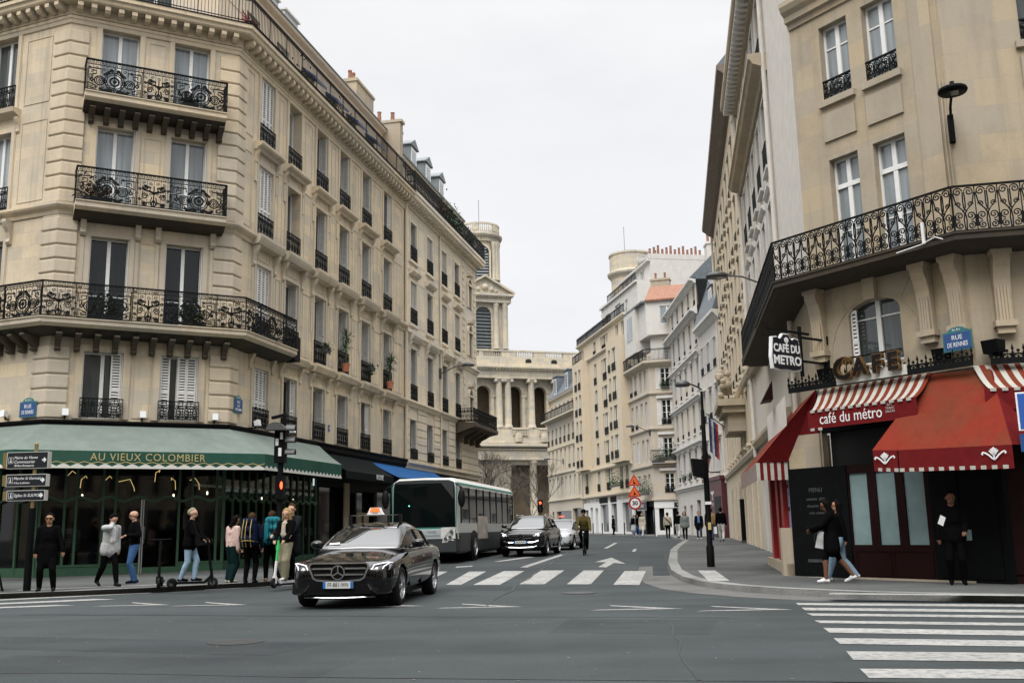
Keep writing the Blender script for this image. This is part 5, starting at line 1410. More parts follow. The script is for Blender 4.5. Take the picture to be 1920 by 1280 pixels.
# north tower: square stage, pediment, round crown
def tower(u0, rich=True):
    cx_ = u0; hw = 6.0; yb = .3
    if rich:
        m = MB(); archhole(m, cx_-.1, 1.95, 43.2, 53.4, yb, 55, cx_-hw, cx_+hw, .9)
        m.box(cx_-hw, cx_+hw, yb+.9, yb+11, 43, 55); m.wall(cx_-hw, cx_+hw, 40, 43.2, [], .1, yb)
        m.quad((cx_+hw,yb,40),(cx_+hw,yb+.9,40),(cx_+hw,yb+.9,55),(cx_+hw,yb,55))
        t = cpart('tower', m)
        m = MB(); z = 43.6
        while z < 53: m.quad((cx_-2.05,yb+.75,z+.55),(cx_+1.85,yb+.75,z+.55),(cx_+1.85,yb+.2,z),(cx_-2.05,yb+.2,z)); z += .82
        m.box(cx_-2, cx_+1.8, yb+.8, yb+.88, 43.2, 53.2)
        m.build('louvre', M_['zinc'], t, FK.M)
        for x in (-5.2, -3.1, 2.9, 5.1):
            m = MB(); m.smooth = True; m.lathe([(.85, 43.2), (.7, 43.9), (.68, 48), (.58, 53), (.75, 53.6), (.8, 54.0), (.8, 54.3)], cx_+x, yb-.35, 14); m.build('column', M_['church'], t, FK.M)
        m = MB(); m.box(cx_-hw-.5, cx_+hw+.5, yb-1.2, yb+11, 54.3, 55.8); m.box(cx_-hw-1.1, cx_+hw+1.1, yb-1.9, yb+11, 55.8, 56.4)
        m.prism([(cx_-hw-1.1, 56.4), (cx_+hw+1.1, 56.4), (cx_, 60.4)], yb-1.1, yb+9, 'y')
        m.ribbon([(cx_-hw-1.3, 56.5), (cx_, 60.6), (cx_+hw+1.3, 56.5)], .5, yb-2.0, yb-.9)
        for i in range(24): m.box(cx_-hw-.9+i*.58, cx_-hw-.6+i*.58, yb-1.7, yb-1.2, 55.4, 55.8)
        m.ball((cx_, yb-1.15, 57.9), .85, 10, 6)
        for s in (-1, 1):
            m.ball((cx_+s*1.7, yb-1.1, 57.4), .6, 8, 6); m.ball((cx_+s*2.8, yb-1.1, 57.1), .45, 8, 6)
        m.build('pediment', M_['church'], t, FK.M)
        m = MB(); cy = yb+6.2; cx_ += .9
        m.lathe([(5.2, 56.4), (5.2, 58), (4.4, 60.5), (4.4, 70.0), (4.9, 70.2), (5.0, 71.2), (5.7, 71.6), (5.75, 72.0), (5.0, 72.3), (4.9, 72.3), (4.9, 72.8), (4.7, 72.8), (0, 72.8)], cx_, cy, 40)
        m.lathe([(4.75, 74.4), (5.05, 74.4), (5.05, 74.8), (4.75, 74.8), (4.75, 74.4)], cx_, cy, 40)
        for k in range(60):
            a = 2*PI*k/60
            if k % 10 < 2: m.X = Matrix.Translation((cx_, cy, 0)) @ Matrix.Rotation(a, 4, 'Z'); m.box(4.7, 5.0, -.3, .3, 72.8, 74.4); m.X = None
            else: m.lathe([(.1, 72.8), (.17, 73.4), (.09, 74.0), (.12, 74.4)], cx_+4.88*cos(a), cy+4.88*sin(a), 6)
        for k in range(52):
            a = 2*PI*k/52; m.X = Matrix.Translation((cx_, cy, 0)) @ Matrix.Rotation(a, 4, 'Z'); m.box(4.9, 5.5, -.15, .15, 71.2, 71.5); m.X = None
        rd = m.build('drum', M_['church'], t, FK.M)
        # round headed louvred openings and columns round the drum
        for k in range(4):
            a = -PI/2 + k*PI/2 + R(-8)
            Mx = FK.M @ Matrix.Translation((cx_, cy, 0)) @ Matrix.Rotation(a+PI/2, 4, 'Z')
            m = MB(); m.prism([(-1.7, 60.5), (1.7, 60.5), (1.7, 67.2)] + [(1.7*cos(PI*j/10), 67.2+1.7*sin(PI*j/10)) for j in range(1, 10)] + [(-1.7, 67.2)], -4.45, -4.0, 'y'); m.build('opening', M_['dark'], t, Mx)
            m = MB(); z = 60.8
            while z < 68.2: 
                hwz = 1.6 if z < 66.8 else 1.1
                m.quad((-hwz,-4.5,z+.5),(hwz,-4.5,z+.5),(hwz,-4.75,z),(-hwz,-4.75,z)); z += .72
            m.build('louvre', M_['zinc'], t, Mx)
            m = MB(); m.ribbon([(-1.95, 60.5), (-1.95, 67.2)] + [(-1.95*cos(PI*j/12), 67.2+1.95*sin(PI*j/12)) for j in range(1, 12)] + [(1.95, 67.2), (1.95, 60.5)], .45, -4.75, -4.2); m.build('arch', M_['church'], t, Mx)
            for s in (-2.9, 2.9, 3.9, -3.9):
                m = MB(); m.smooth = True; yy = -(4.75**2-(s*.8)**2)**.5
                m.lathe([(.6, 60.5), (.5, 61), (.46, 68.6), (.62, 69.2), (.66, 70.0)], s, yy, 10); m.build('column', M_['church'], t, Mx)
        m = MB(); m.tube([tuple(FK.p(cx_, 6.5, 72.8)), tuple(FK.p(cx_, 6.5, 82))], .05, 4); m.build('lightning_rod', M_['iron'], t, Matrix())
    else:
        m = MB(); cy = yb+6.2; m.box(cx_-hw, cx_+hw, yb, yb+11, 40, 52)
        m.lathe([(5.1, 50), (5.1, 63.6), (5.3, 64), (6.0, 64.8), (6.1, 65.3), (5.4, 65.8), (5.4, 69.8), (5.6, 69.9), (5.6, 70.4), (5.2, 70.4), (5.2, 69)], cx_, cy, 40); m.smooth = False
        t = cpart('tower', m)
        m = MB()
        for k in range(7):
            a = R(-95+14*0) + k*.07; 
            m.lathe([(.12, 66.8), (.2, 67.6), (.1, 68.6), (.12, 69.2)], cx_+5.45*cos(a), cy+5.45*sin(a), 6)
        m.build('balustrade', M_['whitish'], t, FK.M)
        m = MB(); m.X = FK.M @ Matrix.Translation((cx_, cy, 0)) @ Matrix.Rotation(R(-38), 4, 'Z')
        m.prism([(-.8, 57.5), (.8, 57.5), (.8, 60.5)] + [(.8*cos(PI*j/8), 60.5+.8*sin(PI*j/8)) for j in range(1, 8)] + [(-.8, 60.5)], -5.2, -4.9, 'y')
        m.build('opening', M_['dark'], t, Matrix())
        m = MB(); m.tube([tuple(FK.p(cx_-1.5, 6.5, 70)), tuple(FK.p(cx_-1.5, 6.5, 78))], .05, 4); m.build('lightning_rod', M_['iron'], t, Matrix())
tower(2.6); tower(44.2, False)

# houses on the near side of the wide street, behind the photographer (they shade and mirror in the glass)
def street_wall(x0, y0, az, L, h, label, mat, ybase=0):
    f = Fr(x0, y0, 0, az); t = thing('apartment_building', label, 'building', f.at(0)); n = int(L/3.0); hs = []
    for i in range(n):
        for z in (4.8, 8.1, 11.4, 14.7):
            if z+2.2 < h: hs.append((i*3+.9, i*3+2.1, z, z+2.2))
        hs.append((i*3+.4, i*3+2.7, .3, 3.6))
    m = MB(); m.wall(0, L, 0, h, hs, .3); m.box(0, L, .5, 8, h-.3, h); m.quad((0,0,0),(0,9,0),(0,9,h),(0,0,h)); m.quad((L,0,0),(L,9,0),(L,9,h),(L,0,h)); m.build('wall', M_[mat], t, f.M)
    for a, b, c, d in hs: inst('window', cached(('sw', round(b-a, 2), round(d-c, 2)), lambda: pane_mesh(b-a, d-c, 'pane_dark')), t, f.at(a, .2, c))
street_wall(60, -30.1, 291.5, 62, 18.5, 'plain stone terrace across the wide street, behind the viewpoint', 'tan')
street_wall(2.3, -7.4, 291.5, 62, 18.5, 'second stone terrace across the wide street, behind the viewpoint', 'cream')
fx = Fr(A[0]-(LR+44)*sin(aR), A[1]-(LR+44)*cos(aR), 0, 111.5); street_wall(fx.O.x, fx.O.y, 111.5, 44, 18.8, 'stone terrace continuing the tan building beyond the left edge', 'tan')
fx = FE.p(LE); street_wall(fx.x, fx.y, 102, 45, 18, 'stone terrace continuing the cafe building beyond the right edge', 'grey_stone')
# ================================================================== shopfronts, awnings, signs
M_['green'] = plain('green_frame_paint', (.022,.072,.036), .5, noise=.15)
M_['canopy'] = canvas('pale_green_canvas', (.165,.198,.178), (.12,.15,.13), .6)
M_['valance'] = canvas('dark_green_canvas', (.024,.080,.058), (.045,.085,.065), .6)
M_['gold'] = plain('gold_lettering', (.42,.36,.16), .5)
M_['offwhite'] = plain('off_white_trim', (.60,.60,.55), .8)
M_['blue'] = canvas('blue_canvas', (.022,.10,.27), (.03,.08,.18), .4)
M_['blackcanvas'] = plain('black_canvas', (.005,.007,.0075), .9, spec=.1)
M_['red'] = canvas('red_canvas', (.185,.026,.015), (.095,.050,.024), .85)
M_['darkred'] = plain('dark_red_canvas', (.13,.010,.011), .85, noise=.15, spec=.1)
M_['maroon'] = plain('maroon_panel', (.014,.004,.004), .55, spec=.1, noise=.2)
M_['redpaint'] = plain('red_shop_paint', (.36,.018,.018), .5, noise=.1)
M_['frost'] = plain('frosted_film', (.19,.275,.275), .6, noise=.12, nscale=3)
M_['enamel'] = plain('blue_enamel', (.018,.065,.20), .3, noise=.15)
M_['enamelrim'] = plain('green_enamel_rim', (.03,.15,.16), .35)
M_['signwhite'] = plain('sign_white', (.75,.76,.76), .5)
M_['navy'] = plain('navy_sign_face', (.006,.008,.013), .4)
M_['brass'] = plain('brass_post', (.24,.19,.08), .45, metal=.6)
M_['steel'] = plain('brushed_steel', (.45,.46,.46), .35, metal=.8)
M_['lampgrey'] = plain('lamp_grey_paint', (.06,.062,.064), .45)
M_['warm'] = plain('warm_lamp_filament', (.9,.6,.25), .5, emit=(1,.66,.26), es=.8)
M_['bulb'] = plain('lit_bulb', (1,.85,.7), .5, emit=(1,.78,.6), es=2.5)
M_['redlight'] = plain('red_signal', (.8,.05,.02), .4, emit=(1,.07,.02), es=3.5)
M_['greenlight'] = plain('green_led', (.1,.7,.4), .4, emit=(.15,.9,.55), es=2.0)
M_['orange'] = plain('orange_sign', (.72,.13,.03), .5)
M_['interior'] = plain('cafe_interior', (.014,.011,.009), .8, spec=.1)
M_['leaf'] = plain('plant_leaf', (.035,.075,.022), .6, noise=.5, nscale=8)
M_['dryleaf'] = plain('dry_leaf', (.12,.075,.03), .7, noise=.4)
M_['bark'] = plain('bark', (.075,.062,.048), .9, noise=.3)

# ---- brasserie front (part of the tan building): see-through glazing and a dark room behind
cf = None
m = MB()
mull = [.02, .69, 1.01, 1.76, 2.12, 4.0, 4.40, 5.16, 5.36]
for x in mull: m.box(x-.035, x+.035, -.04, .05, .12, 3.5)
for a, b in ((.02, 2.86), (4.0, 5.4)): m.box(a, b, -.03, .04, .12, .5); m.box(a, b, -.05, .06, .5, .56)
m.box(2.9, 4.0, -.03, .04, .12, .42)
n = 60
m.ribbon([(5.4*i/n, 2.50+.07*sin(2*PI*5.4*i/n/.86)) for i in range(n+1)], .085, -.07, .05)
cf = m.build('shopfront', M_['green'], bl, FC.M)
m = MB(); m.box(2.86, 2.90, -.05, .05, .12, 2.48); m.box(2.93, 2.96, -.05, .05, .12, 2.48); m.build('door_edge', M_['steel'], cf, FC.M)
m = MB(); xs = [0, .55, 1.1, 1.65, 2.2, 2.75, 3.3, 3.85, 4.4, 4.95, 5.5, 6.05, 6.6, 7.15]
for x in xs: m.box(x-.025, x+.025, -.03, .04, .12, 3.5)
m.box(0, 7.2, -.02, .04, .12, .55)
n = 80; m.ribbon([(7.2*i/n, 2.50+.06*sin(2*PI*7.2*i/n/.55)) for i in range(n+1)], .075, -.05, .05)
m.build('shopfront', M_['green'], bl, FS.M)
m = MB()
for i in range(13): x = LR-.05-i*.78; m.box(x-.035, x+.035, -.04, .05, .12, 3.5)
m.box(3, LR, -.03, .04, .12, .5); m.ribbon([(LR-10+10*i/90, 2.5+.07*sin(2*PI*10*i/90/.86)) for i in range(91)], .085, -.07, .05)
m.build('shopfront', M_['green'], bl, FR_.M)
m = MB(); m.quad((0,.02,.5),(5.4,.02,.5),(5.4,.02,3.5),(0,.02,3.5)); m.build('pane', M_['glass'], cf, FC.M)
m = MB(); m.quad((0,.02,.5),(7.2,.02,.5),(7.2,.02,3.5),(0,.02,3.5)); m.X = FR_.M; m.X = None; m.build('pane', M_['glass'], cf, FS.M)
m = MB(); m.quad((3,.02,.5),(LR,.02,.5),(LR,.02,3.5),(3,.02,3.5)); m.build('pane', M_['glass'], cf, FR_.M)
m = MB(); m.sweep(pathL, [(.0,3.45),(.05,3.45),(.05,4.6),(.0,4.6)]); m.build('fascia', M_['black'], bl, Matrix())
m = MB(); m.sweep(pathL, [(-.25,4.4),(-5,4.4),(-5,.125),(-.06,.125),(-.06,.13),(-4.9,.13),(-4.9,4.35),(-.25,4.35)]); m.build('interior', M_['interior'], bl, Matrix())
m = MB()                                                   # mezzanine edge, counter, tables seen dimly through the glass
for (x, y) in ((.7, 1.0), (1.5, 1.6), (4.7, 1.1), (3.2, 2.4)):
    m.cyl(x, y, .13, .85, .03, 8); m.cyl(x, y, .85, .88, .35, 14)
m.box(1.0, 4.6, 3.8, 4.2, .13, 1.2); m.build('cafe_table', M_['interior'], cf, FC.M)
m = MB(); m.box(.3, 7.0, 1.2, 1.3, 2.95, 3.02); m.build('mezzanine', M_['offwhite'], cf, FS.M)
# black shopfronts further along
m = MB(); m.wall(7.2, WS, .12, 4.6, [(7.5, 9.9, .5, 3.2), (10.6, 11.3, .3, 3.0), (11.5, 13.6, .5, 3.1), (14, 17.4, .5, 3.2)], .3); m.build('shopfront', M_['black'], bl, FS.M)
m = MB()
for a, b in ((7.5, 9.9), (10.6, 11.3), (11.5, 13.6), (14, 17.4)): m.quad((a,.29,.3),(b,.29,.3),(b,.29,3.2),(a,.29,3.2))
m.build('pane', M_['pane_dark'], bl, FS.M)
m = MB(); m.box(10.0, 10.55, -.06, -.001, .12, 3.4); m.box(11.6, 13.5, .2, .28, .6, 2.2); m.build('pilaster', M_['grey_trim'], bl, FS.M)
m = MB(); m.wall(0, W2, .12, 4.7, [(.4, 4.6, .5, 3.4), (5.2, 9.6, .5, 3.4)], .3); m.build('shopfront', M_['black'], b2, FL2.M)
m = MB(); m.quad((.4,.29,.4),(9.6,.29,.4),(9.6,.29,3.4),(.4,.29,3.4)); m.build('pane', M_['pane_dark'], b2, FL2.M)
m = MB(); m.box(10, 14.5, -.02, -.001, .12, 4.4); m.build('wall', M_['cream'], b2, FL2.M)
inst('lettering', text_mesh('lettering', 'ROXIE', .30, M_['signwhite']), bl, FS.at(11.0, -1.26, 3.62))

# ---- green awning
def zig(m, fr, x0, x1, d, z0, z1, n):
    pts = []
    for i in range(n+1):
        x = x0+(x1-x0)*i/n; pts.append((x, z1 if i % 2 else z0+.055))
    for i in range(n):
        m.add([tuple(fr.p(pts[i][0], -d-.006, z0)), tuple(fr.p(pts[i+1][0], -d-.006, z0)), tuple(fr.p(pts[i+1][0], -d-.006, pts[i+1][1])), tuple(fr.p(pts[i][0], -d-.006, pts[i][1]))], [(0,1,2,3)])
aw = thing('awning', 'long pale green awning with scalloped dark green valance and gold lettering over the brasserie', 'awning', T(A[0], A[1], 3.3))
dA = 1.8; kA = dA*math.tan(R(24.9)); kB = dA*math.tan(R(24.57))
tp = [FR_.p(2, 0, 4.82), FC.p(0, 0, 4.82), FC.p(5.4, 0, 4.82), FS.p(7.25, 0, 4.82)]
bt = [FR_.p(2, -dA, 3.83), FC.p(-kB, -dA, 3.83), FC.p(5.4+kA, -dA, 3.82), FS.p(5.4, -dA, 3.84)]
def gable(tp, bt, n=10, sag=.05):
    m = MB(); m.smooth = False
    for i in range(len(tp)-1):
        for k in range(n):
            v = []
            for a, kk in ((i, k), (i+1, k), (i+1, k+1), (i, k+1)):
                t = kk/n; p = tp[a].lerp(bt[a], t); v.append((p.x, p.y, p.z-sag*sin(PI*t)))
            m.add(v, [(3,2,1,0)])
    return m
gable(tp, bt).build('canopy', M_['canopy'], aw, Matrix())
m = MB(); m.add([tuple(FS.p(7.25,-.02,4.80)), tuple(FS.p(5.4,-dA,3.84)), tuple(FS.p(5.4,-dA,3.34)), tuple(FS.p(6.9,-.02,3.9))], [(0,1,2,3)]); 
dz = .5
for i in range(3):
    a, b = bt[i], bt[i+1]; nseg = max(2, int((b-a).length/.12))
    for k in range(nseg):
        p = a.lerp(b, k/nseg); q = a.lerp(b, (k+1)/nseg)
        m.add([(p.x,p.y,p.z-dz+.045),(q.x,q.y,q.z-dz+.045),(q.x,q.y,q.z),(p.x,p.y,p.z)], [(0,1,2,3)])
m.build('valance', M_['valance'], aw, Matrix())
m = MB(); zig(m, FC, -kB, 5.4+kA, dA, 3.32, 3.47, 38); zig(m, FS, -kA, 5.4, dA, 3.32, 3.47, 42); zig(m, FR_, 2, LR+kB, dA, 3.32, 3.47, 66); m.build('scallop', M_['offwhite'], aw, Matrix())
m = MB()
n = 160; m.X = FC.at(0, -dA-.012, 0); m.ribbon([(-kB+(5.4+kA+kB)*i/n, 3.49+.055*abs(((i*38/n) % 2)-1)-.03) for i in range(n+1)], .022, 0, .004); m.build('piping', M_['gold'], aw, Matrix())
inst('lettering', text_mesh('lettering', 'AU VIEUX COLOMBIER', .31, M_['gold'], .003, space=1.12, sx=.93), aw, FC.at(2.80, -dA-.016, 3.645))
# flood lights over the awning
def floodlight(fr, x, d, z, tilt, label):
    t = thing('floodlight', label, 'floodlight', fr.at(x, -d, z), 'floodlights along the awning top')
    M = fr.at(x, -d, z)
    m = MB(); m.prism([(-.13,.0),(.02,-.02),(.05,.14),(-.10,.2)], -.08, .08); m.prism([(-.15,-.01),(-.13,.02),(-.10,.17),(-.12,.19)], -.09, .09); m.build('housing', M_['signwhite'], t, M)
    m = MB(); m.box(-.02, .02, -.02, d, -.1, -.06); m.box(-.02, .02, -.02, .02, -.1, .05); m.build('bracket', M_['iron'], t, M)
floodlight(FC, .53, .12, 5.02, 0, 'small white floodlight beside the blue plate, over the green awning')
floodlight(FC, 2.76, .12, 5.02, 0, 'small white floodlight between the two first floor windows over the green awning')
floodlight(FC, 4.98, .12, 5.02, 0, 'small white floodlight right of the second first floor window')
floodlight(FS, 1.35, .35, 4.98, 0, 'small white floodlight before the first closed shutters of the side street face')
floodlight(FS, 4.1, .35, 4.98, 0, 'small white floodlight above the traffic light')
floodlight(FR_, LR-1.5, .12, 5.05, 0, 'small white floodlight nearest the left edge of the photo')
# pendant lamps inside
lampsp = [(.9, 3.2), (1.3, 3.05), (2.0, 3.05), (2.6, 2.95), (3.5, 3.25), (3.85, 3.0), (4.6, 3.0)]
lbl = ['bent glowing tube lamp farthest left behind the brasserie glass', 'zigzag glowing lamp next to the leftmost one behind the glass', 'angular glowing lamp between two green posts behind the glass', 'small V shaped glowing lamp left of the brasserie door', 'tall kinked glowing lamp above the brasserie door', 'L shaped glowing lamp just right of the door lamp', 'short curved glowing lamp left of the broad green post']
rn = random.Random(5)
for (x, z), lb in zip(lampsp, lbl):
    t = thing('pendant_lamp', lb, 'lamp', FC.at(x, .8, z), 'glowing pendant lamps in the brasserie'); M = FC.at(x, .8, z)
    a = rn.uniform(-.2, .2); pts = [(-.15+a, 0, .12), (0, 0, .2), (.13, .0, .02+a*.5), (.15, 0, -.18)]
    if rn.random() > .5: pts = [(-p[0], p[1], p[2]) for p in pts]
    m = MB(); m.tube(pts, .008, 5); m.build('tube', M_['warm'], t, M)
    m = MB(); m.tube([pts[1], (pts[1][0], 0, 4.35-z)], .006, 4); m.build('cord', M_['iron'], t, M)
for i, (f, x, z, lb) in enumerate(((FC, 1.2, 2.62, 'small lit spot bulb low left behind the brasserie glass'), (FC, 3.9, 2.62, 'small lit spot bulb above the brasserie door'), (FC, 4.95, 2.7, 'small lit spot bulb left of the broad green post'), (FS, .8, 2.72, 'lit spot bulb just left of the traffic light pole behind glass'), (FS, 3.6, 2.6, 'lit spot bulb right of the traffic light behind the green glazing'), (FS, 6.2, 2.6, 'lit spot bulb at the far end of the green glazing'))):
    t = thing('spot_lamp', lb, 'lamp', f.at(x, .5, z), 'lit spot bulbs in the brasserie'); M = f.at(x, .5, z)
    m = MB(); m.ball((0,0,0), .035, 8, 6, (.8,.8,1.7)); m.build('bulb', M_['bulb'], t, M)
    m = MB(); m.tube([(0,0,.06),(0,0,4.35-z)], .006, 4); m.build('cord', M_['iron'], t, M)

# ---- black and blue awnings
def simple_awning(fr, x0, x1, d, z0, z1, mat, label, val=.0, xf0=0.0):
    t = thing('awning', label, 'awning', fr.at(x0, 0, z1))
    gable([fr.p(x0,0,z0), fr.p(x1,0,z0)], [fr.p(x0+xf0,-d,z1), fr.p(x1,-d,z1)]).build('canopy', M_[mat], t, Matrix())
    m = MB()
    if val: m.add([tuple(fr.p(x0+xf0,-d,z1)), tuple(fr.p(x1,-d,z1)), tuple(fr.p(x1,-d,z1-val)), tuple(fr.p(x0+xf0,-d,z1-val))], [(0,1,2,3)])
    m.box(0,0,0,0,0,0); m.build('valance', M_[mat], t, Matrix())
    m = MB(); m.tube([tuple(fr.p(x0+xf0+.1,-d+.03,z1)), tuple(fr.p(x1-.1,-d+.03,z1))], .03, 6)
    for x in (x0+xf0+.3, x1-.3): m.tube([tuple(fr.p(x,-d+.03,z1)), tuple(fr.p(x,0,z1+.1))], .02, 5)
    m.build('frame', M_['iron'], t, Matrix())
    return t
simple_awning(FS, 7.3, 12.9, 1.2, 4.58, 3.75, 'blackcanvas', 'black awning between the green awning and the blue one', .3)
simple_awning(FS, 13.0, 22.6, 1.35, 4.5, 3.72, 'blue', 'bright blue awning above the bus roof', .0, .35)
simple_awning(FL2, 5.0, 11.5, 1.1, 4.3, 3.75, 'blackcanvas', 'black awning past the blue one, before the building corner', .2)
m = MB(); m.box(14, 17.6, .02, .04, 3.2, 3.66); m.build('sign_panel', M_['offwhite'], bl, FS.M)

# ---- street name plates
def plate(fr, x, z, w, h, lines, label, crest='6ᵉ Arr'):
    t = thing('street_sign', label, 'street sign', fr.at(x, -.09, z)); M = fr.at(x, -.10 if fr is not F0 else -.25, z)
    m = MB(); m.box(-w/2-.03, w/2+.03, 0, .02, -h/2-.03, h/2+.03)
    m.prism([(-w*.36, h/2+.03), (w*.36, h/2+.03)] + [(w*.36*cos(PI*k/8), h/2+.03+h*.28*sin(PI*k/8)) for k in range(1, 8)], 0, .02, 'y'); m.build('rim', M_['enamelrim'], t, M)
    m = MB(); m.box(-w/2, w/2, -.006, 0, -h/2, h/2); m.build('face', M_['enamel'], t, M)
    n = len(lines); s = h/(n+.35)
    for i, l in enumerate(lines):
        inst('lettering', text_mesh('lettering', l, s*.92, M_['signwhite'], .002, sx=min(1, w*.92/(len(l)*s*.62))), t, M @ Matrix.Translation((0, -.010, h/2-s*(i+.68))))
    inst('lettering', text_mesh('lettering', crest, h*.2, M_['signwhite'], .002), t, M @ Matrix.Translation((0, -.006, h/2+.03+h*.11)))
plate(FR_, LR-.62, 5.22, .62, .42, ['RUE', 'DE RENNES'], 'blue enamel street plate on the left end of the tan building', '6e Arrt')
plate(FS, .55, 5.56, .52, .42, ['RUE', 'DU', 'VIEUX COLOMBIER'], 'blue enamel street plate on the quoins at the side street corner', '6e Arr')
plate(F0, 4.74, 4.93, .58, .34, ['RUE', 'DE RENNES'], 'blue enamel street plate between the fluted consoles of the cafe building', '6e Arr')
m = MB(); m.box(-.1, .1, -.01, 0, -.13, .13); t = m.build('house_number', M_['enamel'], None, FS.at(8.35, -.012, 5.55)); tag(t, 'small blue house number plate between shutters on the tan side street face', 'number plate')
inst('lettering', text_mesh('lettering', '18', .16, M_['signwhite'], .002), t, FS.at(8.35, -.026, 5.55))

# ================================================================== red cafe
m = MB(); m.box(-.02, 1.62, -.06, .06, .1, 2.62); m.build('menu_panel', M_['black'], r0, F0.M)
m = MB(); m.wall(1.62, 3.65, .1, 2.62, [(1.66, 2.14, .86, 2.42), (2.36, 2.84, .86, 2.42), (3.05, 3.53, .86, 2.42)], .04, -.03); frame_panel(m, 1.7, 2.6, .2, .75, .03, .045); frame_panel(m, 2.65, 3.6, .2, .75, .03, .045)
sf = m.build('shopfront', M_['maroon'], r0, F0.M)
for a, b in ((1.66, 2.14), (2.36, 2.84), (3.05, 3.53)):
    m = MB(); m.quad((a,.01,.86),(b,.01,.86),(b,.01,2.42),(a,.01,2.42)); m.build('pane', M_['frost'], sf, F0.M)
m = MB(); m.box(3.66, 5.25, -.06, .1, .1, 3.0); m.box(3.75, 4.3, -.08, -.06, .2, 2.4); m.box(4.45, 5.1, -.08, -.06, .2, 2.4); m.build('door', M_['black'], r0, F0.M)
m = MB(); m.box(4.35, 4.52, -.095, -.085, .95, 1.16); m.build('sticker', M_['frost'], r0, F0.M)
m = MB(); m.box(0, LE, -.08, -.001, .1, 4.2)
for x in (.1, 1.5, 3, 4.5, 6): m.box(x, x+1.2, -.12, -.08, .3, 3.2)
m.build('shopfront', M_['maroon'], r0, FE.M)
m = MB(); m.box(.02, .95, -.04, .2, 2.5, 3.4); m.build('wall', M_['grey_stone'], r0, F0.M)
m = MB(); m.box(.9, 5.0, .0, .22, 3.4, 4.4); m.build('fascia', M_['black'], r0, F0.M)
m = MB(); m.box(0, .9, -.2, -.06, .1, .14); m.box(1.62, 4.5, -.10, -.03, .1, .16); m.build('plinth', M_['grey_trim'], r0, F0.M)
# chalk writing on the menu board
inst('lettering', text_mesh('lettering', 'MENU', .14, M_['pane_mid'], .001), r0, F0.at(.75, -.066, 2.1)); 
for i, l in enumerate(('entrees  plats', 'desserts  vins', 'cafe creme')): inst('lettering', text_mesh('lettering', l, .10, M_['pane_mid'], .001), r0, F0.at(.75, -.066, 1.9-.16*i))
m = MB(); m.ribbon(circ(.75, 1.0, .13, 20), .012, -.072, -.066, True); m.ribbon([(.4,.5),(1.1,.5)], .07, -.068, -.061); m.build('chalk_drawing', M_['pane_mid'], r0, F0.M)
# striped rolled awnings with the red lettered valance
M_['stripe'] = plain('white_canvas_stripe', (.42,.41,.37), .85, noise=.12, spec=.1)
def striped(fr, x0, x1, xb0, xb1, label, text=None):
    t = thing('awning', label, 'awning', fr.at(x0, 0, 3.5))
    n = int((x1-x0)/.11)
    a = MB(); b = MB()
    for i in range(n):
        u0, u1 = i/n, (i+1)/n; w_ = a if i % 2 else b
        for k in range(5):
            t0, t1 = k/5, (k+1)/5
            def P(u, tt): return (x0+(x1-x0)*u+(xb0-x0+(xb1-x1-xb0+x0)*u)*tt, -.10-.72*tt, 4.40-.58*tt-.07*sin(PI*tt))
            w_.add([P(u0,t1), P(u1,t1), P(u1,t0), P(u0,t0)], [(0,1,2,3)])
        if not i % 2: b.box(xb0+(xb1-xb0)*u0, xb0+(xb1-xb0)*u1, -.84, -.815, 3.78, 3.84)
    a.build('canopy', M_['red'], t, fr.M); b.build('stripe', M_['stripe'], t, fr.M)
    m = MB(); m.box(xb0-.1, xb1, -.81, -.79, 3.42, 3.84); m.build('valance', M_['darkred'], t, fr.M)
    m = MB(); m.box(xb0-.05, xb0+.06, -.815, -.811, 3.38, 3.44); m.box(xb0+.16, xb0+.27, -.815, -.811, 3.38, 3.44); m.build('trim', M_['stripe'], t, fr.M)
    if text:
        inst('lettering', text_mesh('lettering', text, .345, M_['signwhite'], .002, sx=.83), t, fr.at((xb0+xb1)/2-.30, -.815, 3.615))
        inst('lettering', text_mesh('lettering', 'BAR\nTABAC\nSALON', .07, M_['stripe'], .002), t, fr.at(xb1-.62, -.815, 3.68))
    return t
striped(F0, 1.12, 4.0, 1.40, 4.05, 'red and white striped awning lettered cafe du metro over the menu and windows', 'café du métro')
striped(FE, -.1, 3.2, .0, 3.2, 'red and white striped awning at the right edge of the photo')
# corner awning
t = thing('awning', 'big plain red awning with white emblems, flaring over the cafe corner', 'awning', F0.at(4.6, -.6, 2.4))
tp_ = [F0.p(3.97,-.06,4.36), F0.p(4.25,-.08,4.36), F0.p(5.25,-.06,4.30)]; bt_ = [F0.p(3.27,-1.3,2.80), F0.p(3.88,-1.36,2.75), F0.p(6.22,-1.3,2.68)]
gable(tp_, bt_, 12, -.03).build('canopy', M_['red'], t, Matrix())
m = MB(); m.add([tuple(F0.p(5.25,-.06,4.30)), tuple(F0.p(6.22,-1.3,2.68)), tuple(FE.p(1.6,-.05,2.75))], [(0,1,2)])
m.add([tuple(F0.p(3.97,-.06,4.36)), tuple(F0.p(3.27,-1.3,2.80)), tuple(F0.p(3.27,-.06,2.9))], [(0,2,1)]); m.build('side_panel', M_['darkred'], t, Matrix())
m = MB(); s_ = MB()
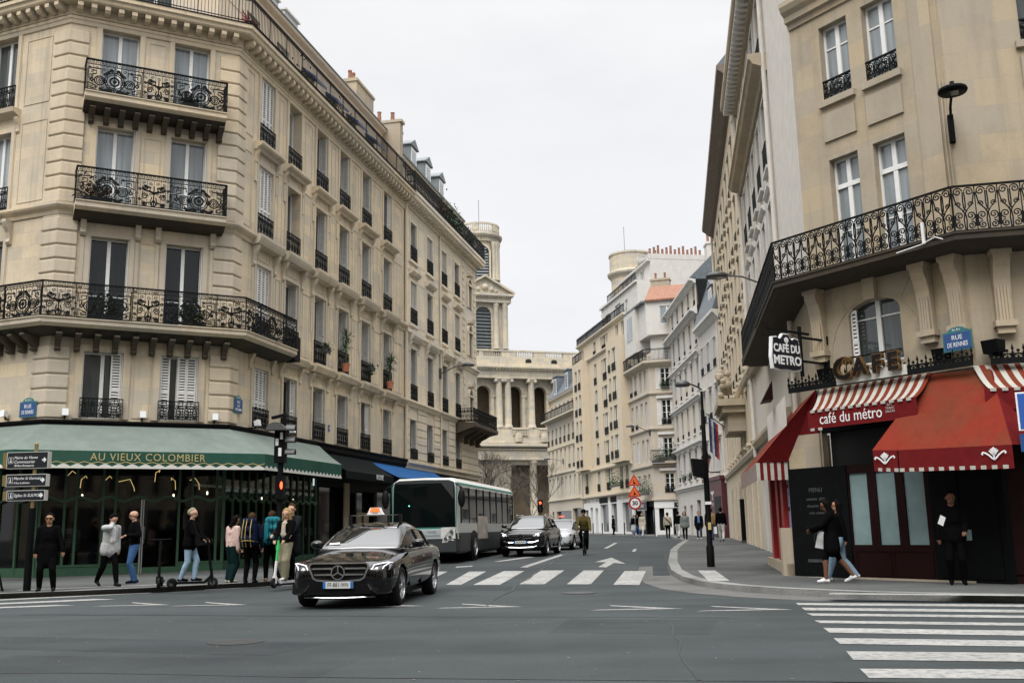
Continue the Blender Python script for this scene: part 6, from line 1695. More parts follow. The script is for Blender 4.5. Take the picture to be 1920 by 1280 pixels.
for i in range(2):
    a, b = bt_[i], bt_[i+1]; a = a.lerp(b, .012); n = 6 if i == 0 else 22
    for k in range(n):
        p = a.lerp(b, k/n); q = a.lerp(b, (k+1)/n)
        m.add([(p.x,p.y,p.z-.36),(q.x,q.y,q.z-.36),(q.x,q.y,q.z),(p.x,p.y,p.z)], [(0,1,2,3)])
        w_ = s_ if k % 2 == (0 if i else 1) else m
        w_.add([(p.x,p.y,p.z-.43),(q.x,q.y,q.z-.43),(q.x,q.y,q.z-.36),(p.x,p.y,p.z-.36)], [(0,1,2,3)])
m.build('valance', M_['darkred'], t, Matrix()); s_.build('stripe', M_['stripe'], t, Matrix())
def emblem(M, s=1.0):
    m = MB()
    for sg in (-1, 1):
        m.ribbon([(0,-.10*s), (sg*.04*s,-.07*s), (sg*.10*s,-.01*s), (sg*.16*s,.03*s), (sg*.21*s,.045*s), (sg*.235*s,.02*s), (sg*.21*s,.0)], .030*s, 0, .004)
        for k, a in enumerate((12, 30, 52)): m.ribbon([(sg*.01*s, -.02*s), (sg*.11*s*sin(R(a)), .115*s*cos(R(a)))], .024*s, 0, .004)
    m.ribbon([(0,-.11*s), (0,.13*s)], .028*s, 0, .004); m.build('emblem', M_['signwhite'], t, M)
emblem(F0.at(3.58, -1.355, 2.60)); emblem(F0.at(5.88, -1.34, 2.53), 1.0)
# side street awning, on the shallow shop bay of the ground floor
FG = Fr(PX+LL*sin(R(9)), PY+LL*cos(R(9)), 0, 189)
t = thing('awning', 'steep plain red awning with a striped valance on the side street face of the cafe', 'awning', FG.at(LL-2, -.6, 2.4))
xa, xb = LL-5.9, LL-.02
gable([FR1.p(LL-5.6,-.05,4.42), F0.p(.98,-.06,4.42)], [FG.p(xa,-.78,2.80), FG.p(xb,-.78,2.80)], 10, .02).build('canopy', M_['red'], t, Matrix())
m = MB(); m.add([tuple(F0.p(.98,-.06,4.42)), tuple(FG.p(xb,-.78,2.80)), tuple(F0.p(.0,-.02,2.80)), tuple(F0.p(.9,-.02,3.0))], [(0,1,2,3)]); m.build('side_panel', M_['darkred'], t, Matrix())
m = MB(); s_ = MB()
def strip(P, n):
    for k in range(n):
        p = P[0].lerp(P[1], k/n); q = P[0].lerp(P[1], (k+1)/n)
        (m if k % 2 else s_).add([(p.x,p.y,p.z-.42),(q.x,q.y,q.z-.42),(q.x,q.y,q.z),(p.x,p.y,p.z)], [(0,1,2,3)])
strip((FG.p(xb,-.05,2.8), FG.p(xb,-.78,2.8)), 9); strip((FG.p(xb,-.78,2.8), FG.p(xa,-.78,2.8)), 34)
m.build('valance', M_['darkred'], t, Matrix()); s_.build('stripe', M_['stripe'], t, Matrix())
# shop under it: red frames, window with posters, step
m = MB(); m.wall(LL-5.0, LL, .1, 4.4, [(LL-4.4, LL-.6, .2, 3.4)], .3); m.quad((LL-5,0,.1),(LL-5,1,.1),(LL-5,1,4.4),(LL-5,0,4.4)); m.build('wall', M_['plaster'], r0, FG.M)
m = MB()
for x in (LL-4.6, LL-2.75, LL-1.5): m.box(x, x+.55, -.12, .0, .12, 2.74)
m.box(LL-5.1, LL, -.1, 0, 3.1, 3.4); m.build('shopfront', M_['redpaint'], r0, FG.M)
m = MB(); m.quad((LL-4.4,.29,.2),(LL-.6,.29,.2),(LL-.6,.29,3.4),(LL-4.4,.29,3.4)); m.build('pane', M_['pane_mid'], r0, FG.M)
M_['poster'] = plain('poster_paper', (.30,.27,.42), .6, noise=.6, nscale=9)
m = MB()
for i in range(4): m.box(LL-.80, LL-.20, -.02, -.01, 1.2+.55*i, 1.65+.55*i)
m.build('poster', M_['poster'], r0, FG.M)
m = MB(); m.box(LL-5.2, LL-.05, -.22, 0, .1, .42); m.box(LL-.5, LL-.05, -.30, -.02, .1, 1.25); m.build('step', M_['grey_trim'], r0, FG.M)
# red canted sign hood above the side shop
m = MB(); m.prism([(-.05, 4.6), (-.35, 4.55), (-.05, 5.1)], LL-3.0, LL-2.3); m.build('sign_hood', M_['maroon'], r0, FG.M)
# iron cresting over the fascia
def cresting(fr, x0, x1, label):
    m = MB(); m.box(x0, x1, -.34, -.28, 4.38, 4.50); m.box(x0, x1, -.32, -.30, 4.56, 4.585)
    n = int((x1-x0)/.2)
    for i in range(n+1):
        x = x0+(x1-x0)*i/n
        m.lathe([(.02,4.5),(.035,4.58),(.012,4.64),(.03,4.68),(0,4.78)], x, -.31, 6)
        if i < n:
            c = x+(x1-x0)/n/2
            m.ribbon([(c-.075+.075*(1-cos(PI*k/8)), 4.5+.085*sin(PI*k/8)) for k in range(9)], .02, -.32, -.30)
            for a in (-.05, 0, .05): m.ribbon([(c, 4.5), (c+a, 4.56)], .014, -.32, -.30)
            m.ball((c, -.31, 4.635), .035, 6, 4)
    tag(m.build('iron_cresting', M_['iron'], None, fr.M), label, 'cresting')
cresting(F0, .40, 5.05, 'black spiked iron cresting over the cafe awnings on the chamfered corner'); cresting(FE, .2, 6, 'black spiked iron cresting at the right edge')
# CAFE letters
M_['letterface'] = plain('dark_letter_face', (.008,.006,.005), .4, spec=.2)
M_['amber'] = plain('amber_letter_rim', (.11,.055,.012), .4)
lt = thing('cafe_letters', 'free standing curly CAFE letters with amber rims, on the cresting under the arched window', 'letters', F0.at(2.7, -.4, 4.45))
m = MB(); m.box(1.80, 3.60, -.36, -.345, 4.40, 4.62); m.build('backing', M_['offwhite'], lt, F0.M)
for ch_, x, s in (('C', 2.05, .66), ('A', 2.52, .52), ('F', 2.96, .52), ('E', 3.36, .52)):
    inst('letter_rim', text_mesh('letter_rim', ch_, s, M_['amber'], .05, bold=.035), lt, F0.at(x, -.43, 4.70))
    inst('letter', text_mesh('letter', ch_, s, M_['letterface'], .06, bold=.012), lt, F0.at(x, -.44, 4.70))
m = MB(); m.X = F0.M; m.ribbon(spiral(2.17, 4.86, .09, 1.3, 0, 1, 12), .035, -.50, -.42); m.build('curl', M_['amber'], lt, Matrix())
# black spotlights on the cresting
for x, lb in ((1.30, 'black box spotlight left of the CAFE letters'), (4.25, 'black box spotlight under the fluted consoles'), (5.35, 'black box spotlight below the blue street plate')):
    t = thing('floodlight', lb, 'floodlight', F0.at(x, -.5, 4.62)); m = MB(); m.prism([(-.12,4.6),(.1,4.6),(.14,4.86),(-.18,4.86)], x-.17, x+.17); m.build('housing', M_['black'], t, F0.M)
    m = MB(); m.box(x-.02, x+.02, -.02, .3, 4.55, 4.6); m.build('bracket', M_['iron'], t, F0.M)
# hanging sign
hs_ = thing('hanging_sign', 'black shaped board lettered CAFE DU METRO hanging from an iron bracket', 'sign', F0.at(1.32, -.9, 4.8))
Ms = F0.M @ Matrix.Translation((1.32, -.95, 5.12)) @ Matrix.Rotation(-PI/2, 4, 'Z') @ Matrix.Rotation(PI, 4, 'Z')
# in the sign frame x runs outwards from the wall towards the street
Ms = F0.M @ Matrix.Translation((1.32, -.98, 5.10)) @ Matrix.Rotation(PI/2, 4, 'Z')
def lobed(s):
    P = [(-.47,-.36),(-.50,-.1),(-.46,.2),(-.44,.36),(-.30,.38),(-.22,.33),(-.14,.38),(-.08,.46),(.08,.46),(.14,.38),(.22,.33),(.30,.38),(.44,.36),(.46,.2),(.50,-.1),(.47,-.36),(.25,-.40),(.0,-.38),(-.25,-.40)]
    return [(x*s-.48, z*s) for x, z in P]
m = MB(); m.prism(lobed(1.0), -.04, .04, 'y'); m.build('rim', M_['signwhite'], hs_, Ms)
m = MB(); m.prism(lobed(.93), -.062, .062, 'y'); m.build('board', M_['navy'], hs_, Ms)
for s in (-1, 1):
    Mx = Ms @ Matrix.Translation((-.48, 0, 0)) @ Matrix.Rotation(0 if s < 0 else PI, 4, 'Z')
    inst('lettering', text_mesh('lettering', 'CAFE DU', .25, M_['signwhite'], .002, bold=.008, sx=.86), hs_, Mx @ Matrix.Translation((0, -.068, .10)))
    inst('lettering', text_mesh('lettering', 'METRO', .28, M_['signwhite'], .002, bold=.008), hs_, Mx @ Matrix.Translation((0, -.068, -.17)))
    m = MB(); m.ribbon(circ(0, .30, .035, 10), .07, -.07, -.062, True); m.ribbon([(0,.2),(0,.3)], .03, -.07, -.062); m.build('ornament', M_['signwhite'], hs_, Mx)
m = MB(); m.box(1.29, 1.35, -.95, -.88, 4.62, 5.78); m.box(1.30, 1.34, -.9, 0, 5.5, 5.55); m.box(1.30, 1.34, -.9, 0, 4.95, 5.0); m.box(1.25, 1.39, -.06, 0, 5.42, 5.62); m.box(1.25, 1.39, -.06, 0, 4.87, 5.07); m.box(1.30, 1.34, -2.05, -.6, 5.60, 5.65); m.build('bracket', M_['iron'], hs_, F0.M)

# ---- street lamps on walls
def wall_lamp(fr, x, z, arm, rise, label, big=1.0):
    t = thing('street_lamp', label, 'street lamp', fr.at(x, 0, z))
    m = MB(); m.box(x-.07, x+.07, -.14, 0, z-.3, z+.3); m.tube([tuple((x, -.1, z)), (x, -arm*.6, z+rise*.8), (x, -arm, z+rise)], .03, 8); m.build('arm', M_['lampgrey'], t, fr.M)
    m = MB(); m.smooth = True; m.X = fr.at(x, -arm-.2, z+rise) @ Matrix.Diagonal((1,1.25,1,1))
    m.lathe([(0,.12*big),(.10*big,.11*big),(.24*big,.06*big),(.30*big,-.02*big),(.27*big,-.08*big),(.0,-.09*big)], 0, 0, 20); m.build('lamp_head', M_['lampgrey'], t, Matrix())
    m = MB(); m.X = fr.at(x, -arm-.2, z+rise) @ Matrix.Diagonal((1,1.25,1,1)); m.lathe([(0,-.10*big),(.17*big,-.096*big),(.19*big,-.085*big)], 0, 0, 16); m.build('lens', M_['pane_sky'], t, Matrix())
wall_lamp(FL2, 6.1, 10.1, 1.5, .42, 'dark arm lamp on the cream building over the bus')
wall_lamp(FR1, X1(8.2), 8.9, 1.5, .45, 'dark arm lamp jutting from the right wall beside the scrolled balcony')
wall_lamp(F3s, L3-.2, 9.3, 1.6, .5, 'small arm lamp between the yellow house and the house with the orange roof')
wall_lamp(F5, 7.6, 9.0, 1.8, .3, 'small arm lamp on the farthest cream house')
FZ = Fr(D0[0], D0[1], 0, 113.5)
t = thing('street_lamp', 'black disc lamp on a wall bracket, on the bare stone of the cafe building', 'street lamp', FZ.at(0, 0, 9.5))
m = MB(); m.box(-.06, .06, -.14, 0, 9.15, 9.75); m.tube([(0,-.08,9.5),(.02,-.2,9.9),(.06,-.75,10.0)], .028, 8); m.build('arm', M_['black'], t, FZ.M)
m = MB(); m.smooth = True; m.X = FZ.at(.07, -.9, 9.95); m.lathe([(0,.2),(.045,.2),(.045,.13),(.11,.10),(.27,.05),(.29,0),(.27,-.04),(.0,-.04)], 0, 0, 22); m.build('lamp_head', M_['black'], t, Matrix())
m = MB(); m.box(-.04, .18, -1.02, -.78, 9.90, 9.908); m.build('lens', M_['pane_mid'], t, FZ.M)

# ---- black lamp post on the right pavement
x, y = 5.45, 28.6; z0 = gz(y)+PAV
t = thing('lamp_post', 'black lamp post with a yellow push button on the right pavement', 'lamp post', T(x, y, z0))
m = MB(); m.smooth = True; m.lathe([(.11,0),(.11,.55),(.082,.6),(.08,2.3),(.055,4.4),(.04,4.42),(.036,4.95)], 0, 0, 16); m.build('post', M_['black'], t, T(x, y, z0))
m = MB(); m.tube([(0,0,5.0),(-.15,-.1,5.08),(-.5,-.4,5.16)], .025, 8); m.build('arm', M_['lampgrey'], t, T(x, y, z0))
m = MB(); m.smooth = True; m.X = T(x-.62, y-.48, z0+5.12); m.lathe([(0,.1),(.08,.09),(.18,.04),(.22,-.03),(.2,-.08),(0,-.09)], 0, 0, 16); m.build('lamp_head', M_['lampgrey'], t, Matrix())
m = MB(); m.box(-.04, .04, -.125, -.08, 1.02, 1.22); m.build('push_button', plain('yellow_box', (.55,.42,.16), .5), t, T(x, y, z0))
m = MB(); m.box(-.09, .09, -.11, -.09, 1.72, 1.80); m.build('sticker', M_['signwhite'], t, T(x, y, z0))
m = MB(); m.prism([(-.36,2.55),(-.05,2.45),(-.05,2.98),(-.40,3.02)], -.16, .16, 'y'); m.build('signal_back', M_['black'], t, T(x, y, z0))

# ---- traffic light on the left corner
x, y = -6.05, 25.9; z0 = gz(y)+PAV
t = thing('traffic_light', 'black traffic light seen from the side, stuck with three white stickers', 'traffic light', T(x, y, z0)); Mt = T(x, y, z0)
m = MB(); m.smooth = True; m.lathe([(.10,0),(.10,1.0),(.075,1.05),(.075,2.98)], 0, 0, 14); m.build('post', M_['black'], t, Mt)
m = MB(); m.box(-.15, .13, -.13, .13, 2.98, 4.0); m.build('housing', M_['black'], t, Mt)
for k in range(3):
    m = MB(); zc = 3.82-k*.31
    m.lathe([(.16, .0), (.14, .26)], 0, 0, 12, 0, PI); mm = m; m = MB(); m.X = Matrix.Translation((.13, 0, zc)) @ Matrix.Rotation(PI/2, 4, 'Y') @ Matrix.Rotation(PI/2, 4, 'Z'); m.lathe([(.15, .0), (.135, .24), (.125, .24), (.14, 0)], 0, 0, 12, 0, PI); m.build('visor', M_['lampgrey'], t, Mt)
m = MB(); m.prism([(-.07+.24*cos(PI*k/10), 3.80+.2*sin(PI*k/10)) for k in range(11)], -.42, -.131, 'y'); m.build('visor', M_['lampgrey'], t, Mt)
for (a, b, c, d, r) in ((-.12, -.04, 3.42, 3.6, .2), (0.0, .07, 3.58, 3.76, -.05), (-.04, .04, 3.15, 3.36, 0)):
    m = MB(); m.box(a, b, -.137, -.131, c, d); m.build('sticker', M_['signwhite'], t, Mt)
m = MB(); m.box(-.10, .10, -.14, .08, 2.05, 2.65); m.build('pedestrian_box', M_['black'], t, Mt)
m = MB(); m.ball((.06, -.15, 2.40), .05, 8, 6, (.7,.5,2.0)); m.build('red_man', M_['redlight'], t, Mt)
m = MB(); m.tube([(0,0,4.0),(0,0,4.15)], .03, 6); m.prism([(-.25,4.12),(.1,4.2),(.1,4.26),(-.25,4.18)], -.1, .1, 'y'); m.build('sensor', M_['black'], t, Mt)
# small far signal, showing red
x, y = 2.9, 118; t = thing('traffic_light', 'small distant traffic light showing red beside the square', 'traffic light', T(x, y, gz(y)))
m = MB(); m.cyl(0, 0, 0, 3.4, .06, 8); m.build('post', M_['black'], t, T(x, y, gz(y))); m = MB(); m.box(-.3, .3, -.2, .2, 2.5, 3.9); m.build('housing', M_['black'], t, T(x, y, gz(y)))
m = MB(); m.ball((0,-.2,3.55), .16, 10, 6); m.build('red_lens', M_['redlight'], t, T(x, y, gz(y)))

# ---- direction sign post on the left
x, y = -11.55, 24.1; z0 = PAV; Md = T(x, y, z0, R(-4))
t = thing('direction_sign', 'brass and black signpost with three dark arrow boards for the town hall, market and church', 'signpost', T(x, y, z0))
m = MB(); m.cyl(0, 0, 0, 1.95, .085, 12); m.build('post', M_['black'], t, Md); m = MB(); m.cyl(0, 0, 1.95, 3.45, .045, 12); m.ball((0,0,3.47), .05, 8, 6); m.build('post', M_['brass'], t, Md)
M_['signrim'] = plain('pale_sign_rim', (.45,.45,.42), .5)
for (zz, h, x0, x1, ls) in ((2.94, .37, -.66, .34, [('Mairie du VIeme', .095, .06), ('Commissariat', .1, -.04), ('78 Rue Bonaparte', .075, -.13)]), (2.46, .26, -.64, .33, [('Marche St Germain', .095, .045), ('4 Rue Lobineau', .07, -.06)]), (2.10, .22, -.60, .31, [('Eglise St SULPICE', .1, 0)])):
    zz += .15
    m = MB(); m.box(x0-.12, x0-.02, -.07, .07, zz-h/2, zz+h/2); m.build('end_cap', M_['brass'], t, Md)
    m = MB(); m.box(x0-.02, x1+.015, -.078, .078, zz-h/2-.015, zz+h/2+.015); o = m.build('board', M_['signrim'], t, Md)
    m = MB(); m.box(x0, x1, -.084, .084, zz-h/2, zz+h/2); m.build('face', M_['navy'], o, Md)
    for s_, sz, dzz in ls: inst('lettering', text_mesh('lettering', s_, sz, M_['signwhite'], .001, 'LEFT', .2, sx=.92), o, Md @ Matrix.Translation((x0+.17, -.087, zz+dzz)))
    m = MB(); m.ribbon([(x1-.13, zz), (x1-.05, zz)], .035, -.088, -.085); m.ribbon([(x1-.085, zz+.05), (x1-.035, zz), (x1-.085, zz-.05)], .03, -.088, -.085)
    q = .055; cx_ = x0+.09; m.ribbon([(cx_-q, zz-q*1.3), (cx_+q, zz-q*1.3), (cx_+q, zz+q*1.3), (cx_-q, zz+q*1.3)], .008, -.088, -.085, True); m.ribbon([(cx_, zz+.03), (cx_, zz-.01), (cx_+.025, zz-.055)], .018, -.088, -.085); m.ribbon([(cx_, zz-.01), (cx_-.022, zz-.055)], .016, -.088, -.085); m.ball((cx_, -.086, zz+.045), .014, 6, 4); m.build('arrow', M_['signwhite'], o, Md)

# ---- parking sign at the right edge
x, y = 9.42, 18.0; Mp = T(x, y, PAV, R(-18)); t = thing('parking_sign', 'blue parking sign with an arrow plate cut by the right edge of the photo', 'sign', Mp)
m = MB(); m.cyl(.2, .05, 0, 3.6, .035, 10); m.build('post', M_['steel'], t, Mp)
m = MB(); m.box(-.27, .43, -.01, .01, 2.80, 3.5); m.build('rim', M_['signwhite'], t, Mp); m = MB(); m.box(-.24, .40, -.018, .018, 2.83, 3.47); m.build('face', plain('parking_blue', (.02,.09,.36), .4), t, Mp)
inst('lettering', text_mesh('lettering', 'P', .6, M_['signwhite'], .002, bold=.02), t, Mp @ Matrix.Translation((.06, -.022, 3.15)))
m = MB(); m.box(-.27, .43, -.01, .01, 2.42, 2.74); m.build('arrow_plate', M_['enamel'], t, Mp); m = MB(); m.ribbon([(.3, 2.58), (-.12, 2.58)], .06, -.016, -.011); m.ribbon([(-.02, 2.69), (-.16, 2.58), (-.02, 2.47)], .05, -.016, -.011); m.build('arrow', M_['signwhite'], t, Mp)

# ---- 30 sign with two triangles
x, y = 9.55, 80.5; z0 = gz(y)+PAV; Mz = T(x, y, z0, R(6)); t = thing('speed_sign', 'post with a round 30 speed sign below two orange roadworks triangles', 'sign', Mz)
m = MB(); m.cyl(0, .05, 0, 4.4, .05, 8); m.build('post', M_['signrim'], t, Mz)
m = MB(); m.X = Matrix.Translation((0, 0, 2.55)) @ Matrix.Rotation(PI/2, 4, 'X'); m.lathe([(0,.02),(.52,.02),(.52,-.02),(0,-.02)], 0, 0, 24); m.build('ring', M_['redpaint'], t, Mz)
m = MB(); m.X = Matrix.Translation((0, -.025, 2.55)) @ Matrix.Rotation(PI/2, 4, 'X'); m.lathe([(0,.005),(.37,.005),(.37,-.005),(0,-.005)], 0, 0, 24); m.build('face', M_['signwhite'], t, Mz)
inst('lettering', text_mesh('lettering', '30', .46, M_['black'], .002, bold=.015), t, Mz @ Matrix.Translation((0, -.04, 2.55)))
for zz in (3.08, 3.95):
    m = MB(); m.prism([(-.55, zz), (.55, zz), (0, zz+.9)], -.02, .02, 'y'); m.build('triangle', M_['redpaint'], t, Mz); m = MB(); m.prism([(-.40, zz+.08), (.40, zz+.08), (0, zz+.74)], -.03, -.021, 'y'); m.build('face', M_['orange'], t, Mz)
    m = MB(); m.prism([(-.12, zz+.14), (.16, zz+.14), (.02, zz+.3)], -.036, -.031, 'y'); m.ribbon([(-.02, zz+.2), (-.06, zz+.45)], .06, -.036, -.031); m.build('symbol', M_['black'], t, Mz)

# ---- maroon shopfront with lantern, flag, shop signs far right
m = MB(); m.box(Y2(70.6), Y2(64.6), -.35, 0, .3, 4.35); m.box(Y2(70.7), Y2(64.5), -.45, 0, 4.25, 4.5); o = m.build('shopfront', plain('maroon_shop', (.075,.010,.014), .45, noise=.2), r2b, FR2.M)
m = MB(); m.ribbon([(Y2(67.6)-.5, 3.55), (Y2(67.6)-.15, 3.4), (Y2(67.6), 3.25), (Y2(67.6)+.15, 3.4), (Y2(67.6)+.5, 3.55)], .14, -.37, -.36); m.ribbon([(Y2(67.6), 3.6), (Y2(67.6), 3.0)], .16, -.37, -.36); m.ribbon(circ(Y2(67.6), 2.7, .1, 10), .05, -.37, -.36, True); m.build('emblem', M_['signwhite'], o, FR2.M)
m = MB(); m.box(Y2(67.0), Y2(65.0), -.37, -.35, .5, 3.2); m.build('door', M_['dark'], o, FR2.M)
x, y = 12.75, 66.5; t = thing('lantern', 'old fashioned red and black street lantern above the maroon shopfront', 'lantern', T(x, y, 4.6)); Ml = T(x, y, gz(y))
m = MB(); m.lathe([(.12,4.5),(.28,5.25),(.3,5.28)], 0, 0, 6); m.build('glass', plain('lantern_red', (.16,.02,.015), .3), t, Ml); m = MB(); m.lathe([(.36,5.27),(.30,5.45),(.12,5.62),(.1,5.75),(0,5.85)], 0, 0, 6); m.lathe([(0,4.38),(.13,4.42),(.13,4.5)], 0, 0, 6); m.tube([(0,0,4.4),(.85,0,4.35)], .04, 6); m.build('frame', M_['iron'], t, Ml)
t = thing('flag', 'drooping blue, white and red flag on a pole from the right wall', 'flag', FR1.at(X1(34), 0, 6)); 
m = MB(); m.tube([tuple(FR1.p(X1(34), 0, 6.5)), tuple(FR1.p(X1(33.6), -1.4, 7.6))], .03, 6); m.build('pole', M_['iron'], t, Matrix())
for k, c in enumerate(((.012,.02,.07), (.35,.35,.36), (.012,.02,.07), (.25,.015,.015))):
    m = MB()
    for j in range(5):
        q0 = FR1.p(X1(33.7)+.02*j, -1.3+.25*k+.0*j, 7.35-.42*j-.12*k); 
        a = FR1.p(X1(33.7)+.1*sin(j*1.3), -1.30+.13*k, 7.45-.40*j-.13*k); b = FR1.p(X1(33.7)+.1*sin(j*1.3+.4)+.08, -1.30+.13*(k+1), 7.45-.40*j-.13*(k+1)); c2 = FR1.p(X1(33.7)+.1*sin(j*1.3+1.7)+.08, -1.30+.13*(k+1)*.95, 7.45-.40*(j+1)-.13*(k+1)); d = FR1.p(X1(33.7)+.1*sin(j*1.3+1.3), -1.30+.13*k*.95, 7.45-.40*(j+1)-.13*k)
        m.add([tuple(a), tuple(b), tuple(c2), tuple(d)], [(0,1,2,3)])
    m.build('cloth', plain('flag_cloth', c, .8), t, Matrix())
def shopsign(fr, x, z, w, h, s, lb, d=.08):
    t = thing('shop_sign', lb, 'sign', fr.at(x, -d, z)); m = MB(); m.box(-w/2, w/2, 0, .05, -h/2, h/2); m.build('board', M_['navy'], t, fr.at(x, -d-.05, z)); 
    m = MB(); m.ribbon([(-w/2+.03,-h/2+.03),(w/2-.03,-h/2+.03),(w/2-.03,h/2-.03),(-w/2+.03,h/2-.03)], .05, -.006, -.001, True); m.build('border', M_['signrim'], t, fr.at(x, -d-.05, z))
    inst('lettering', text_mesh('lettering', s, h*.5, M_['signwhite'], .002, sx=.8), t, fr.at(x, -d-.06, z))
shopsign(F3s, 3.2, 3.1, 3.0, .75, 'FLANNERIE', 'dark lettered sign over the black shop at the flank of the pink-grey house', .12); shopsign(F3, 2.2, 3.1, 1.0, .5, 'VENN', 'small framed sign at the right end of the white shop', .3)
m = MB(); m.ribbon([(3.9, 2.72),(6.1, 2.72)], .12, .24, .29); m.build('neon', plain('red_neon', (.8,.1,.05), .4, emit=(1,.12,.05), es=1.5), r5, F5.M)
# bollards on the far pavement, barrier rail, menu stands
for i, (bx, by) in enumerate(((6.9, 103), (7.6, 99.5), (8.2, 96), (8.9, 92.5), (9.6, 89.5))):
    o = MB(); o.cyl(0, 0, 0, .95, .05, 8); o.ball((0,0,.97), .065, 8, 6)
    b_ = o.build('bollard', M_['black'], None, T(bx, by, gz(by)+PAV)); tag(b_, 'thin black bollard in the row before the yellow house shops', 'bollard', 'black bollards on the far pavement')
x, y = 11.75, 50.5; t = thing('menu_stand', 'tall black board cabinet standing on the right pavement', 'menu board', T(x, y, gz(y)+PAV, R(-8)))
m = MB(); m.box(-.5, .5, -.18, .18, .12, 2.15); m.ball((0,0,2.2), .12, 8, 6, (1,1,1.4)); m.build('board', M_['black'], t, T(x, y, gz(y)+PAV, R(-8))); m = MB(); m.box(-.55, .55, -.25, .25, 0, .12); m.build('base', M_['lampgrey'], t, T(x, y, gz(y)+PAV, R(-8)))
# chalk board leaning at the far left
x, y = -12.55, 24.3; Mb = T(x, y, PAV, R(-62)); t = thing('chalkboard', 'black chalk written pavement board leaning at the far left edge', 'chalkboard', Mb)
m = MB(); m.prism([(-.32,0),(-.27,0),(.05,1.25),(0,1.25)], -.36, .36); m.prism([(.32,0),(.27,0),(-.05,1.25),(0,1.25)], -.36, .36); m.build('board', M_['black'], t, Mb)
Mx = Mb @ Matrix.Translation((0, -.30, .0)) @ Matrix.Rotation(R(-13.5), 4, 'X')
for i in range(8): inst('lettering', text_mesh('lettering', ['MENU', 'du jour', 'soupe', 'salade', 'steak', 'tarte', 'cafe', 'vins'][i], .11, M_['signwhite'], .001), t, Mx @ Matrix.Translation((0, -.03, 1.15-.13*i)))

# ================================================================== plants, trees
def yucca(fr, x, z, y, label, h=.9, heads=2):
    t = thing('potted_plant', label, 'potted plant', fr.at(x, y, z), 'potted plants on the tan building windows'); rn = random.Random(int(x*7))
    m = MB(); m.X = fr.at(x, y, z); m.lathe([(0,0),(.13,0),(.17,.28),(.19,.28),(.19,.33),(.15,.33),(0,.3)], 0, 0, 12); m.build('pot', M_['pot'], t, Matrix())
    m = MB(); M0 = fr.at(x, y, z)
    for k in range(heads):
        c = Vector((.12*(k-.5), 0, .5+h*(.5+.5*k/max(1, heads-1)))); m.X = M0; m.tube([(0,0,.3), tuple(c)], .025, 5)
        for i in range(34):
            a = rn.uniform(0, 2*PI); el = rn.uniform(-.5, 1.3); L = rn.uniform(.35, .55); d = Vector((cos(a)*cos(el), sin(a)*cos(el), sin(el))); s = Vector((-sin(a), cos(a), 0))*.022
            mid = c+d*L*.6; tip = c+d*L+Vector((0,0,-.12*cos(el))); m.add([tuple(c-s*.6), tuple(c+s*.6), tuple(mid+s), tuple(mid-s), tuple(tip)], [(0,1,2,3),(3,2,4)])
    m.build('foliage', M_['leaf'], t, Matrix())
yucca(FS, stx[3]+.35, 8.05, -.25, 'tall spiky yucca in a red pot on the fourth window of the tan side face', 1.0, 2)
yucca(FS, stx[5]+.35, 8.05, -.25, 'double headed spiky yucca on the last window of the tan side face', .95, 3)
def bush(M, r, label, grp=None, mat='leaf', n=160, seed=1, droop=.0, box=True, sc=(1,1,1)):
    t = thing('potted_plant', label, 'potted plant', M, grp); rn = random.Random(seed)
    m = MB(); m.X = M; m.box(-r*.8*sc[0], r*.8*sc[0], -.1, .1, 0, .18); m.build('planter', M_['lampgrey'], t, Matrix())
    m = MB(); m.X = M
    for i in range(n):
        p = Vector((rn.gauss(0, r*.5)*sc[0], rn.gauss(0, r*.3)*sc[1], .2+abs(rn.gauss(0, r*.55))*sc[2]-droop*rn.random())); a = rn.uniform(0, 6.3); e = rn.uniform(-1, 1); l = rn.uniform(.05, .11)
        u = Vector((cos(a)*cos(e), sin(a)*cos(e), sin(e)))*l; v = Vector((-sin(a), cos(a), .3))*l*.45; m.add([tuple(p-u), tuple(p+v), tuple(p+u), tuple(p-v)], [(0,1,2,3)])
    m.build('foliage', M_[mat], t, Matrix())
bush(FS.at(stx[2]+.85, -.2, 8.55), .3, 'small trailing plant on the third window rail of the tan side face', None, 'leaf', 120, 2, .3)
bush(FS.at(stx[4]+.85, -.2, 8.55), .3, 'small trailing plant on the fifth window rail of the tan side face', None, 'leaf', 120, 3, .4)
for i, (x, mt_) in enumerate(((5.2, 'dryleaf'), (6.4, 'leaf'), (7.2, 'leaf'), (8.0, 'leaf'), (9.2, 'leaf'), (11.6, 'leaf'))): bush(FL2.at(x, -.35, 19.0), .7, 'leafy shrub in a planter behind the top railing of the cream building', 'shrubs on the top balcony of the cream building', mt_, 260, 10+i, 0, True, (1,1,1.2))
bush(FC.at(1.0, -.55, 11.7), .45, 'dry potted heather at the left end of the middle balcony', None, 'dryleaf', 200, 31)
bush(FC.at(4.15, -.5, 7.95), .45, 'dark leafy plant on the long lower balcony below the right hand window', None, 'leaf', 220, 32); bush(FC.at(1.65, -.5, 7.95), .35, 'green plant on the long lower balcony below the left hand window', None, 'leaf', 160, 33); bush(FC.at(3.7, -.5, 15.35), .3, 'dark bush on the top balcony before the right hand window', None, 'leaf', 200, 34)
for i, (x, z) in enumerate(((9.2, 19.0), (10.6, 19.0), (5.4, 19.0))): bush(FS.at(x, .2, z), .5, 'bare brown plant behind the attic railing of the tan building', 'plants on the attic balcony', 'dryleaf', 200, 40+i, 0, True, (1,1,1.6))
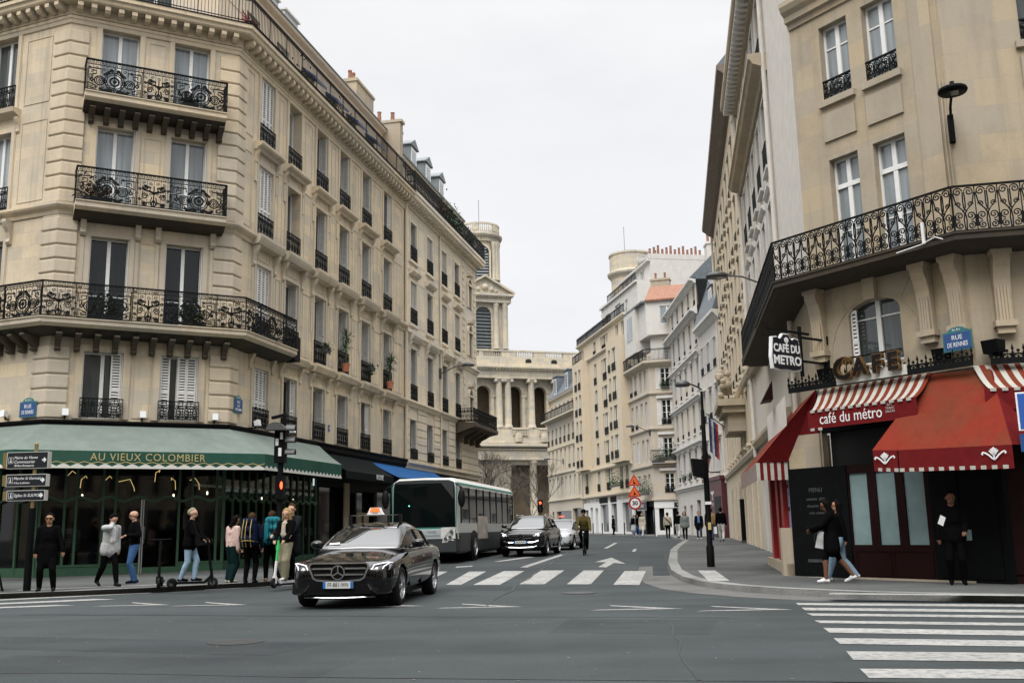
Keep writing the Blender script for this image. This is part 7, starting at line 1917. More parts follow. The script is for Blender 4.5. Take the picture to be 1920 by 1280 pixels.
for i, (f, x, y, z, r) in enumerate(((F3, 1.4, -.5, 6.9, .9), (F3, 2.4, -.5, 6.9, .8), (F3, .6, -.5, 6.6, .7), (F3s, 4.6, -.5, 4.0, 1.0), (F3s, 5.8, -.5, 4.0, .9), (F4, 13.2, -1.1, 5.0, .8), (F4, 15.0, -1.2, 5.0, 1.0), (F3, 1.4, -.1, 12.95, .4), (F4, 7.5, .6, 21.2, .8), (F4, 12.0, .6, 21.2, .9))): bush(f.at(x, y, z), r, 'leafy planter on a balcony of the houses at the bend', 'balcony planters on the far houses', 'leaf', 240, 60+i)
for i, y in enumerate((71.9, 74.4, 77.0, 79.6)): bush(FR2.at(Y2(y)-.45, -.1, 4.75), .4, 'green window box on the white house, just above the ground floor', 'window boxes on the white house', 'leaf', 90, 80+i)
m = MB(); m.box(0, 5-.7, -.6, -.05, 6.55, 6.75); o = m.build('balcony', M_['pinkish'], r3_, F3.M); inst('railing', rail_bars(4.3, .95, .11), o, F3.at(0, -.58, 6.75))
# attic sun blinds
for x in attw[2:]:
    m = MB(); m.prism([(SB-.02, AZ0+2.35), (SB-.02, AZ0+2.25), (SB-.62, AZ0+1.75), (SB-.62, AZ0+1.87)], x-.1, x+1.2); t = m.build('window_blind', M_['enamel'], None, FS.M); tag(t, 'short dark blue sun blind over an attic window of the tan building', 'blind', 'blue attic sun blinds')
# folding chair and table on the attic corner
t = thing('folding_chair', 'red slatted folding chair on the attic balcony corner', 'chair', FS.at(.4, -.1, 18.86)); Mx = FS.at(.45, -.15, 18.86)
m = MB()
for i in range(4): m.box(-.2, .2, -.2+.11*i, -.12+.11*i, .44, .46)
for i in range(3): m.box(-.2, .2, .2, .22, .55+.12*i, .62+.12*i)
m.build('slats', M_['redpaint'], t, Mx); m = MB()
for s in (-.2, .2): m.tube([(s,-.2,0),(s,.2,.9)], .012, 5); m.tube([(s,.2,0),(s,-.2,.46)], .012, 5)
m.build('frame', M_['iron'], t, Mx)

def tree(x, y, h, seed, label, spread=.9, depth=6, trunk=.12):
    z0 = gz(y); t = thing('bare_tree', label, 'tree', T(x, y, z0), 'leafless trees by the square'); rn = random.Random(seed)
    m = MB(); tr = MB(); tr.tube([(x,y,z0-.1),(x+rn.uniform(-.1,.1),y,z0+h*.18),(x+rn.uniform(-.15,.15),y,z0+h*.32)], [trunk*1.2,trunk,trunk*.85], 8)
    def grow(p, d, L, r, k):
        q = p+d*L*.5+Vector((rn.uniform(-.05,.05),rn.uniform(-.05,.05),rn.uniform(0,.05)))*L; e = q+(d+Vector((0,0,.12))).normalized()*L*.5
        m.tube([tuple(p), tuple(q), tuple(e)], [r, r*.8, r*.62], 4 if k > 1 else 6, False)
        if k >= depth: return
        for i in range(3 if k < 2 else rn.choice((2, 2, 3))):
            a = rn.uniform(0, 2*PI); sp = rn.uniform(.35, .8)*spread
            dd = (d+Vector((cos(a)*sp, sin(a)*sp, rn.uniform(-.15,.3)))).normalized(); st = p.lerp(e, rn.uniform(.55, 1)) if k else e
            grow(st, dd, L*rn.uniform(.62,.82), max(r*.55, .008), k+1)
    for i in range(4):
        a = 2*PI*i/4+rn.uniform(-.4,.4); grow(Vector((x,y,z0+h*.30)), Vector((cos(a)*.55, sin(a)*.55, .8)).normalized(), h*.26, trunk*.6, 0)
    tr.build('trunk', M_['bark'], t, Matrix()); m.build('crown', M_['bark'], t, Matrix())
tree(-3.4, 92, 8.2, 1, 'spreading bare tree at the corner past the cream building', 1.0, 6, .15)
tree(-1.0, 104, 7.0, 2, 'bare tree before the church wall, right of the spreading one', 1.0, 6, .13)
tree(3.0, 118, 8.0, 4, 'dense bare tree before the porch column', .8, 6); tree(2.0, 130, 6.0, 5, 'small bare tree deepest in the square', .8, 5); pass
# ================================================================== vehicles
M_['carblack'] = plain('black_car_paint', (.002,.0024,.0028), .1, spec=.35, coat=.55)
M_['carwhite'] = plain('white_car_paint', (.50,.52,.54), .2, spec=.5, coat=1.0)
M_['navycar'] = plain('blue_black_car_paint', (.003,.0035,.006), .1, spec=.35, coat=.55)
M_['chrome'] = plain('chrome', (.78,.78,.80), .12, metal=1.0)
M_['tyre'] = plain('tyre_rubber', (.008,.008,.008), .8, spec=.2)
M_['rim'] = plain('alloy_rim', (.42,.43,.44), .3, metal=.8)
M_['carglass'] = plain('car_window', (.004,.005,.006), .03, spec=.5, ior=1.5)
M_['windscreen'] = plain('windscreen', (.006,.008,.009), .03, spec=.9, ior=1.75)
M_['drl'] = plain('lit_headlamp', (.9,.9,.95), .3, emit=(1,.97,1), es=.5)
M_['lampglass'] = plain('headlamp_glass', (.06,.06,.065), .08, spec=.9)
M_['plastic'] = plain('black_plastic', (.005,.005,.0055), .6, spec=.15)
M_['plate'] = plain('number_plate', (.60,.61,.60), .4)
M_['platblue'] = plain('plate_blue', (.02,.14,.42), .4)
M_['taxilit'] = plain('lit_taxi_sign', (.55,.12,.02), .4, emit=(1,.22,.03), es=.55)

def loft(st, half):
    """st: list of stations; half(s) -> points (y,z) from bottom centre round to top centre"""
    rings = []
    for s in st:
        h = half(s); full = [(s[0], y, z) for y, z in h] + [(s[0], -y, z) for y, z in h[-2:0:-1]]
        rings.append(full)
    n = len(rings[0]); m = MB(); v = [p for r in rings for p in r]; fs = []
    for i in range(len(rings)-1):
        for k in range(n): fs.append((i*n+k, i*n+(k+1) % n, (i+1)*n+(k+1) % n, (i+1)*n+k))
    fs.append(tuple(range(n))[::-1]); fs.append(tuple((len(rings)-1)*n+k for k in range(n)))
    m.add(v, fs); return m, n

def wheel(root, M, x, y, r, w, spokes=5):
    s = 1 if y > 0 else -1
    Mw = M @ Matrix.Translation((x, y, r)) @ Matrix.Rotation(-s*PI/2, 4, 'X')     # axle along local z, outwards
    m = MB(); m.smooth = True; m.lathe([(r*.66,-w/2),(r*.92,-w/2),(r,-w*.34),(r,w*.34),(r*.93,w/2),(r*.68,w/2),(r*.66,w*.3)], 0, 0, 28); o = m.build('wheel', M_['tyre'], root, Mw)
    m = MB(); m.lathe([(r*.70,w*.48),(r*.66,w*.50),(r*.64,w*.30),(r*.60,w*.2)], 0, 0, 28)
    for k in range(spokes):
        for d in (-.12, .12):
            a = 2*PI*k/spokes+d; c, sn = cos(a), sin(a); q = r*.05
            m.add([(c*r*.10-sn*q, sn*r*.10+c*q, w*.46), (c*r*.10+sn*q, sn*r*.10-c*q, w*.46), (c*r*.66+sn*q*.7, sn*r*.66-c*q*.7, w*.44), (c*r*.66-sn*q*.7, sn*r*.66+c*q*.7, w*.44)], [(0,1,2,3)])
    m.lathe([(0,w*.5),(r*.12,w*.49),(r*.14,w*.4)], 0, 0, 12); m.build('rim', M_['rim'], o, Mw)
    m = MB(); m.lathe([(0,w*.16),(r*.66,w*.16)], 0, 0, 20); m.build('hub', M_['plastic'], o, Mw)

def lerp_st(xs, tab):
    out = []
    for x in xs:
        for i in range(len(tab)-1):
            a, b = tab[i], tab[i+1]
            if a[0] >= x >= b[0]:
                t = (a[0]-x)/(a[0]-b[0]); out.append(tuple(p+(q-p)*t for p, q in zip(a, b))); break
    return out

def car(name, label, M, tab, gh, paint, ax, rw, plate, style, group=None):
    """tab: (x, half width, floor z, shoulder z, centre z); gh: greenhouse stations (x, base half, roof half, base z, roof z)"""
    root = thing(name, label, 'car', M, group)
    def half(s):
        x, w, zb, zs, zt = s
        return [(0, zb), (w*.80, zb), (w*.95, zb+.10), (w, zb+(zs-zb)*.42), (w*.992, zb+(zs-zb)*.74), (w*.965, zs-.035), (w*.90, zs+.012), (w*.55, zt-.012), (0, zt)]
    xs = sorted(set([t[0] for t in tab] + [tab[0][0]-(tab[0][0]-tab[-1][0])*k/26 for k in range(27)]), reverse=True)
    xs = [x for i, x in enumerate(xs) if i == 0 or xs[i-1]-x > .03]
    m, n = loft(lerp_st(xs, tab), half); m.smooth = True; m.sm = [True]*len(m.f)
    me = m.mesh('body', [M_[paint]], True)
    cut = MB(); 
    for x in ax:
        for s in (-1, 1): cut.X = Matrix.Translation((x, s*(tab[3][1]), rw)) @ Matrix.Rotation(PI/2, 4, 'X'); cut.lathe([(0,-.34),(rw*1.13,-.34),(rw*1.13,.34),(0,.34)], 0, 0, 32)
    cme = cut.mesh('cut', [M_['plastic']], True); co_ = bpy.data.objects.new('cutter', cme); COL.objects.link(co_)
    me.materials.append(M_['plastic'])
    ev = modified('body', me, [('SUBSURF', dict(levels=1, render_levels=1)), ('BOOLEAN', dict(object=co_, operation='DIFFERENCE', solver='EXACT'))])
    bpy.data.objects.remove(co_)
    body = inst('body', ev, root, M)
    # greenhouse
    def gh_half(s):
        x, wb, wr, zb, zr = s
        h = zr-zb
        return [(0, zb-.06), (wb, zb-.06), (wb*.995, zb), (wr+(wb-wr)*.30, zb+h*.72), (wr, zb+h*.90), (wr*.86, zr-.012*h), (wr*.5, zr), (0, zr+.012)]
    m, n = loft(gh, gh_half); k0 = len(gh)-1
    m.sm = [True]*len(m.f)
    mats = []
    for fi in range(len(m.f)):
        if fi >= k0*n: mats.append(0); continue
        i, k = divmod(fi, n); kk = k if k < n/2 else n-1-k
        x = (gh[i][0]+gh[i+1][0])/2
        slope = abs(gh[i+1][4]-gh[i][4])/max(.01, abs(gh[i+1][0]-gh[i][0]))
        mt_ = 0
        if kk in (2,) : mt_ = 1
        if kk == 3 and slope < .3: mt_ = 0
        if kk >= 4 and slope > .33: mt_ = 2
        if kk in (2, 3) and slope > .33: mt_ = 1 if kk == 2 else 0
        mats.append(mt_)
    m.m = mats
    me = m.mesh('cabin', [M_[paint], M_['carglass'], M_['windscreen']], True)
    cab = inst('cabin', me, root, M)
    # pillars and window trim along the side glass
    for s in (-1, 1):
        m = MB(); pts = []
        for g_ in gh:
            x, wb, wr, zb, zr = g_; h = zr-zb; pts.append((x, s*(wr+(wb-wr)*.30+.004), zb+h*.72+.004))
        m.tube(pts, .012, 5); m.tube([(g_[0], s*(g_[1]*.995+.006), g_[3]+.004) for g_ in gh], .011, 5); m.build('trim', M_['chrome' if style != 'white' else 'plastic'], root, M)
        m = MB()
        for xb in style_pillars[style]:
            g2 = lerp_st([xb], gh)[0]; x, wb, wr, zb, zr = g2; h = zr-zb
            m.tube([(x, s*(wb*.995+.002), zb), (x-.06, s*(wr+(wb-wr)*.30+.002), zb+h*.72)], .028, 5)
        m.build('pillar', M_['plastic'], root, M)
        xm, zm, ym = style_mirror[style]
        m = MB(); m.smooth = True; m.ball((xm, s*(ym+.14), zm+.06), .11, 12, 8, (.75, 1.15, .72)); m.tube([(xm, s*(ym-.05), zm-.02), (xm, s*(ym+.08), zm)], .03, 6); mi = m.build('mirror', M_[paint], root, M)
        L_ = tab[0][0]
        m = MB(); m.tube([(ax[0]-.72, s*(tab[3][1]*.992), tab[4][3]-.11), (ax[0]-.5-.4, s*(tab[3][1]*.999), tab[4][3]-.105)], .014, 6); m.tube([(ax[0]-1.75, s*(tab[3][1]*.992), tab[5][3]-.10), (ax[0]-1.93, s*(tab[3][1]*.995), tab[5][3]-.10)], .014, 6); m.build('door_handle', M_['chrome'], root, M)
        m = MB()
        for xd in (ax[0]-.62, ax[0]-1.62):
            m.box(xd-.004, xd+.004, s*tab[3][1]*.93 if s > 0 else -tab[3][1]*1.001, s*tab[3][1]*1.001 if s > 0 else -tab[3][1]*.93, tab[3][2]+.12, tab[4][3]-.08)
        m.build('door_seam', M_['plastic'], root, M)
        for x in ax: wheel(root, M, x, s*(tab[3][1]-.115), rw, .23)
    m = MB(); m.box(ax[1]-.5, ax[0]+.5, -tab[3][1]*.8, tab[3][1]*.8, tab[3][2]-.03, tab[3][2]+.06); m.build('underbody', M_['plastic'], root, M)
    return root
style_pillars = {'sedan': (-.22, -1.1), 'suv': (-.15, -1.15), 'white': (-.2, -1.05)}
style_mirror = {'sedan': (.62, 1.0, .84), 'suv': (.72, 1.14, .90), 'white': (.6, .98, .84)}

def front_patch(pts, off=.012):
    """thin plate through hand placed 3D points on the nose of a car"""
    m = MB(); n = len(pts); m.add([(x+off, y, z) for x, y, z in pts] + [(x-.02, y, z) for x, y, z in pts], [tuple(range(n))] + [(i, (i+1) % n, n+(i+1) % n, n+i) for i in range(n)]); return m
def yz_ribbon(m, pts, w, x0, x1, closed=False):
    """bar following (y,z) points on the nose, from x0 to x1"""
    t = MB(); t.ribbon([(y, z) for y, z in pts], w, 0, 1, closed)
    v = [(x1+(x0-x1)*p[1], p[0], p[2]) for p in t.v]; m.add(v, t.f)
def star(m, x, cy, cz, r):
    yz_ribbon(m, [(cy+r*cos(2*PI*i/24), cz+r*sin(2*PI*i/24)) for i in range(24)], r*.16, x-.02, x+.02, True)
    for k in range(3):
        a = PI/2+2*PI*k/3; yz_ribbon(m, [(cy, cz), (cy+r*cos(a), cz+r*sin(a))], r*.17, x-.01, x+.015)
def plate_on(root, M, x, z, txt, w=.52, h=.11, ps=.088):
    m = MB(); m.box(x-.02, x, -w/2, w/2, z-h/2, z+h/2); o = m.build('number_plate', M_['plate'], root, M)
    m = MB(); m.box(x, x+.003, -w/2, -w/2+.045, z-h/2, z+h/2); m.box(x, x+.003, w/2-.045, w/2, z-h/2, z+h/2); m.build('band', M_['platblue'], o, M)
    inst('lettering', text_mesh('lettering', txt, ps*1.1, M_['black'], .001, space=1.12, sx=.70), o, M @ Matrix.Translation((x+.004, 0, z)) @ Matrix.Rotation(PI/2, 4, 'Z'))

def heading(x, y, az, z=None): 
    a = R(az); return T(x, y, gz(y) if z is None else z, math.atan2(cos(a), sin(a)))

# ---- black taxi saloon
Mt = heading(-2.90, 20.95, 186.5) @ Matrix.Scale(1.06, 4)
tabE = [(2.46,.60,.30,.60,.64),(2.42,.76,.22,.68,.72),(2.28,.86,.19,.735,.79),(2.0,.905,.18,.775,.855),(1.6,.922,.18,.83,.92),(1.0,.925,.18,.90,1.0),(0,.925,.18,.935,1.0),(-1.0,.925,.18,.965,1.02),(-1.7,.92,.19,.975,1.05),(-2.1,.885,.24,.96,1.03),(-2.38,.80,.30,.90,.97),(-2.46,.70,.40,.84,.88)]
ghE = [(1.12,.74,.70,.965,.985),(.95,.80,.68,.965,1.08),(.55,.835,.61,.95,1.29),(.22,.845,.575,.95,1.41),(-.05,.85,.57,.955,1.445),(-.5,.85,.565,.96,1.455),(-.95,.84,.56,.97,1.425),(-1.3,.82,.56,.975,1.345),(-1.75,.77,.58,.98,1.15),(-2.0,.70,.60,.98,1.035)]
tx = car('taxi', 'black saloon taxi with a lit orange roof sign, turning out of the side street', Mt, tabE, ghE, 'carblack', (1.62, -1.32), .335, 'FF', 'sedan')
# grille
G = [(-.50,.745),(-.47,.765),(.47,.765),(.50,.745),(.515,.70),(.44,.52),(.38,.485),(.15,.468),(-.15,.468),(-.38,.485),(-.44,.52),(-.515,.70)]
m = MB(); n = len(G); xg = 2.475
m.add([(xg-.02*abs(y)/.5, y, z) for y, z in G], [tuple(range(n))]); gr_ = m.build('grille', M_['plastic'], tx, Mt)
m = MB(); v0 = MB(); v0.ribbon(G, .028, 0, 1, True); m.add([(xg+.035-.05*p[1]-.02*abs(p[0])/.5, p[0], p[2]) for p in v0.v], v0.f)
for z, w_ in ((.675, .47), (.575, .43)):
    for s in (-1, 1): m.add([(xg+.03, s*.11, z-.014), (xg+.005, s*w_, z-.012), (xg+.005, s*w_, z+.012), (xg+.03, s*.11, z+.018), (xg-.02, s*.11, z-.014), (xg-.03, s*w_, z-.012)], [(0,1,2,3),(0,4,5,1)])
star(m, xg+.045, 0, .612, .112); m.build('chrome_bars', M_['chrome'], gr_, Mt)
for s in (-1, 1):
    P = [(2.40,s*.53,.705),(2.36,s*.60,.745),(2.22,s*.80,.772),(2.13,s*.868,.765),(2.17,s*.868,.70),(2.26,s*.83,.64),(2.36,s*.70,.60),(2.415,s*.59,.60)]
    hl_ = front_patch(P, .022).build('headlight', M_['lampglass'], tx, Mt)
    m = MB(); m.tube([(2.432,s*.565,.615),(2.425,s*.56,.66),(2.40,s*.60,.728),(2.25,s*.80,.764),(2.165,s*.868,.755)], [.009,.010,.010,.009,.006], 6); m.tube([(2.39,s*.735,.655),(2.35,s*.755,.70),(2.24,s*.83,.752)], [.007,.008,.006], 6); m.build('light_strip', M_['drl'], hl_, Mt)
    m = MB(); m.ball((2.40, s*.64, .645), .045, 10, 7); m.build('projector', M_['chrome'], hl_, Mt)
    P = [(2.43,s*.52,.42),(2.37,s*.72,.42),(2.27,s*.865,.43),(2.28,s*.865,.26),(2.38,s*.72,.235),(2.44,s*.60,.25)]
    it = front_patch(P, .022).build('air_intake', M_['plastic'], tx, Mt)
    m = MB(); m.tube([(2.46,s*.50,.41),(2.465,s*.56,.32),(2.44,s*.66,.262),(2.33,s*.82,.262),(2.28,s*.87,.285)], [.012,.024,.028,.022,.012], 6); m.build('blade', M_['carblack'], it, Mt)
m = front_patch([(2.47,-.5,.41),(2.47,.5,.41),(2.455,.56,.26),(2.46,.0,.235),(2.455,-.56,.26)], .012); m.build('air_intake', M_['plastic'], tx, Mt)
m = MB(); m.tube([(2.40,-.62,.205),(2.475,-.3,.195),(2.48,0,.193),(2.475,.3,.195),(2.40,.62,.205)], .011, 5); m.build('chrome_strip', M_['chrome'], tx, Mt)
plate_on(tx, Mt, 2.515, .405, 'FF-881-WN')
# roof sign on a bar
m = MB(); m.box(-.02, .02, -.52, .52, 1.585, 1.605)
m.build('roof_bar', M_['chrome'], tx, Mt); m = MB()
for s in (-1, 1): m.box(-.05, .06, s*.50-.025, s*.50+.025, 1.42, 1.60); m.box(-.02, .02, s*.26-.02, s*.26+.02, 1.45, 1.59)
m.build('bar_foot', M_['plastic'], tx, Mt)
m = MB(); m.prism([(-.19,1.605),(.19,1.605),(.15,1.66),(.11,1.75),(-.11,1.75),(-.15,1.66)], -.06, .06, 'x'); rs = None
v = MB(); v.prism([(-.17,1.605),(.17,1.605),(.14,1.65),(.10,1.74),(-.10,1.74),(-.14,1.65)], -.05, .05); rs = v.build('taxi_sign', M_['signwhite'], tx, Mt)
v = MB(); v.prism([(-.105,1.655),(.105,1.655),(.08,1.735),(-.08,1.735)], .05, .056); v.build('lit_face', M_['taxilit'], rs, Mt)
inst('lettering', text_mesh('lettering', 'TAXI', .075, M_['gold'], .001), rs, Mt @ Matrix.Translation((.058, 0, 1.695)) @ Matrix.Rotation(PI/2, 4, 'Z'))
inst('lettering', text_mesh('lettering', 'PARISIEN', .03, M_['black'], .001), rs, Mt @ Matrix.Translation((.053, 0, 1.635)) @ Matrix.Rotation(PI/2, 4, 'Z'))
m = MB(); m.add([(1.0,-.62,1.062),(.96,-.62,1.085),(.98,-.42,1.095),(1.02,-.42,1.07)], [(0,1,2,3)]); m.build('sticker', M_['signwhite'], tx, Mt)

# ---- black SUV
Ms_ = heading(.68, 42.9, 192.0)
tabS = [(2.34,.66,.34,.74,.80),(2.30,.82,.28,.82,.88),(2.15,.90,.25,.90,.96),(1.9,.935,.24,.95,1.01),(1.5,.945,.24,.99,1.06),(1.0,.945,.24,1.03,1.12),(0,.945,.24,1.06,1.12),(-1.0,.945,.24,1.08,1.12),(-1.7,.94,.26,1.10,1.14),(-2.1,.90,.34,1.08,1.12),(-2.32,.80,.45,1.0,1.05)]
ghS = [(1.2,.76,.72,1.08,1.10),(1.0,.84,.70,1.08,1.22),(.65,.87,.64,1.07,1.44),(.35,.88,.61,1.07,1.58),(.05,.88,.60,1.075,1.62),(-.6,.88,.60,1.08,1.635),(-1.2,.87,.60,1.09,1.61),(-1.75,.83,.58,1.10,1.52),(-2.2,.78,.60,1.10,1.18)]
sv = car('suv_car', 'black sport utility car with chrome trim, coming down the side street behind the taxi', Ms_, tabS, ghS, 'navycar', (1.5, -1.37), .36, 'EQ', 'suv')
xg = 2.36; m = MB(); m.add([(xg,-.50,.86),(xg-.06,.50,.86),(xg,.50,.86),(xg,.44,.64),(xg,-.44,.64)], [(0,2,3,4)]); gr_ = m.build('grille', M_['plastic'], sv, Ms_)
m = MB()
for z, w_ in ((.80,.50),(.70,.46)):
    for s in (-1, 1): yz_ribbon(m, [(s*.12, z), (s*w_, z+.02)], .04, xg-.02, xg+.03)
star(m, xg+.04, 0, .75, .125); m.build('chrome_bars', M_['chrome'], gr_, Ms_)
for s in (-1, 1):
    hl_ = front_patch([(2.33,s*.56,.86),(2.24,s*.80,.93),(2.08,s*.90,.945),(2.12,s*.90,.84),(2.24,s*.82,.79),(2.33,s*.62,.78)], .03).build('headlight', M_['lampglass'], sv, Ms_)
    m = MB(); m.ball((2.32, s*.70, .84), .06, 10, 7); m.tube([(2.355,s*.59,.80),(2.34,s*.60,.86),(2.25,s*.81,.925)], .016, 5); m.build('light_strip', M_['drl'], hl_, Ms_)
m = front_patch([(2.36,-.62,.52),(2.36,.62,.52),(2.34,.52,.38),(2.34,-.52,.38)], .02); m.build('air_intake', M_['plastic'], sv, Ms_)
m = MB(); m.tube([(2.30,-.70,.60),(2.38,-.50,.545),(2.39,-.3,.545)], .03, 6); m.tube([(2.30,.70,.60),(2.38,.50,.545),(2.39,.3,.545)], .03, 6); m.tube([(2.28,-.68,.42),(2.37,-.5,.36),(2.39,0,.345),(2.37,.5,.36),(2.28,.68,.42)], .022, 6); m.build('chrome_strip', M_['chrome'], sv, Ms_)
for s in (-1, 1):
    m = MB(); m.tube([(.25,s*.60,1.60),(0,s*.61,1.67),(-1.2,s*.61,1.66),(-1.6,s*.60,1.56)], .02, 6); m.build('roof_rail', M_['chrome'], sv, Ms_)
    m = MB(); m.tube([(.9,s*.955,.33),(-.8,s*.955,.33)], .018, 5); m.build('sill_trim', M_['chrome'], sv, Ms_)
plate_on(sv, Ms_, 2.415, .56, 'EQ-919-JW')

# ---- white saloon
Mw_ = heading(2.28, 50.5, 193)
wc = car('white_car', 'white saloon car half hidden behind the black sport utility car', Mw_, tabE, ghE, 'carwhite', (1.6, -1.3), .335, '', 'white')
m = front_patch([(2.44,-.42,.72),(2.44,.42,.72),(2.45,.45,.60),(2.44,.34,.34),(2.44,-.34,.34),(2.45,-.45,.60)], .03); g2 = m.build('grille', M_['plastic'], wc, Mw_)
m = MB(); yz_ribbon(m, [(-.43,.73),(.43,.73),(.46,.60),(.35,.33),(-.35,.33),(-.46,.60)], .025, 2.44, 2.50, True)
for k in range(4): yz_ribbon(m, [(-.14+.09*k+.055*cos(2*PI*i/12), .66+.055*sin(2*PI*i/12)) for i in range(12)], .014, 2.47, 2.50, True)
m.build('chrome_bars', M_['chrome'], g2, Mw_); plate_on(wc, Mw_, 2.50, .50, 'DV-532-AL')
for s in (-1, 1):
    hl_ = front_patch([(2.40,s*.55,.70),(2.20,s*.84,.765),(2.14,s*.87,.70),(2.28,s*.82,.62),(2.41,s*.60,.62)], .025).build('headlight', M_['lampglass'], wc, Mw_)
    m = MB(); m.tube([(2.43,s*.56,.70),(2.25,s*.83,.765)], .016, 5); m.build('light_strip', M_['drl'], hl_, Mw_)
    front_patch([(2.43,s*.50,.42),(2.30,s*.84,.44),(2.30,s*.84,.28),(2.44,s*.55,.26)], .02).build('air_intake', M_['plastic'], wc, Mw_)

# ---- city bus
Mb_ = heading(-3.28+.17*5.9, 36.3+.985*5.9, 189.8)
M_['buswhite'] = plain('bus_white_paint', (.52,.53,.50), .4, noise=.1)
M_['busgreen'] = plain('bus_teal_paint', (.02,.20,.16), .4)
M_['busgrey'] = plain('bus_grey_skirt', (.020,.025,.026), .5, noise=.15)
M_['busglass'] = plain('bus_glass', (.003,.005,.005), .04, spec=.25, ior=1.3)
bs = thing('city_bus', 'white and teal city bus with a big dark windscreen, standing under the blue awning', 'bus', Mb_)
hw, L2_, HT = 1.25, 5.9, 2.98
def bus_half(s):
    x, w, zb, zt = s; return [(0, zb), (w*.97, zb), (w, zb+.08), (w, 1.0), (w, 1.35), (w*.985, 2.62), (w*.955, 2.80), (w*.80, zt-.02), (0, zt)]
st = [(L2_,1.16,.32,2.90),(L2_-.05,1.21,.30,2.94),(L2_-.25,hw,.28,HT),(L2_-1,hw,.28,HT),(0,hw,.28,HT),(-L2_+.2,hw,.28,HT),(-L2_,1.2,.35,2.92)]
m, n = loft(st, bus_half); mats = []
for fi in range(len(m.f)):
    if fi >= (len(st)-1)*n: mats.append(1); continue
    i, k = divmod(fi, n); kk = k if k < n/2 else n-1-k
    mats.append({0:1,1:1,2:1,3:0,4:0,5:0,6:0,7:0}.get(kk, 0))
m.m = mats; bb = m.build('body', [M_['buswhite'], M_['busgrey']], bs, Mb_, True)
m = MB(); x = L2_+.012
m.add([(x,-1.13,1.22),(x,1.13,1.22),(x+.02,1.12,2.5),(x-.02,1.07,2.84),(x-.02,-1.07,2.84),(x+.02,-1.12,2.5)], [(0,1,2,3,4,5)])
for s in (-1, 1): m.add([(x,s*1.13,1.22),(L2_-.42,s*(hw+.012),1.35),(L2_-.42,s*(hw-.008),2.66),(x-.02,s*1.09,2.74)], [(0,1,2,3)])
m.build('windscreen', M_['busglass'], bs, Mb_)
m = MB(); m.add([(x+.004,-1.15,.80),(x+.004,1.15,.80),(x+.004,1.14,1.20),(x+.004,-1.14,1.20)], [(0,1,2,3)]); m.build('front_panel', M_['buswhite'], bs, Mb_)
m = MB(); m.add([(x+.008,-1.0,1.15),(x+.008,.6,1.15),(x+.008,.65,1.20),(x+.008,-1.05,1.20)], [(0,1,2,3)]); m.build('teal_band', M_['busgreen'], bs, Mb_)
m = MB(); m.box(x-.05, x+.02, -1.18, 1.18, .35, .74); m.build('bumper', M_['busgrey'], bs, Mb_)
m = MB(); m.box(x, x+.015, -.05, .62, .80, 1.12); fp = m.build('destination_board', plain('board_grey', (.32,.36,.37), .5), bs, Mb_)
for i_, t_ in enumerate(('MUSEE', 'ORANGERIE')): inst('lettering', text_mesh('lettering', t_, .11, M_['lampgrey'], .001), fp, Mb_ @ Matrix.Translation((x+.018, .29, 1.03-.13*i_)) @ Matrix.Rotation(PI/2, 4, 'Z'))
for s in (-1, 1):
    P = [(x+.015,s*.66,.66),(x+.015,s*.72,.86),(x+.01,s*.98,1.16),(x-.02,s*1.16,1.20),(x-.10,s*1.235,1.18),(x-.12,s*1.24,.82),(x-.02,s*1.15,.70)]
    hl_ = front_patch(P, .02).build('headlight', plain('lamp_cluster', (.42,.43,.42), .35), bs, Mb_)
    for yy, zz in ((.80,.79),(.96,.85),(1.02,1.03)):
        m = MB(); m.X = Matrix.Translation((x+.04, s*yy, zz)) @ Matrix.Rotation(PI/2, 4, 'Y'); m.lathe([(0,.0),(.05,.0),(.065,.012)], 0, 0, 14); m.build('lens', M_['lampgrey'], hl_, Mb_); 
m = MB(); m.ball((x+.01, -.55, 1.98), .025, 6, 4); m.build('ticket_light', M_['greenlight'], bs, Mb_)
m = MB(); m.box(x-.005, x+.001, -.78, -.35, 2.52, 2.66); m.build('route_display', plain('route_display', (.01,.06,.04), .3, emit=(.05,.5,.3), es=.12), bs, Mb_)
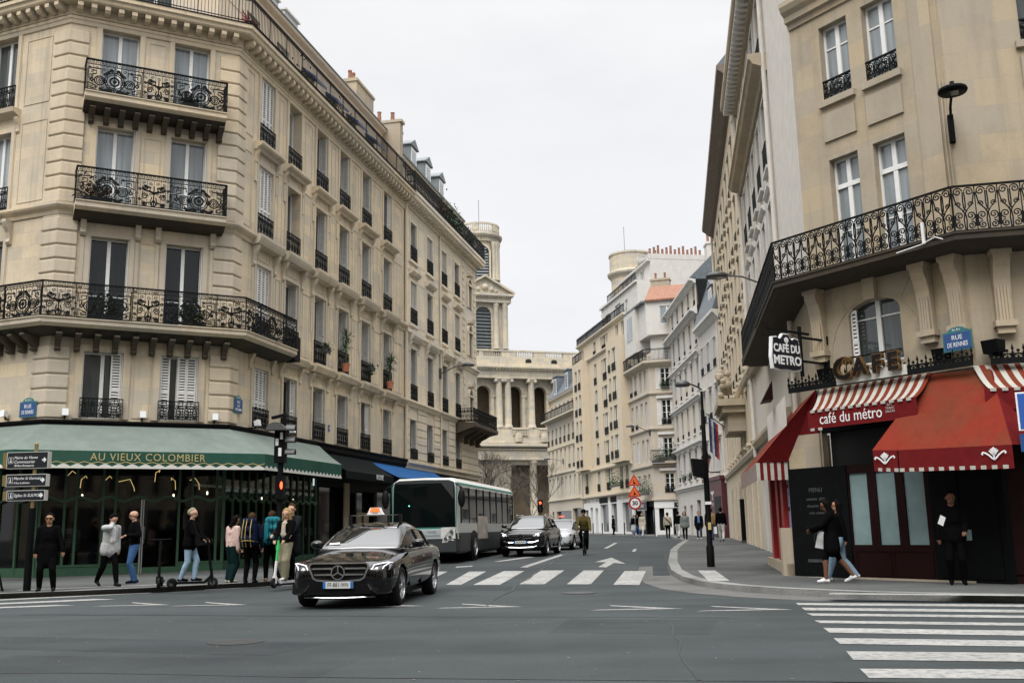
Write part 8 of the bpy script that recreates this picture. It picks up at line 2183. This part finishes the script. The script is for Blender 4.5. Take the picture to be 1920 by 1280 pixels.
for s in (-1, 1):
    m = MB(); w_ = hw+.006
    m.add([(L2_-.5,s*w_,1.36),(-L2_+.5,s*w_,1.36),(-L2_+.5,s*(w_-.02),2.64),(L2_-.5,s*(w_-.02),2.64)], [(0,1,2,3)]); sw_ = m.build('side_window', M_['busglass'], bs, Mb_)
    m = MB()
    for k in range(9): xx = L2_-.5-k*1.35; m.box(xx-.03, xx+.03, s*w_-.012, s*w_+.012, 1.34, 2.66)
    for k in range(8): xx = L2_-.5-k*1.35; m.box(xx-1.3, xx-.05, s*w_-.008, s*w_+.008, 2.28, 2.31)
    m.build('window_bar', M_['plastic'], sw_, Mb_)
    m = MB(); m.add([(L2_-.1,s*(hw-.03),2.72),(-L2_+.1,s*(hw-.03),2.72),(-L2_+.1,s*(hw-.055),2.80),(L2_-.1,s*(hw-.055),2.80)], [(0,1,2,3)]); m.tube([(L2_-.02,s*1.2,2.76),(L2_-.02,s*1.17,1.2)], .02, 5); m.build('teal_band', M_['busgreen'], bs, Mb_)
    m = MB(); m.box(-L2_+.1, L2_-.35, s*(hw+.002)-.008, s*(hw+.002)+.008, .34, .90); m.build('skirt', M_['busgrey'], bs, Mb_)
    m = MB(); m.X = None
    for xx in (L2_-2.6, -L2_+3.3):
        m.X = Matrix.Translation((xx, s*hw*.98, .48)) @ Matrix.Rotation(PI/2, 4, 'X'); m.lathe([(0,.06),(.60,.06),(.60,-.06),(0,-.06)], 0, 0, 24)
    m.X = None; m.build('wheel_arch', M_['plastic'], bs, Mb_)
    for xx in (L2_-2.6, -L2_+3.3): wheel(bs, Mb_, xx, s*(hw-.06), .48, .28, 8)
    m = MB(); m.box(L2_-5.2, L2_-3.3, s*(hw+.02)-.01, s*(hw+.02)+.01, .75, 1.62); m.build('advert', plain('advert_poster', (.45,.40,.36), .5, noise=.5, nscale=2.5), bs, Mb_)
    m = MB(); m.smooth = True; m.ball((L2_+.12, s*(hw+.16), 2.22), .17, 10, 8, (.6,.8,2.0)); m.tube([(L2_-.05,s*1.15,2.75),(L2_+.1,s*(hw+.15),2.6)], .025, 5); m.build('mirror', M_['plastic'], bs, Mb_)
# ================================================================== people
def pm(name, c, r=.85, **k): return plain(name, c, r, spec=.12 if sum(c) > .1 else .02, **k)
SK = {'pale': pm('pale_skin', (.44,.27,.19), .6), 'tan': pm('tanned_skin', (.30,.165,.10), .6), 'brown': pm('brown_skin', (.15,.075,.045), .55)}
CL = {'black': (.0035,.0035,.004), 'coat': (.006,.006,.007), 'char': (.012,.013,.014), 'grey': (.36,.37,.37), 'jeans': (.045,.10,.22), 'ljeans': (.24,.34,.44), 'white': (.62,.62,.62), 'pink': (.50,.36,.32), 'teal': (.012,.14,.17), 'navy': (.007,.011,.028),
      'khaki': (.24,.22,.15), 'beige': (.38,.34,.27), 'cream': (.52,.47,.38), 'olive': (.085,.068,.022), 'blue': (.10,.19,.42), 'camel': (.28,.17,.09), 'dgreen': (.006,.018,.018), 'denimdk': (.03,.045,.08), 'plaid': (.16,.18,.17), 'lgrey': (.5,.5,.5)}
CM = {k: pm('cloth_'+k, v, .9, noise=.18, nscale=14, bump=.2) for k, v in CL.items()}
HAIR = {'black': pm('black_hair', (.006,.005,.005), .5), 'brown': pm('brown_hair', (.045,.025,.014), .6), 'blond': pm('blond_hair', (.30,.20,.09), .6), 'grey': pm('grey_hair', (.25,.24,.22), .6)}
M_['sole'] = pm('white_rubber', (.62,.62,.60), .6)

def capsule(m, a, ra, b, rb, n=10):
    a = Vector(a); b = Vector(b); d = b-a; L = d.length
    if L < 1e-5: d = Vector((0,0,1)); L = 1e-5
    d = d/L; pts = []; rs = []
    for k in range(4): t = -cos(PI/2*k/4); pts.append(a+d*ra*t); rs.append(max(.001, ra*sin(PI/2*k/4)))
    pts.append(a); rs.append(ra); pts.append(b); rs.append(rb)
    for k in range(1, 5): pts.append(b+d*rb*sin(PI/2*k/4)); rs.append(max(.001, rb*cos(PI/2*k/4)))
    m.tube([tuple(p) for p in pts], rs, n)

def ik(S, Tg, l1, l2, hint):
    S = Vector(S); Tg = Vector(Tg); d = Tg-S; L = min(d.length, (l1+l2)*.995); d.normalize(); Tg = S+d*L
    a = (l1*l1-l2*l2+L*L)/(2*L); h = max(0, l1*l1-a*a)**.5
    hv = Vector(hint); hv = hv-d*hv.dot(d); hv.normalize()
    return S+d*a+hv*h, Tg

def person(label, M, H=1.75, feet=((.0,.10),(.0,-.10)), hands=None, lean=0.0, head=(0,0), skin='pale', top='black', bottom='black', shoe='black', hair='brown', longhair=0.0, coat=0.0, bulk=1.0, wide=1.0, bare=False, voxel=.016, heels=(0,0), under=None, group=None, bald=False, sleeve=None, name='person', twist=0.0, hand_mat=None, hem_w=.0):
    s = H/1.75; MS = M @ Matrix.Scale(s, 4)
    caps = []
    def C(a, ra, b, rb, mt): caps.append((Vector(a), ra, Vector(b), rb, mt))
    hip = Vector((0, 0, .92)); cl, sl = cos(lean), sin(lean)
    def up(p):   # upper body point, leaned about the hips
        v = Vector(p)-hip; return Vector((hip.x+v.x*cl+v.z*sl, v.y, hip.z-v.x*sl+v.z*cl))
    def U(a, ra, b, rb, mt): C(up(a), ra, up(b), rb, mt)
    B = .014*bulk; sk = 'skin'; lo = 'bottom'; tp = 'top'
    C((0,-.075,.93), .105, (0,.075,.93), .105, tp if coat > .1 else lo)
    for sd in (-1, 1):
        U((0,sd*.065,.97), .098+B, (0,sd*.08,1.30), .098+B, tp); U((-.01,sd*.06,1.30), .10+B, (-.005,sd*.13,1.405), .068+B, tp)
        U((.035,sd*.05,1.2), .085+B, (.03,sd*.06,1.33), .08+B, tp)
    U((0,-.06,1.08), .10+B, (0,.06,1.08), .10+B, tp)
    U((-.01,-.15,1.415), .06+B, (-.01,.15,1.415), .06+B, tp)
    if under: U((.085,0,1.12), .07+B, (.075,0,1.40), .05+B, 'under')
    if coat > 0:
        for sd in (-1, 1): C((0,sd*.07,.98), .125+B, (.0,sd*(.085+hem_w),.98-coat), .125+B+hem_w, tp)
        C((0,0,.98), .13+B, (0,0,.98-coat), .15+B, tp)
    U((-.012,0,1.44), .058, (.005,0,1.54), .055, sk)
    # head, turned on the neck
    hc = up((.0,0,1.54)); yaw, pit = head; pit += lean*.6
    Rh = Matrix.Rotation(yaw, 3, 'Z') @ Matrix.Rotation(pit, 3, 'Y')
    def HD(p): return hc+Rh @ (Vector(p)-Vector((0,0,1.54)))
    def Hc(a, ra, b, rb, mt): C(HD(a), ra, HD(b), rb, mt)
    Hc((-.015,0,1.655), .093, (.01,0,1.66), .088, sk); Hc((.03,0,1.64), .072, (.045,0,1.575), .048, sk); Hc((.03,-.025,1.565), .045, (.03,.025,1.565), .045, sk)
    Hc((.10,0,1.635), .010, (.118,0,1.607), .015, sk); Hc((.09,-.018,1.572), .010, (.09,.018,1.572), .010, sk)
    for sd in (-1, 1): Hc((.0,sd*.088,1.645), .016, (-.005,sd*.09,1.615), .014, sk); Hc((.088,sd*.032,1.662), .013, (.082,sd*.05,1.66), .012, sk)
    # legs
    for i, sd in enumerate((1, -1)):
        fx, fy = feet[i][:2]; fz = feet[i][2] if len(feet[i]) > 2 else 0; hp = heels[i]
        an = (fx-.03, fy, .085+fz+hp); kn, an = ik((0, sd*.085, .90), an, .435, .415, (1, sd*.12, 0))
        w_ = wide; lm = sk if bare else lo; b0 = .0 if bare else .010
        C((0,sd*.085,.90), .092+b0, kn, (.060+b0)*w_, lm if not bare else lo); 
        if bare: C(Vector((0,sd*.085,.90)).lerp(kn,.25), .083, kn, .056, sk)
        C(kn, (.057+b0)*w_, Vector(kn).lerp(an,.35)+Vector((-.012,0,0)), (.058+b0)*w_, lm); C(Vector(kn).lerp(an,.35)+Vector((-.012,0,0)), (.057+b0)*w_, an, (.040+b0)*w_, lm)
        pt = math.atan2(hp, .2); tx, tz = an.x+.16*cos(pt), .035+fz
        C((an.x-.045, an.y, .045+fz+hp), .042, (an.x+.03, an.y, .06+fz+hp*.7), .044, 'shoe'); C((an.x+.0, an.y, .05+fz+hp*.8), .042, (tx, an.y+sd*.015, tz), .034, 'shoe')
    # arms and hands
    hands = hands or ((.03,.26,.80),(.03,-.26,.80))
    for i, sd in enumerate((1, -1)):
        Sh = up((-.01, sd*.185, 1.41)); Tg = Vector(hands[i][:3]); hint = hands[i][3] if len(hands[i]) > 3 else (-1, sd*.5, -.3)
        el, wr = ik(Sh, Tg, .285, .255, hint); am = tp if sleeve is None else sleeve
        C(Sh, .058+B, el, .044+B, tp); C(el, .043+B, wr, .030+B, am)
        d = (wr-el).normalized(); sidev = d.cross(Vector((0,0,1))); sidev = sidev.normalized() if sidev.length > .1 else Vector((0,1,0))
        nrm = sidev.cross(d); palm = wr+d*.055
        C(wr, .028, palm-sidev*.018, .022, sk); C(wr, .028, palm+sidev*.018, .022, sk)
        for j, (off, L) in enumerate(((-.030,.062),(-.010,.074),(.010,.070),(.030,.052))):
            b0_ = palm+sidev*off+d*.012; m1 = b0_+d*L*.55-nrm*.012; C(b0_, .0105, m1, .0100, sk); C(m1, .0098, m1+d*L*.35-nrm*.022, .0085, sk)
        tb = wr+d*.025-sidev*.03*sd; C(tb, .0125, tb+d*.035-sidev*.022*sd-nrm*.012, .0105, sk)
    m = MB()
    for a, ra, b, rb, mt in caps: capsule(m, a, ra, b, rb)
    me = m.mesh('person', [CM['black']])
    keys = ['skin', 'top', 'bottom', 'shoe', 'under']
    mats = [SK[skin], CM[top], CM[bottom], CM[shoe], CM[under or 'white']]
    ev = modified('person', me, [('REMESH', dict(mode='VOXEL', voxel_size=voxel, use_smooth_shade=True)), ('SMOOTH', dict(factor=.5, iterations=3 if voxel < .018 else 2))], mats)
    segs = [(a, (b-a), max(1e-9, (b-a).length_squared), ra, rb, keys.index(mt)) for a, ra, b, rb, mt in caps]
    ids = []; vs = ev.vertices
    for p in ev.polygons:
        c = p.center; best = 9; bi = 0
        for a, d, l2, ra, rb, k in segs:
            v = c-a; t = v.dot(d)/l2
            t = 0.0 if t < 0 else (1.0 if t > 1 else t)
            e = (v-d*t).length-(ra+(rb-ra)*t)
            if e < best: best = e; bi = k
        ids.append(bi)
    ev.polygons.foreach_set('material_index', ids); ev.polygons.foreach_set('use_smooth', [True]*len(ids)); ev.update()
    o = inst(name, ev, None, MS); tag(o, label, 'person', group)
    # hair
    if not bald:
        h = MB(); 
        for a, ra, b, rb in (((-.03,0,1.675), .095, (-.012,0,1.712), .080), ((-.05,0,1.60), .072, (-.05,0,1.66), .085), ((-.02,.05,1.64), .052, (-.01,.045,1.70), .060), ((-.02,-.05,1.64), .052, (-.01,-.045,1.70), .060)): capsule(h, HD(a), ra, HD(b), rb)
        if longhair:
            for yy in (-.07, -.035, 0, .035, .07): capsule(h, HD((-.04,yy,1.66)), .06, HD((-.065,yy*1.25,1.66-longhair)), .035)
            for sd in (-1, 1): capsule(h, HD((.01,sd*.08,1.66)), .035, HD((.0,sd*.095,1.66-longhair*.75)), .028)
        hm = modified('hair', h.mesh('hair', [HAIR[hair]]), [('REMESH', dict(mode='VOXEL', voxel_size=max(voxel, .014), use_smooth_shade=True)), ('SMOOTH', dict(factor=.5, iterations=2))], [HAIR[hair]])
        inst('hair', hm, o, MS)
    if voxel < .018:
        for sd in (-1, 1):
            e = MB(); e.ball(tuple(HD((.098, sd*.034, 1.645))), .009, 8, 6); e.build('eye', M_['black'], o, MS)
    o['_hd'] = 1
    del o['_hd']
    person.HD = HD; person.MS = MS; person.up = up
    return o
def face(x, y, az, dz=PAV): a = R(az); return T(x, y, gz(y)+dz, math.atan2(cos(a), sin(a)))
def shades(o):
    m = MB()
    for sd in (-1, 1): m.ball(tuple(person.HD((.10, sd*.036, 1.648))), .026, 8, 6, (.35, 1.1, .8))
    m.tube([tuple(person.HD((.10,-.075,1.655))), tuple(person.HD((.112,0,1.655))), tuple(person.HD((.10,.075,1.655)))], .006, 5); m.build('sunglasses', M_['black'], o, person.MS)
def prop(name, label, cat, m, mat, M, group=None):
    o = m.build(name, mat, None, M); return tag(o, label, cat, group)

stand = ((.03,.11),(-.02,-.11))
o = person('man in sunglasses and a long black coat standing beside the signpost', face(-10.95, 23.75, 165), 1.77, ((.06,.17),(-.04,-.15)), ((.10,.34,.88),(.02,-.27,.82)), 0, (-.1,0), 'tan', 'black', 'black', 'char', 'black', 0, .30, 1.2, 1.15); shades(o)
o = person('man in an open pale grey jacket striding with his hand over his mouth', face(-10.1, 25.2, 128), 1.76, ((.30,.08),(-.30,-.09)), ((.02,.24,.88),(.145,-.03,1.50,(.2,-1,-.6))), .12, (.1,.45), 'pale', 'grey', 'black', 'char', 'black', 0, .12, 1.3, 1.1, heels=(0,.07), under='white')
o = person('man with shaved head, black jacket and blue jeans facing the brasserie door', face(-9.85, 26.2, 235), 1.84, ((.05,.12),(-.06,-.12)), ((.22,.20,1.15),(.20,-.20,1.12)), .05, (.1,.15), 'pale', 'black', 'jeans', 'navy', 'brown', 0, 0, 1.6, 1.05, bald=True); shades(o)
# rider on a black scooter
def escooter(name, label, M, stem_col, deck_col, cat='scooter', hscale=1.0, lean=.16):
    t = thing(name, label, cat, M)
    m = MB(); m.box(-.42, .30, -.075, .075, .10, .15); m.box(-.5, -.36, -.04, .04, .13, .19); m.tube([(.30,0,.13),(.42,0,.24),(.45,0,.30)], .035, 8); m.build('deck', deck_col, t, M)
    m = MB(); m.tube([(.47,0,.20),(.40,0,.62)], .034, 8); m.tube([(.47,.05,.11),(.465,.05,.27)], .016, 6); m.tube([(.47,-.05,.11),(.465,-.05,.27)], .016, 6); m.build('fork', deck_col, t, M)
    m = MB(); m.tube([(.405,0,.60),(.335,0,1.10)], .03, 8); m.build('stem', stem_col, t, M)
    m = MB(); m.tube([(.31,-.24,1.13),(.335,-.1,1.12),(.335,.1,1.12),(.31,.24,1.13)], .016, 8); m.build('handlebar', M_['black'], t, M)
    m = MB(); m.box(.35, .37, -.05, .05, .88, .99); m.build('display', stem_col, t, M)
    for x in (.48, -.45):
        m = MB(); m.smooth = True; m.X = Matrix.Translation((x, 0, .12)) @ Matrix.Rotation(PI/2, 4, 'X'); m.lathe([(.06,-.03),(.10,-.035),(.12,-.015),(.12,.015),(.10,.035),(.06,.03)], 0, 0, 20); o_ = m.build('wheel', M_['tyre'], t, M)
        m = MB(); m.X = Matrix.Translation((x, 0, .12)) @ Matrix.Rotation(PI/2, 4, 'X'); m.lathe([(0,-.025),(.075,-.025),(.075,.025),(0,.025)], 0, 0, 14); m.build('rim', M_['lampgrey'], o_, M)
    return t
M_['limegreen'] = plain('green_scooter_paint', (.03,.42,.10), .4); M_['scooterwhite'] = plain('white_scooter_paint', (.58,.58,.58), .4)
Mk = T(-7.62, 23.95, PAV+gz(23.9), R(6))
escooter('kick_scooter', 'black kick scooter under the rider with the camera bag', Mk, M_['black'], M_['black'])
o = person('rider in black jacket, pale jeans and khaki cap standing on the black scooter', Mk @ T(-.08, 0, .15, R(-6)), 1.68, ((.16,.05),(-.14,-.04)), ((.36,.16,1.02),(.36,-.16,1.02)), .08, (-.15,.1), 'pale', 'black', 'ljeans', 'black', 'grey', 0, .10, 1.5, 1.1, bald=True)
m = MB(); capsule(m, person.HD((-.07,0,1.66)), .085, person.HD((-.03,0,1.70)), .082); m.build('cap', CM['khaki'], o, person.MS)
prop('camera_bag', 'dark camera bag hanging at the front of the scooter rider', 'bag', (lambda m: (m.box(-.06,.06,-.13,.13,0,.22), m.tube([(0,-.1,.22),(-.15,0,.55),(0,.1,.22)], .01, 5), m)[2])(MB()), M_['black'], Mk @ Matrix.Translation((.16,-.16,.98)))
escooter('kick_scooter', 'second black kick scooter parked behind the rider, seen end on', T(-8.55, 24.5, PAV+gz(24.5), R(-75)), M_['black'], M_['black'])
o = person('woman in a pale pink jacket and wide dark trousers turned to the brasserie', face(-7.2, 25.7, 35), 1.66, ((.02,.10),(-.05,-.10)), ((.10,.24,.86),(.02,-.25,.82)), .1, (-.5,.3), 'tan', 'pink', 'dgreen', 'cream', 'black', .22, 0, 1.2, 1.55)
def backpack(label, M, mat, strap):
    t = thing('backpack', label, 'backpack', M); b = MB()
    capsule(b, (-.12,-.10,.02), .12, (-.12,-.10,.42), .11); capsule(b, (-.12,.10,.02), .12, (-.12,.10,.42), .11); capsule(b, (-.13,-.1,.52), .10, (-.13,.1,.52), .10); capsule(b, (-.24,-.06,.1), .08, (-.24,.06,.1), .08); capsule(b, (-.22,-.05,.32), .08, (-.22,.05,.32), .07)
    me = modified('pack', b.mesh('pack', [mat]), [('REMESH', dict(mode='VOXEL', voxel_size=.018, use_smooth_shade=True)), ('SMOOTH', dict(factor=.5, iterations=3))], [mat]); inst('pack', me, t, M)
    m = MB()
    for y in (-.09, .03, .11): m.tube([(-.20,y,.58),(-.30,y,.36),(-.33,y*1.1,.12),(-.22,y,-.10)], .010, 5)
    m.tube([(-.1,-.22,.02),(-.30,-.12,.05),(-.33,.0,.06),(-.30,.12,.05),(-.1,.22,.02)], .010, 5); m.build('strap', strap, t, M)
M_['yellowstrap'] = plain('yellow_strap', (.34,.25,.06), .7)
Mb1 = face(-6.62, 25.35, 5); o = person('backpacker in dark clothes seen from behind, carrying the navy pack', Mb1, 1.70, ((.02,.12),(.0,-.12)), ((.08,.26,.90),(.08,-.26,.90)), .05, (.2,.1), 'pale', 'navy', 'black', 'char', 'brown', 0, 0, 1.2, 1.1)
backpack('tall navy backpack with yellow straps on the left hand backpacker', Mb1 @ Matrix.Translation((-.03,0,.98)), CM['navy'], M_['yellowstrap'])
Mb2 = face(-6.25, 25.95, -20); o = person('second backpacker with brown boots, half behind the navy pack', Mb2, 1.74, ((.05,.12),(-.03,-.12)), ((.12,.25,.95),(.08,-.26,.90)), .05, (-.3,.1), 'pale', 'char', 'black', 'camel', 'brown', 0, 0, 1.2, 1.1)
backpack('teal backpack on the right hand backpacker', Mb2 @ Matrix.Translation((-.03,0,1.0)), CM['teal'], M_['black'])
# couple sharing the green and white scooter
Mg = T(-5.52, 24.45, PAV*.0+gz(24.4)+.02, R(-112)); Mg = T(-5.52, 24.45, .10, R(-112))
escooter('kick_scooter', 'green and white hire scooter carrying the couple', Mg, M_['limegreen'], M_['scooterwhite'])
o = person('blond woman in a black jacket and pale dress at the front of the green scooter', Mg @ T(.02, 0, .15), 1.68, ((.14,.05),(-.02,-.06)), ((.33,.17,1.0),(.33,-.10,1.0)), .02, (.25,.1), 'pale', 'black', 'khaki', 'white', 'blond', .27, 0, 1.4, 1.75, under='beige')
o = person('bearded man in a dark coat riding behind the blond woman', Mg @ T(-.30, -.05, .15), 1.80, ((.10,.07),(-.06,-.07)), ((.44,.24,1.04),(.46,-.24,1.04)), .06, (.25,.05), 'pale', 'char', 'black', 'black', 'brown', 0, .30, 1.7, 1.1)
# right hand pair
Mw1 = face(6.62, 21.35, 283); o = person('woman in an oversized black jacket with bare legs and white trainers, holding a phone', Mw1, 1.71, ((.20,.09),(-.36,-.07)), ((.40,.06,1.13,(-.2,1,-.8)),(.38,-.10,1.10,(-.3,-1,-.8))), .05, (.0,.35), 'brown', 'black', 'black', 'white', 'black', .30, .27, 2.2, 1.0, bare=True, voxel=.012, heels=(0,.07), hem_w=.02)
prop('phone', 'dark phone held by the woman in the black jacket', 'phone', (lambda m: (m.box(-.004,.004,-.035,.035,-.07,.07), m)[1])(MB()), M_['black'], Mw1 @ Matrix.Translation((.46,-.01,1.16)) @ Matrix.Rotation(R(-50), 4, 'Y'))
m = MB(); m.add([(-.05,-.09,.0),(.05,-.11,.0),(.05,.11,.0),(-.05,.09,.0),(-.02,-.08,.36),(.02,-.09,.36),(.02,.08,.36),(-.02,.08,.36)], [(0,3,2,1),(0,1,5,4),(1,2,6,5),(2,3,7,6),(3,0,4,7),(4,5,6,7)])
prop('tote_bag', 'white paper bag hanging from the arm of the woman with the phone', 'bag', m, M_['signwhite'], Mw1 @ Matrix.Translation((.22,-.22,.70)) @ Matrix.Rotation(R(90), 4, 'Z') @ Matrix.Rotation(R(-12), 4, 'X'))
for fx_, hp in ((.20, 0), (-.36, .07)):
    pass
o = person('companion in pale jeans walking hidden behind the woman with the phone', face(7.0, 21.95, 283), 1.70, ((.34,.08),(-.26,-.08)), ((-.10,.24,.85),(.25,-.22,.95)), .03, (0,0), 'tan', 'black', 'ljeans', 'white', 'black', .2, 0, 1.2, 1.15, heels=(0,.06))
o = person('man in dark clothes standing in the shade of the cafe corner', face(8.55, 19.85, 200), 1.78, stand, ((.25,.18,1.0),(.05,-.27,.84)), 0, (.2,.1), 'brown', 'black', 'black', 'black', 'black', 0, .1, 1.6, 1.1)
prop('paper', 'small white leaflet held by the man in the cafe shade', 'paper', (lambda m: (m.box(-.06,.06,-.002,.002,-.09,.09), m)[1])(MB()), M_['signwhite'], T(8.25, 19.62, 1.35, .2) @ Matrix.Rotation(R(25), 4, 'Y'))
# cyclist
Mc_ = T(2.80, 41.6, gz(41.6), math.atan2(-cos(R(8)), -sin(R(8))))
t = thing('bicycle', 'dark bicycle ridden toward the camera by the cyclist in olive', 'bicycle', Mc_)
for x in (.52, -.52):
    m = MB(); m.tube([(x+.34*cos(2*PI*k/28), 0, .35+.34*sin(2*PI*k/28)) for k in range(29)], .022, 6); w_ = m.build('wheel', M_['tyre'], t, Mc_)
    m = MB()
    for k in range(12): m.tube([(x,0,.35),(x+.33*cos(2*PI*k/12),0,.35+.33*sin(2*PI*k/12))], .003, 3)
    m.build('spokes', M_['steel'], w_, Mc_)
m = MB(); F_ = [((.52,0,.35),(.42,0,.85)),((.42,0,.82),(-.12,0,.78)),((.44,0,.72),(-.05,0,.30)),((-.05,0,.30),(-.16,0,.88)),((-.05,0,.30),(-.52,0,.35)),((-.14,0,.78),(-.52,0,.35)),((.42,0,.85),(.40,0,1.0))]
for a, b in F_: m.tube([a, b], .018, 6)
m.build('frame', M_['black'], t, Mc_); m = MB(); m.tube([(.34,-.30,1.02),(.42,-.1,1.02),(.42,.1,1.02),(.34,.30,1.02)], .014, 6); m.build('handlebar', M_['black'], t, Mc_); m = MB(); m.ball((-.17,0,.93), .09, 8, 6, (1.4,.8,.5)); m.build('saddle', M_['black'], t, Mc_)
m = MB(); m.ball((.50,0,.92), .035, 8, 6); m.build('headlight', M_['signwhite'], t, Mc_)
o = person('cyclist in an olive jacket and black helmet riding toward the camera', Mc_ @ T(-.16, 0, .08), 1.78, ((.14,.10,.12),(.20,-.10,.36)), ((.46,.27,.93),(.46,-.27,.93)), .38, (0,-.25), 'tan', 'olive', 'black', 'black', 'black', 0, 0, 2.0, 1.1, bald=True)
m = MB(); capsule(m, person.HD((-.03,0,1.69)), .105, person.HD((.03,0,1.70)), .10); m.build('helmet', M_['black'], o, person.MS)
# far pedestrians
def ped(label, x, y, az, **k):
    k.setdefault('voxel', .024); return person(label, face(x, y, az), **k)
wl = dict(feet=((.22,.08),(-.22,-.08)), heels=(0,.06))
ped('woman in a beige jacket with a dark strap across her back, by the white shop', 9.90, 66, 10, H=1.66, top='beige', bottom='black', shoe='black', hair='brown', bulk=1.6, **wl)
prop('shoulder_strap', 'dark strap and bag across the back of the woman in beige', 'bag', (lambda m: (m.tube([(-.15,.2,1.40),(-.17,0,1.2),(-.13,-.2,.98)], .02, 5), m.box(-.14,.06,-.28,-.2,.72,.98), m)[2])(MB()), M_['black'], face(9.90, 66, 10))
ped('person in a black top and grey trousers walking away beside the woman in beige', 10.70, 66.8, 20, H=1.74, top='black', bottom='lgrey', shoe='char', hair='black', bulk=1.6, wide=1.3, **wl)
ped('woman in a black and white checked jacket walking toward the camera', 10.15, 60.8, 190, H=1.66, top='plaid', bottom='black', shoe='black', hair='black', longhair=.2, coat=.12, bulk=2.2, **wl)
ped('woman in an open dark coat over a pale blue top', 11.14, 61.6, 192, H=1.66, top='coat', bottom='denimdk', shoe='white', hair='brown', coat=.25, under='blue', bulk=1.6, feet=((.1,.1),(-.1,-.1)))
ped('tall man in a long black coat next to the woman in pale blue', 11.72, 61.2, 195, H=1.82, top='black', bottom='black', shoe='black', hair='black', coat=.4, bulk=1.6, feet=((.1,.1),(-.12,-.1)), skin='brown')
ped('person in a black jacket and pale trousers walking away past the lamp post', 11.05, 54.5, 12, H=1.78, top='black', bottom='lgrey', shoe='black', hair='black', bulk=1.8, wide=1.15, **wl)
ped('person in a camel top just left of the one in pale trousers', 11.09, 57.5, 12, H=1.78, top='camel', bottom='denimdk', shoe='black', hair='brown', bulk=1.5, **wl)
prop('carrier_bag', 'white carrier bag beside the person in pale trousers', 'bag', (lambda m: (m.prism([(-.16,0),(.16,0),(.12,.36),(-.12,.36)], -.06, .06), m)[1])(MB()), M_['signwhite'], T(10.70, 54.4, gz(54.4)+PAV+.42))
ped('woman in a long cream coat and white trousers by the black shop', 10.18, 81.5, 200, H=1.74, top='cream', bottom='white', shoe='white', hair='blond', coat=.45, bulk=1.6, hem_w=.03, **wl)
ped('person in a dark jacket and jeans crossing by the roadworks sign', 9.20, 77, 100, H=1.62, top='black', bottom='jeans', shoe='grey', hair='black', longhair=.2, bulk=1.5, feet=((.28,.08),(-.28,-.08)), heels=(0,.06))
ped('woman in a long grey skirt standing against the roadworks signpost', 9.53, 81.8, 220, H=1.66, top='black', bottom='grey', shoe='black', hair='blond', bulk=1.5, wide=1.7)
ped('dark clothed passer-by standing at the yellow house shop window', 8.60, 89.2, 80, H=1.68, top='black', bottom='black', shoe='black', hair='black', coat=.3, bulk=1.8)
# brasserie guests seen through the glass
ped('guest in a pale top sitting inside the brasserie, behind the left green posts', -12.2, 32.6, 150, H=1.70, top='grey', bottom='black', shoe='black', hair='brown', feet=((.35,.12),(.35,-.12)), hands=((.3,.15,.95),(.3,-.15,.95)))
# ================================================================== repeated mouldings and panes become parts of their own
def split_loose(o):
    me = o.data; n = len(me.vertices); par = list(range(n))
    def find(a):
        while par[a] != a: par[a] = par[par[a]]; a = par[a]
        return a
    for p in me.polygons:
        v = p.vertices; r = find(v[0])
        for k in v[1:]: par[find(k)] = r
    g = {}
    for p in me.polygons: g.setdefault(find(p.vertices[0]), []).append(p.index)
    if not 1 < len(g) <= 100: return
    for ids in g.values():
        m = MB(); idx = {}
        for pi in ids:
            p = me.polygons[pi]
            for v in p.vertices:
                if v not in idx: idx[v] = len(m.v); m.v.append(tuple(me.vertices[v].co))
            m.f.append([idx[v] for v in p.vertices]); m.m.append(0); m.sm.append(p.use_smooth)
        c = link(bpy.data.objects.new(o.name.split('.')[0], m.mesh(o.name.split('.')[0], list(me.materials)[:1])), o.parent, WM[o.name])
    bpy.data.objects.remove(o)
for o in list(bpy.data.objects):
    if o.type == 'MESH' and o.parent and o.name.split('.')[0] in ('modillion', 'console', 'drainpipe', 'door', 'vent', 'pane', 'poster', 'skylight', 'chimney_pot', 'wheel_arch', 'door_handle', 'stone_figure') and o.data.users == 1:
        if o.name.split('.')[0] != 'stone_figure': split_loose(o)
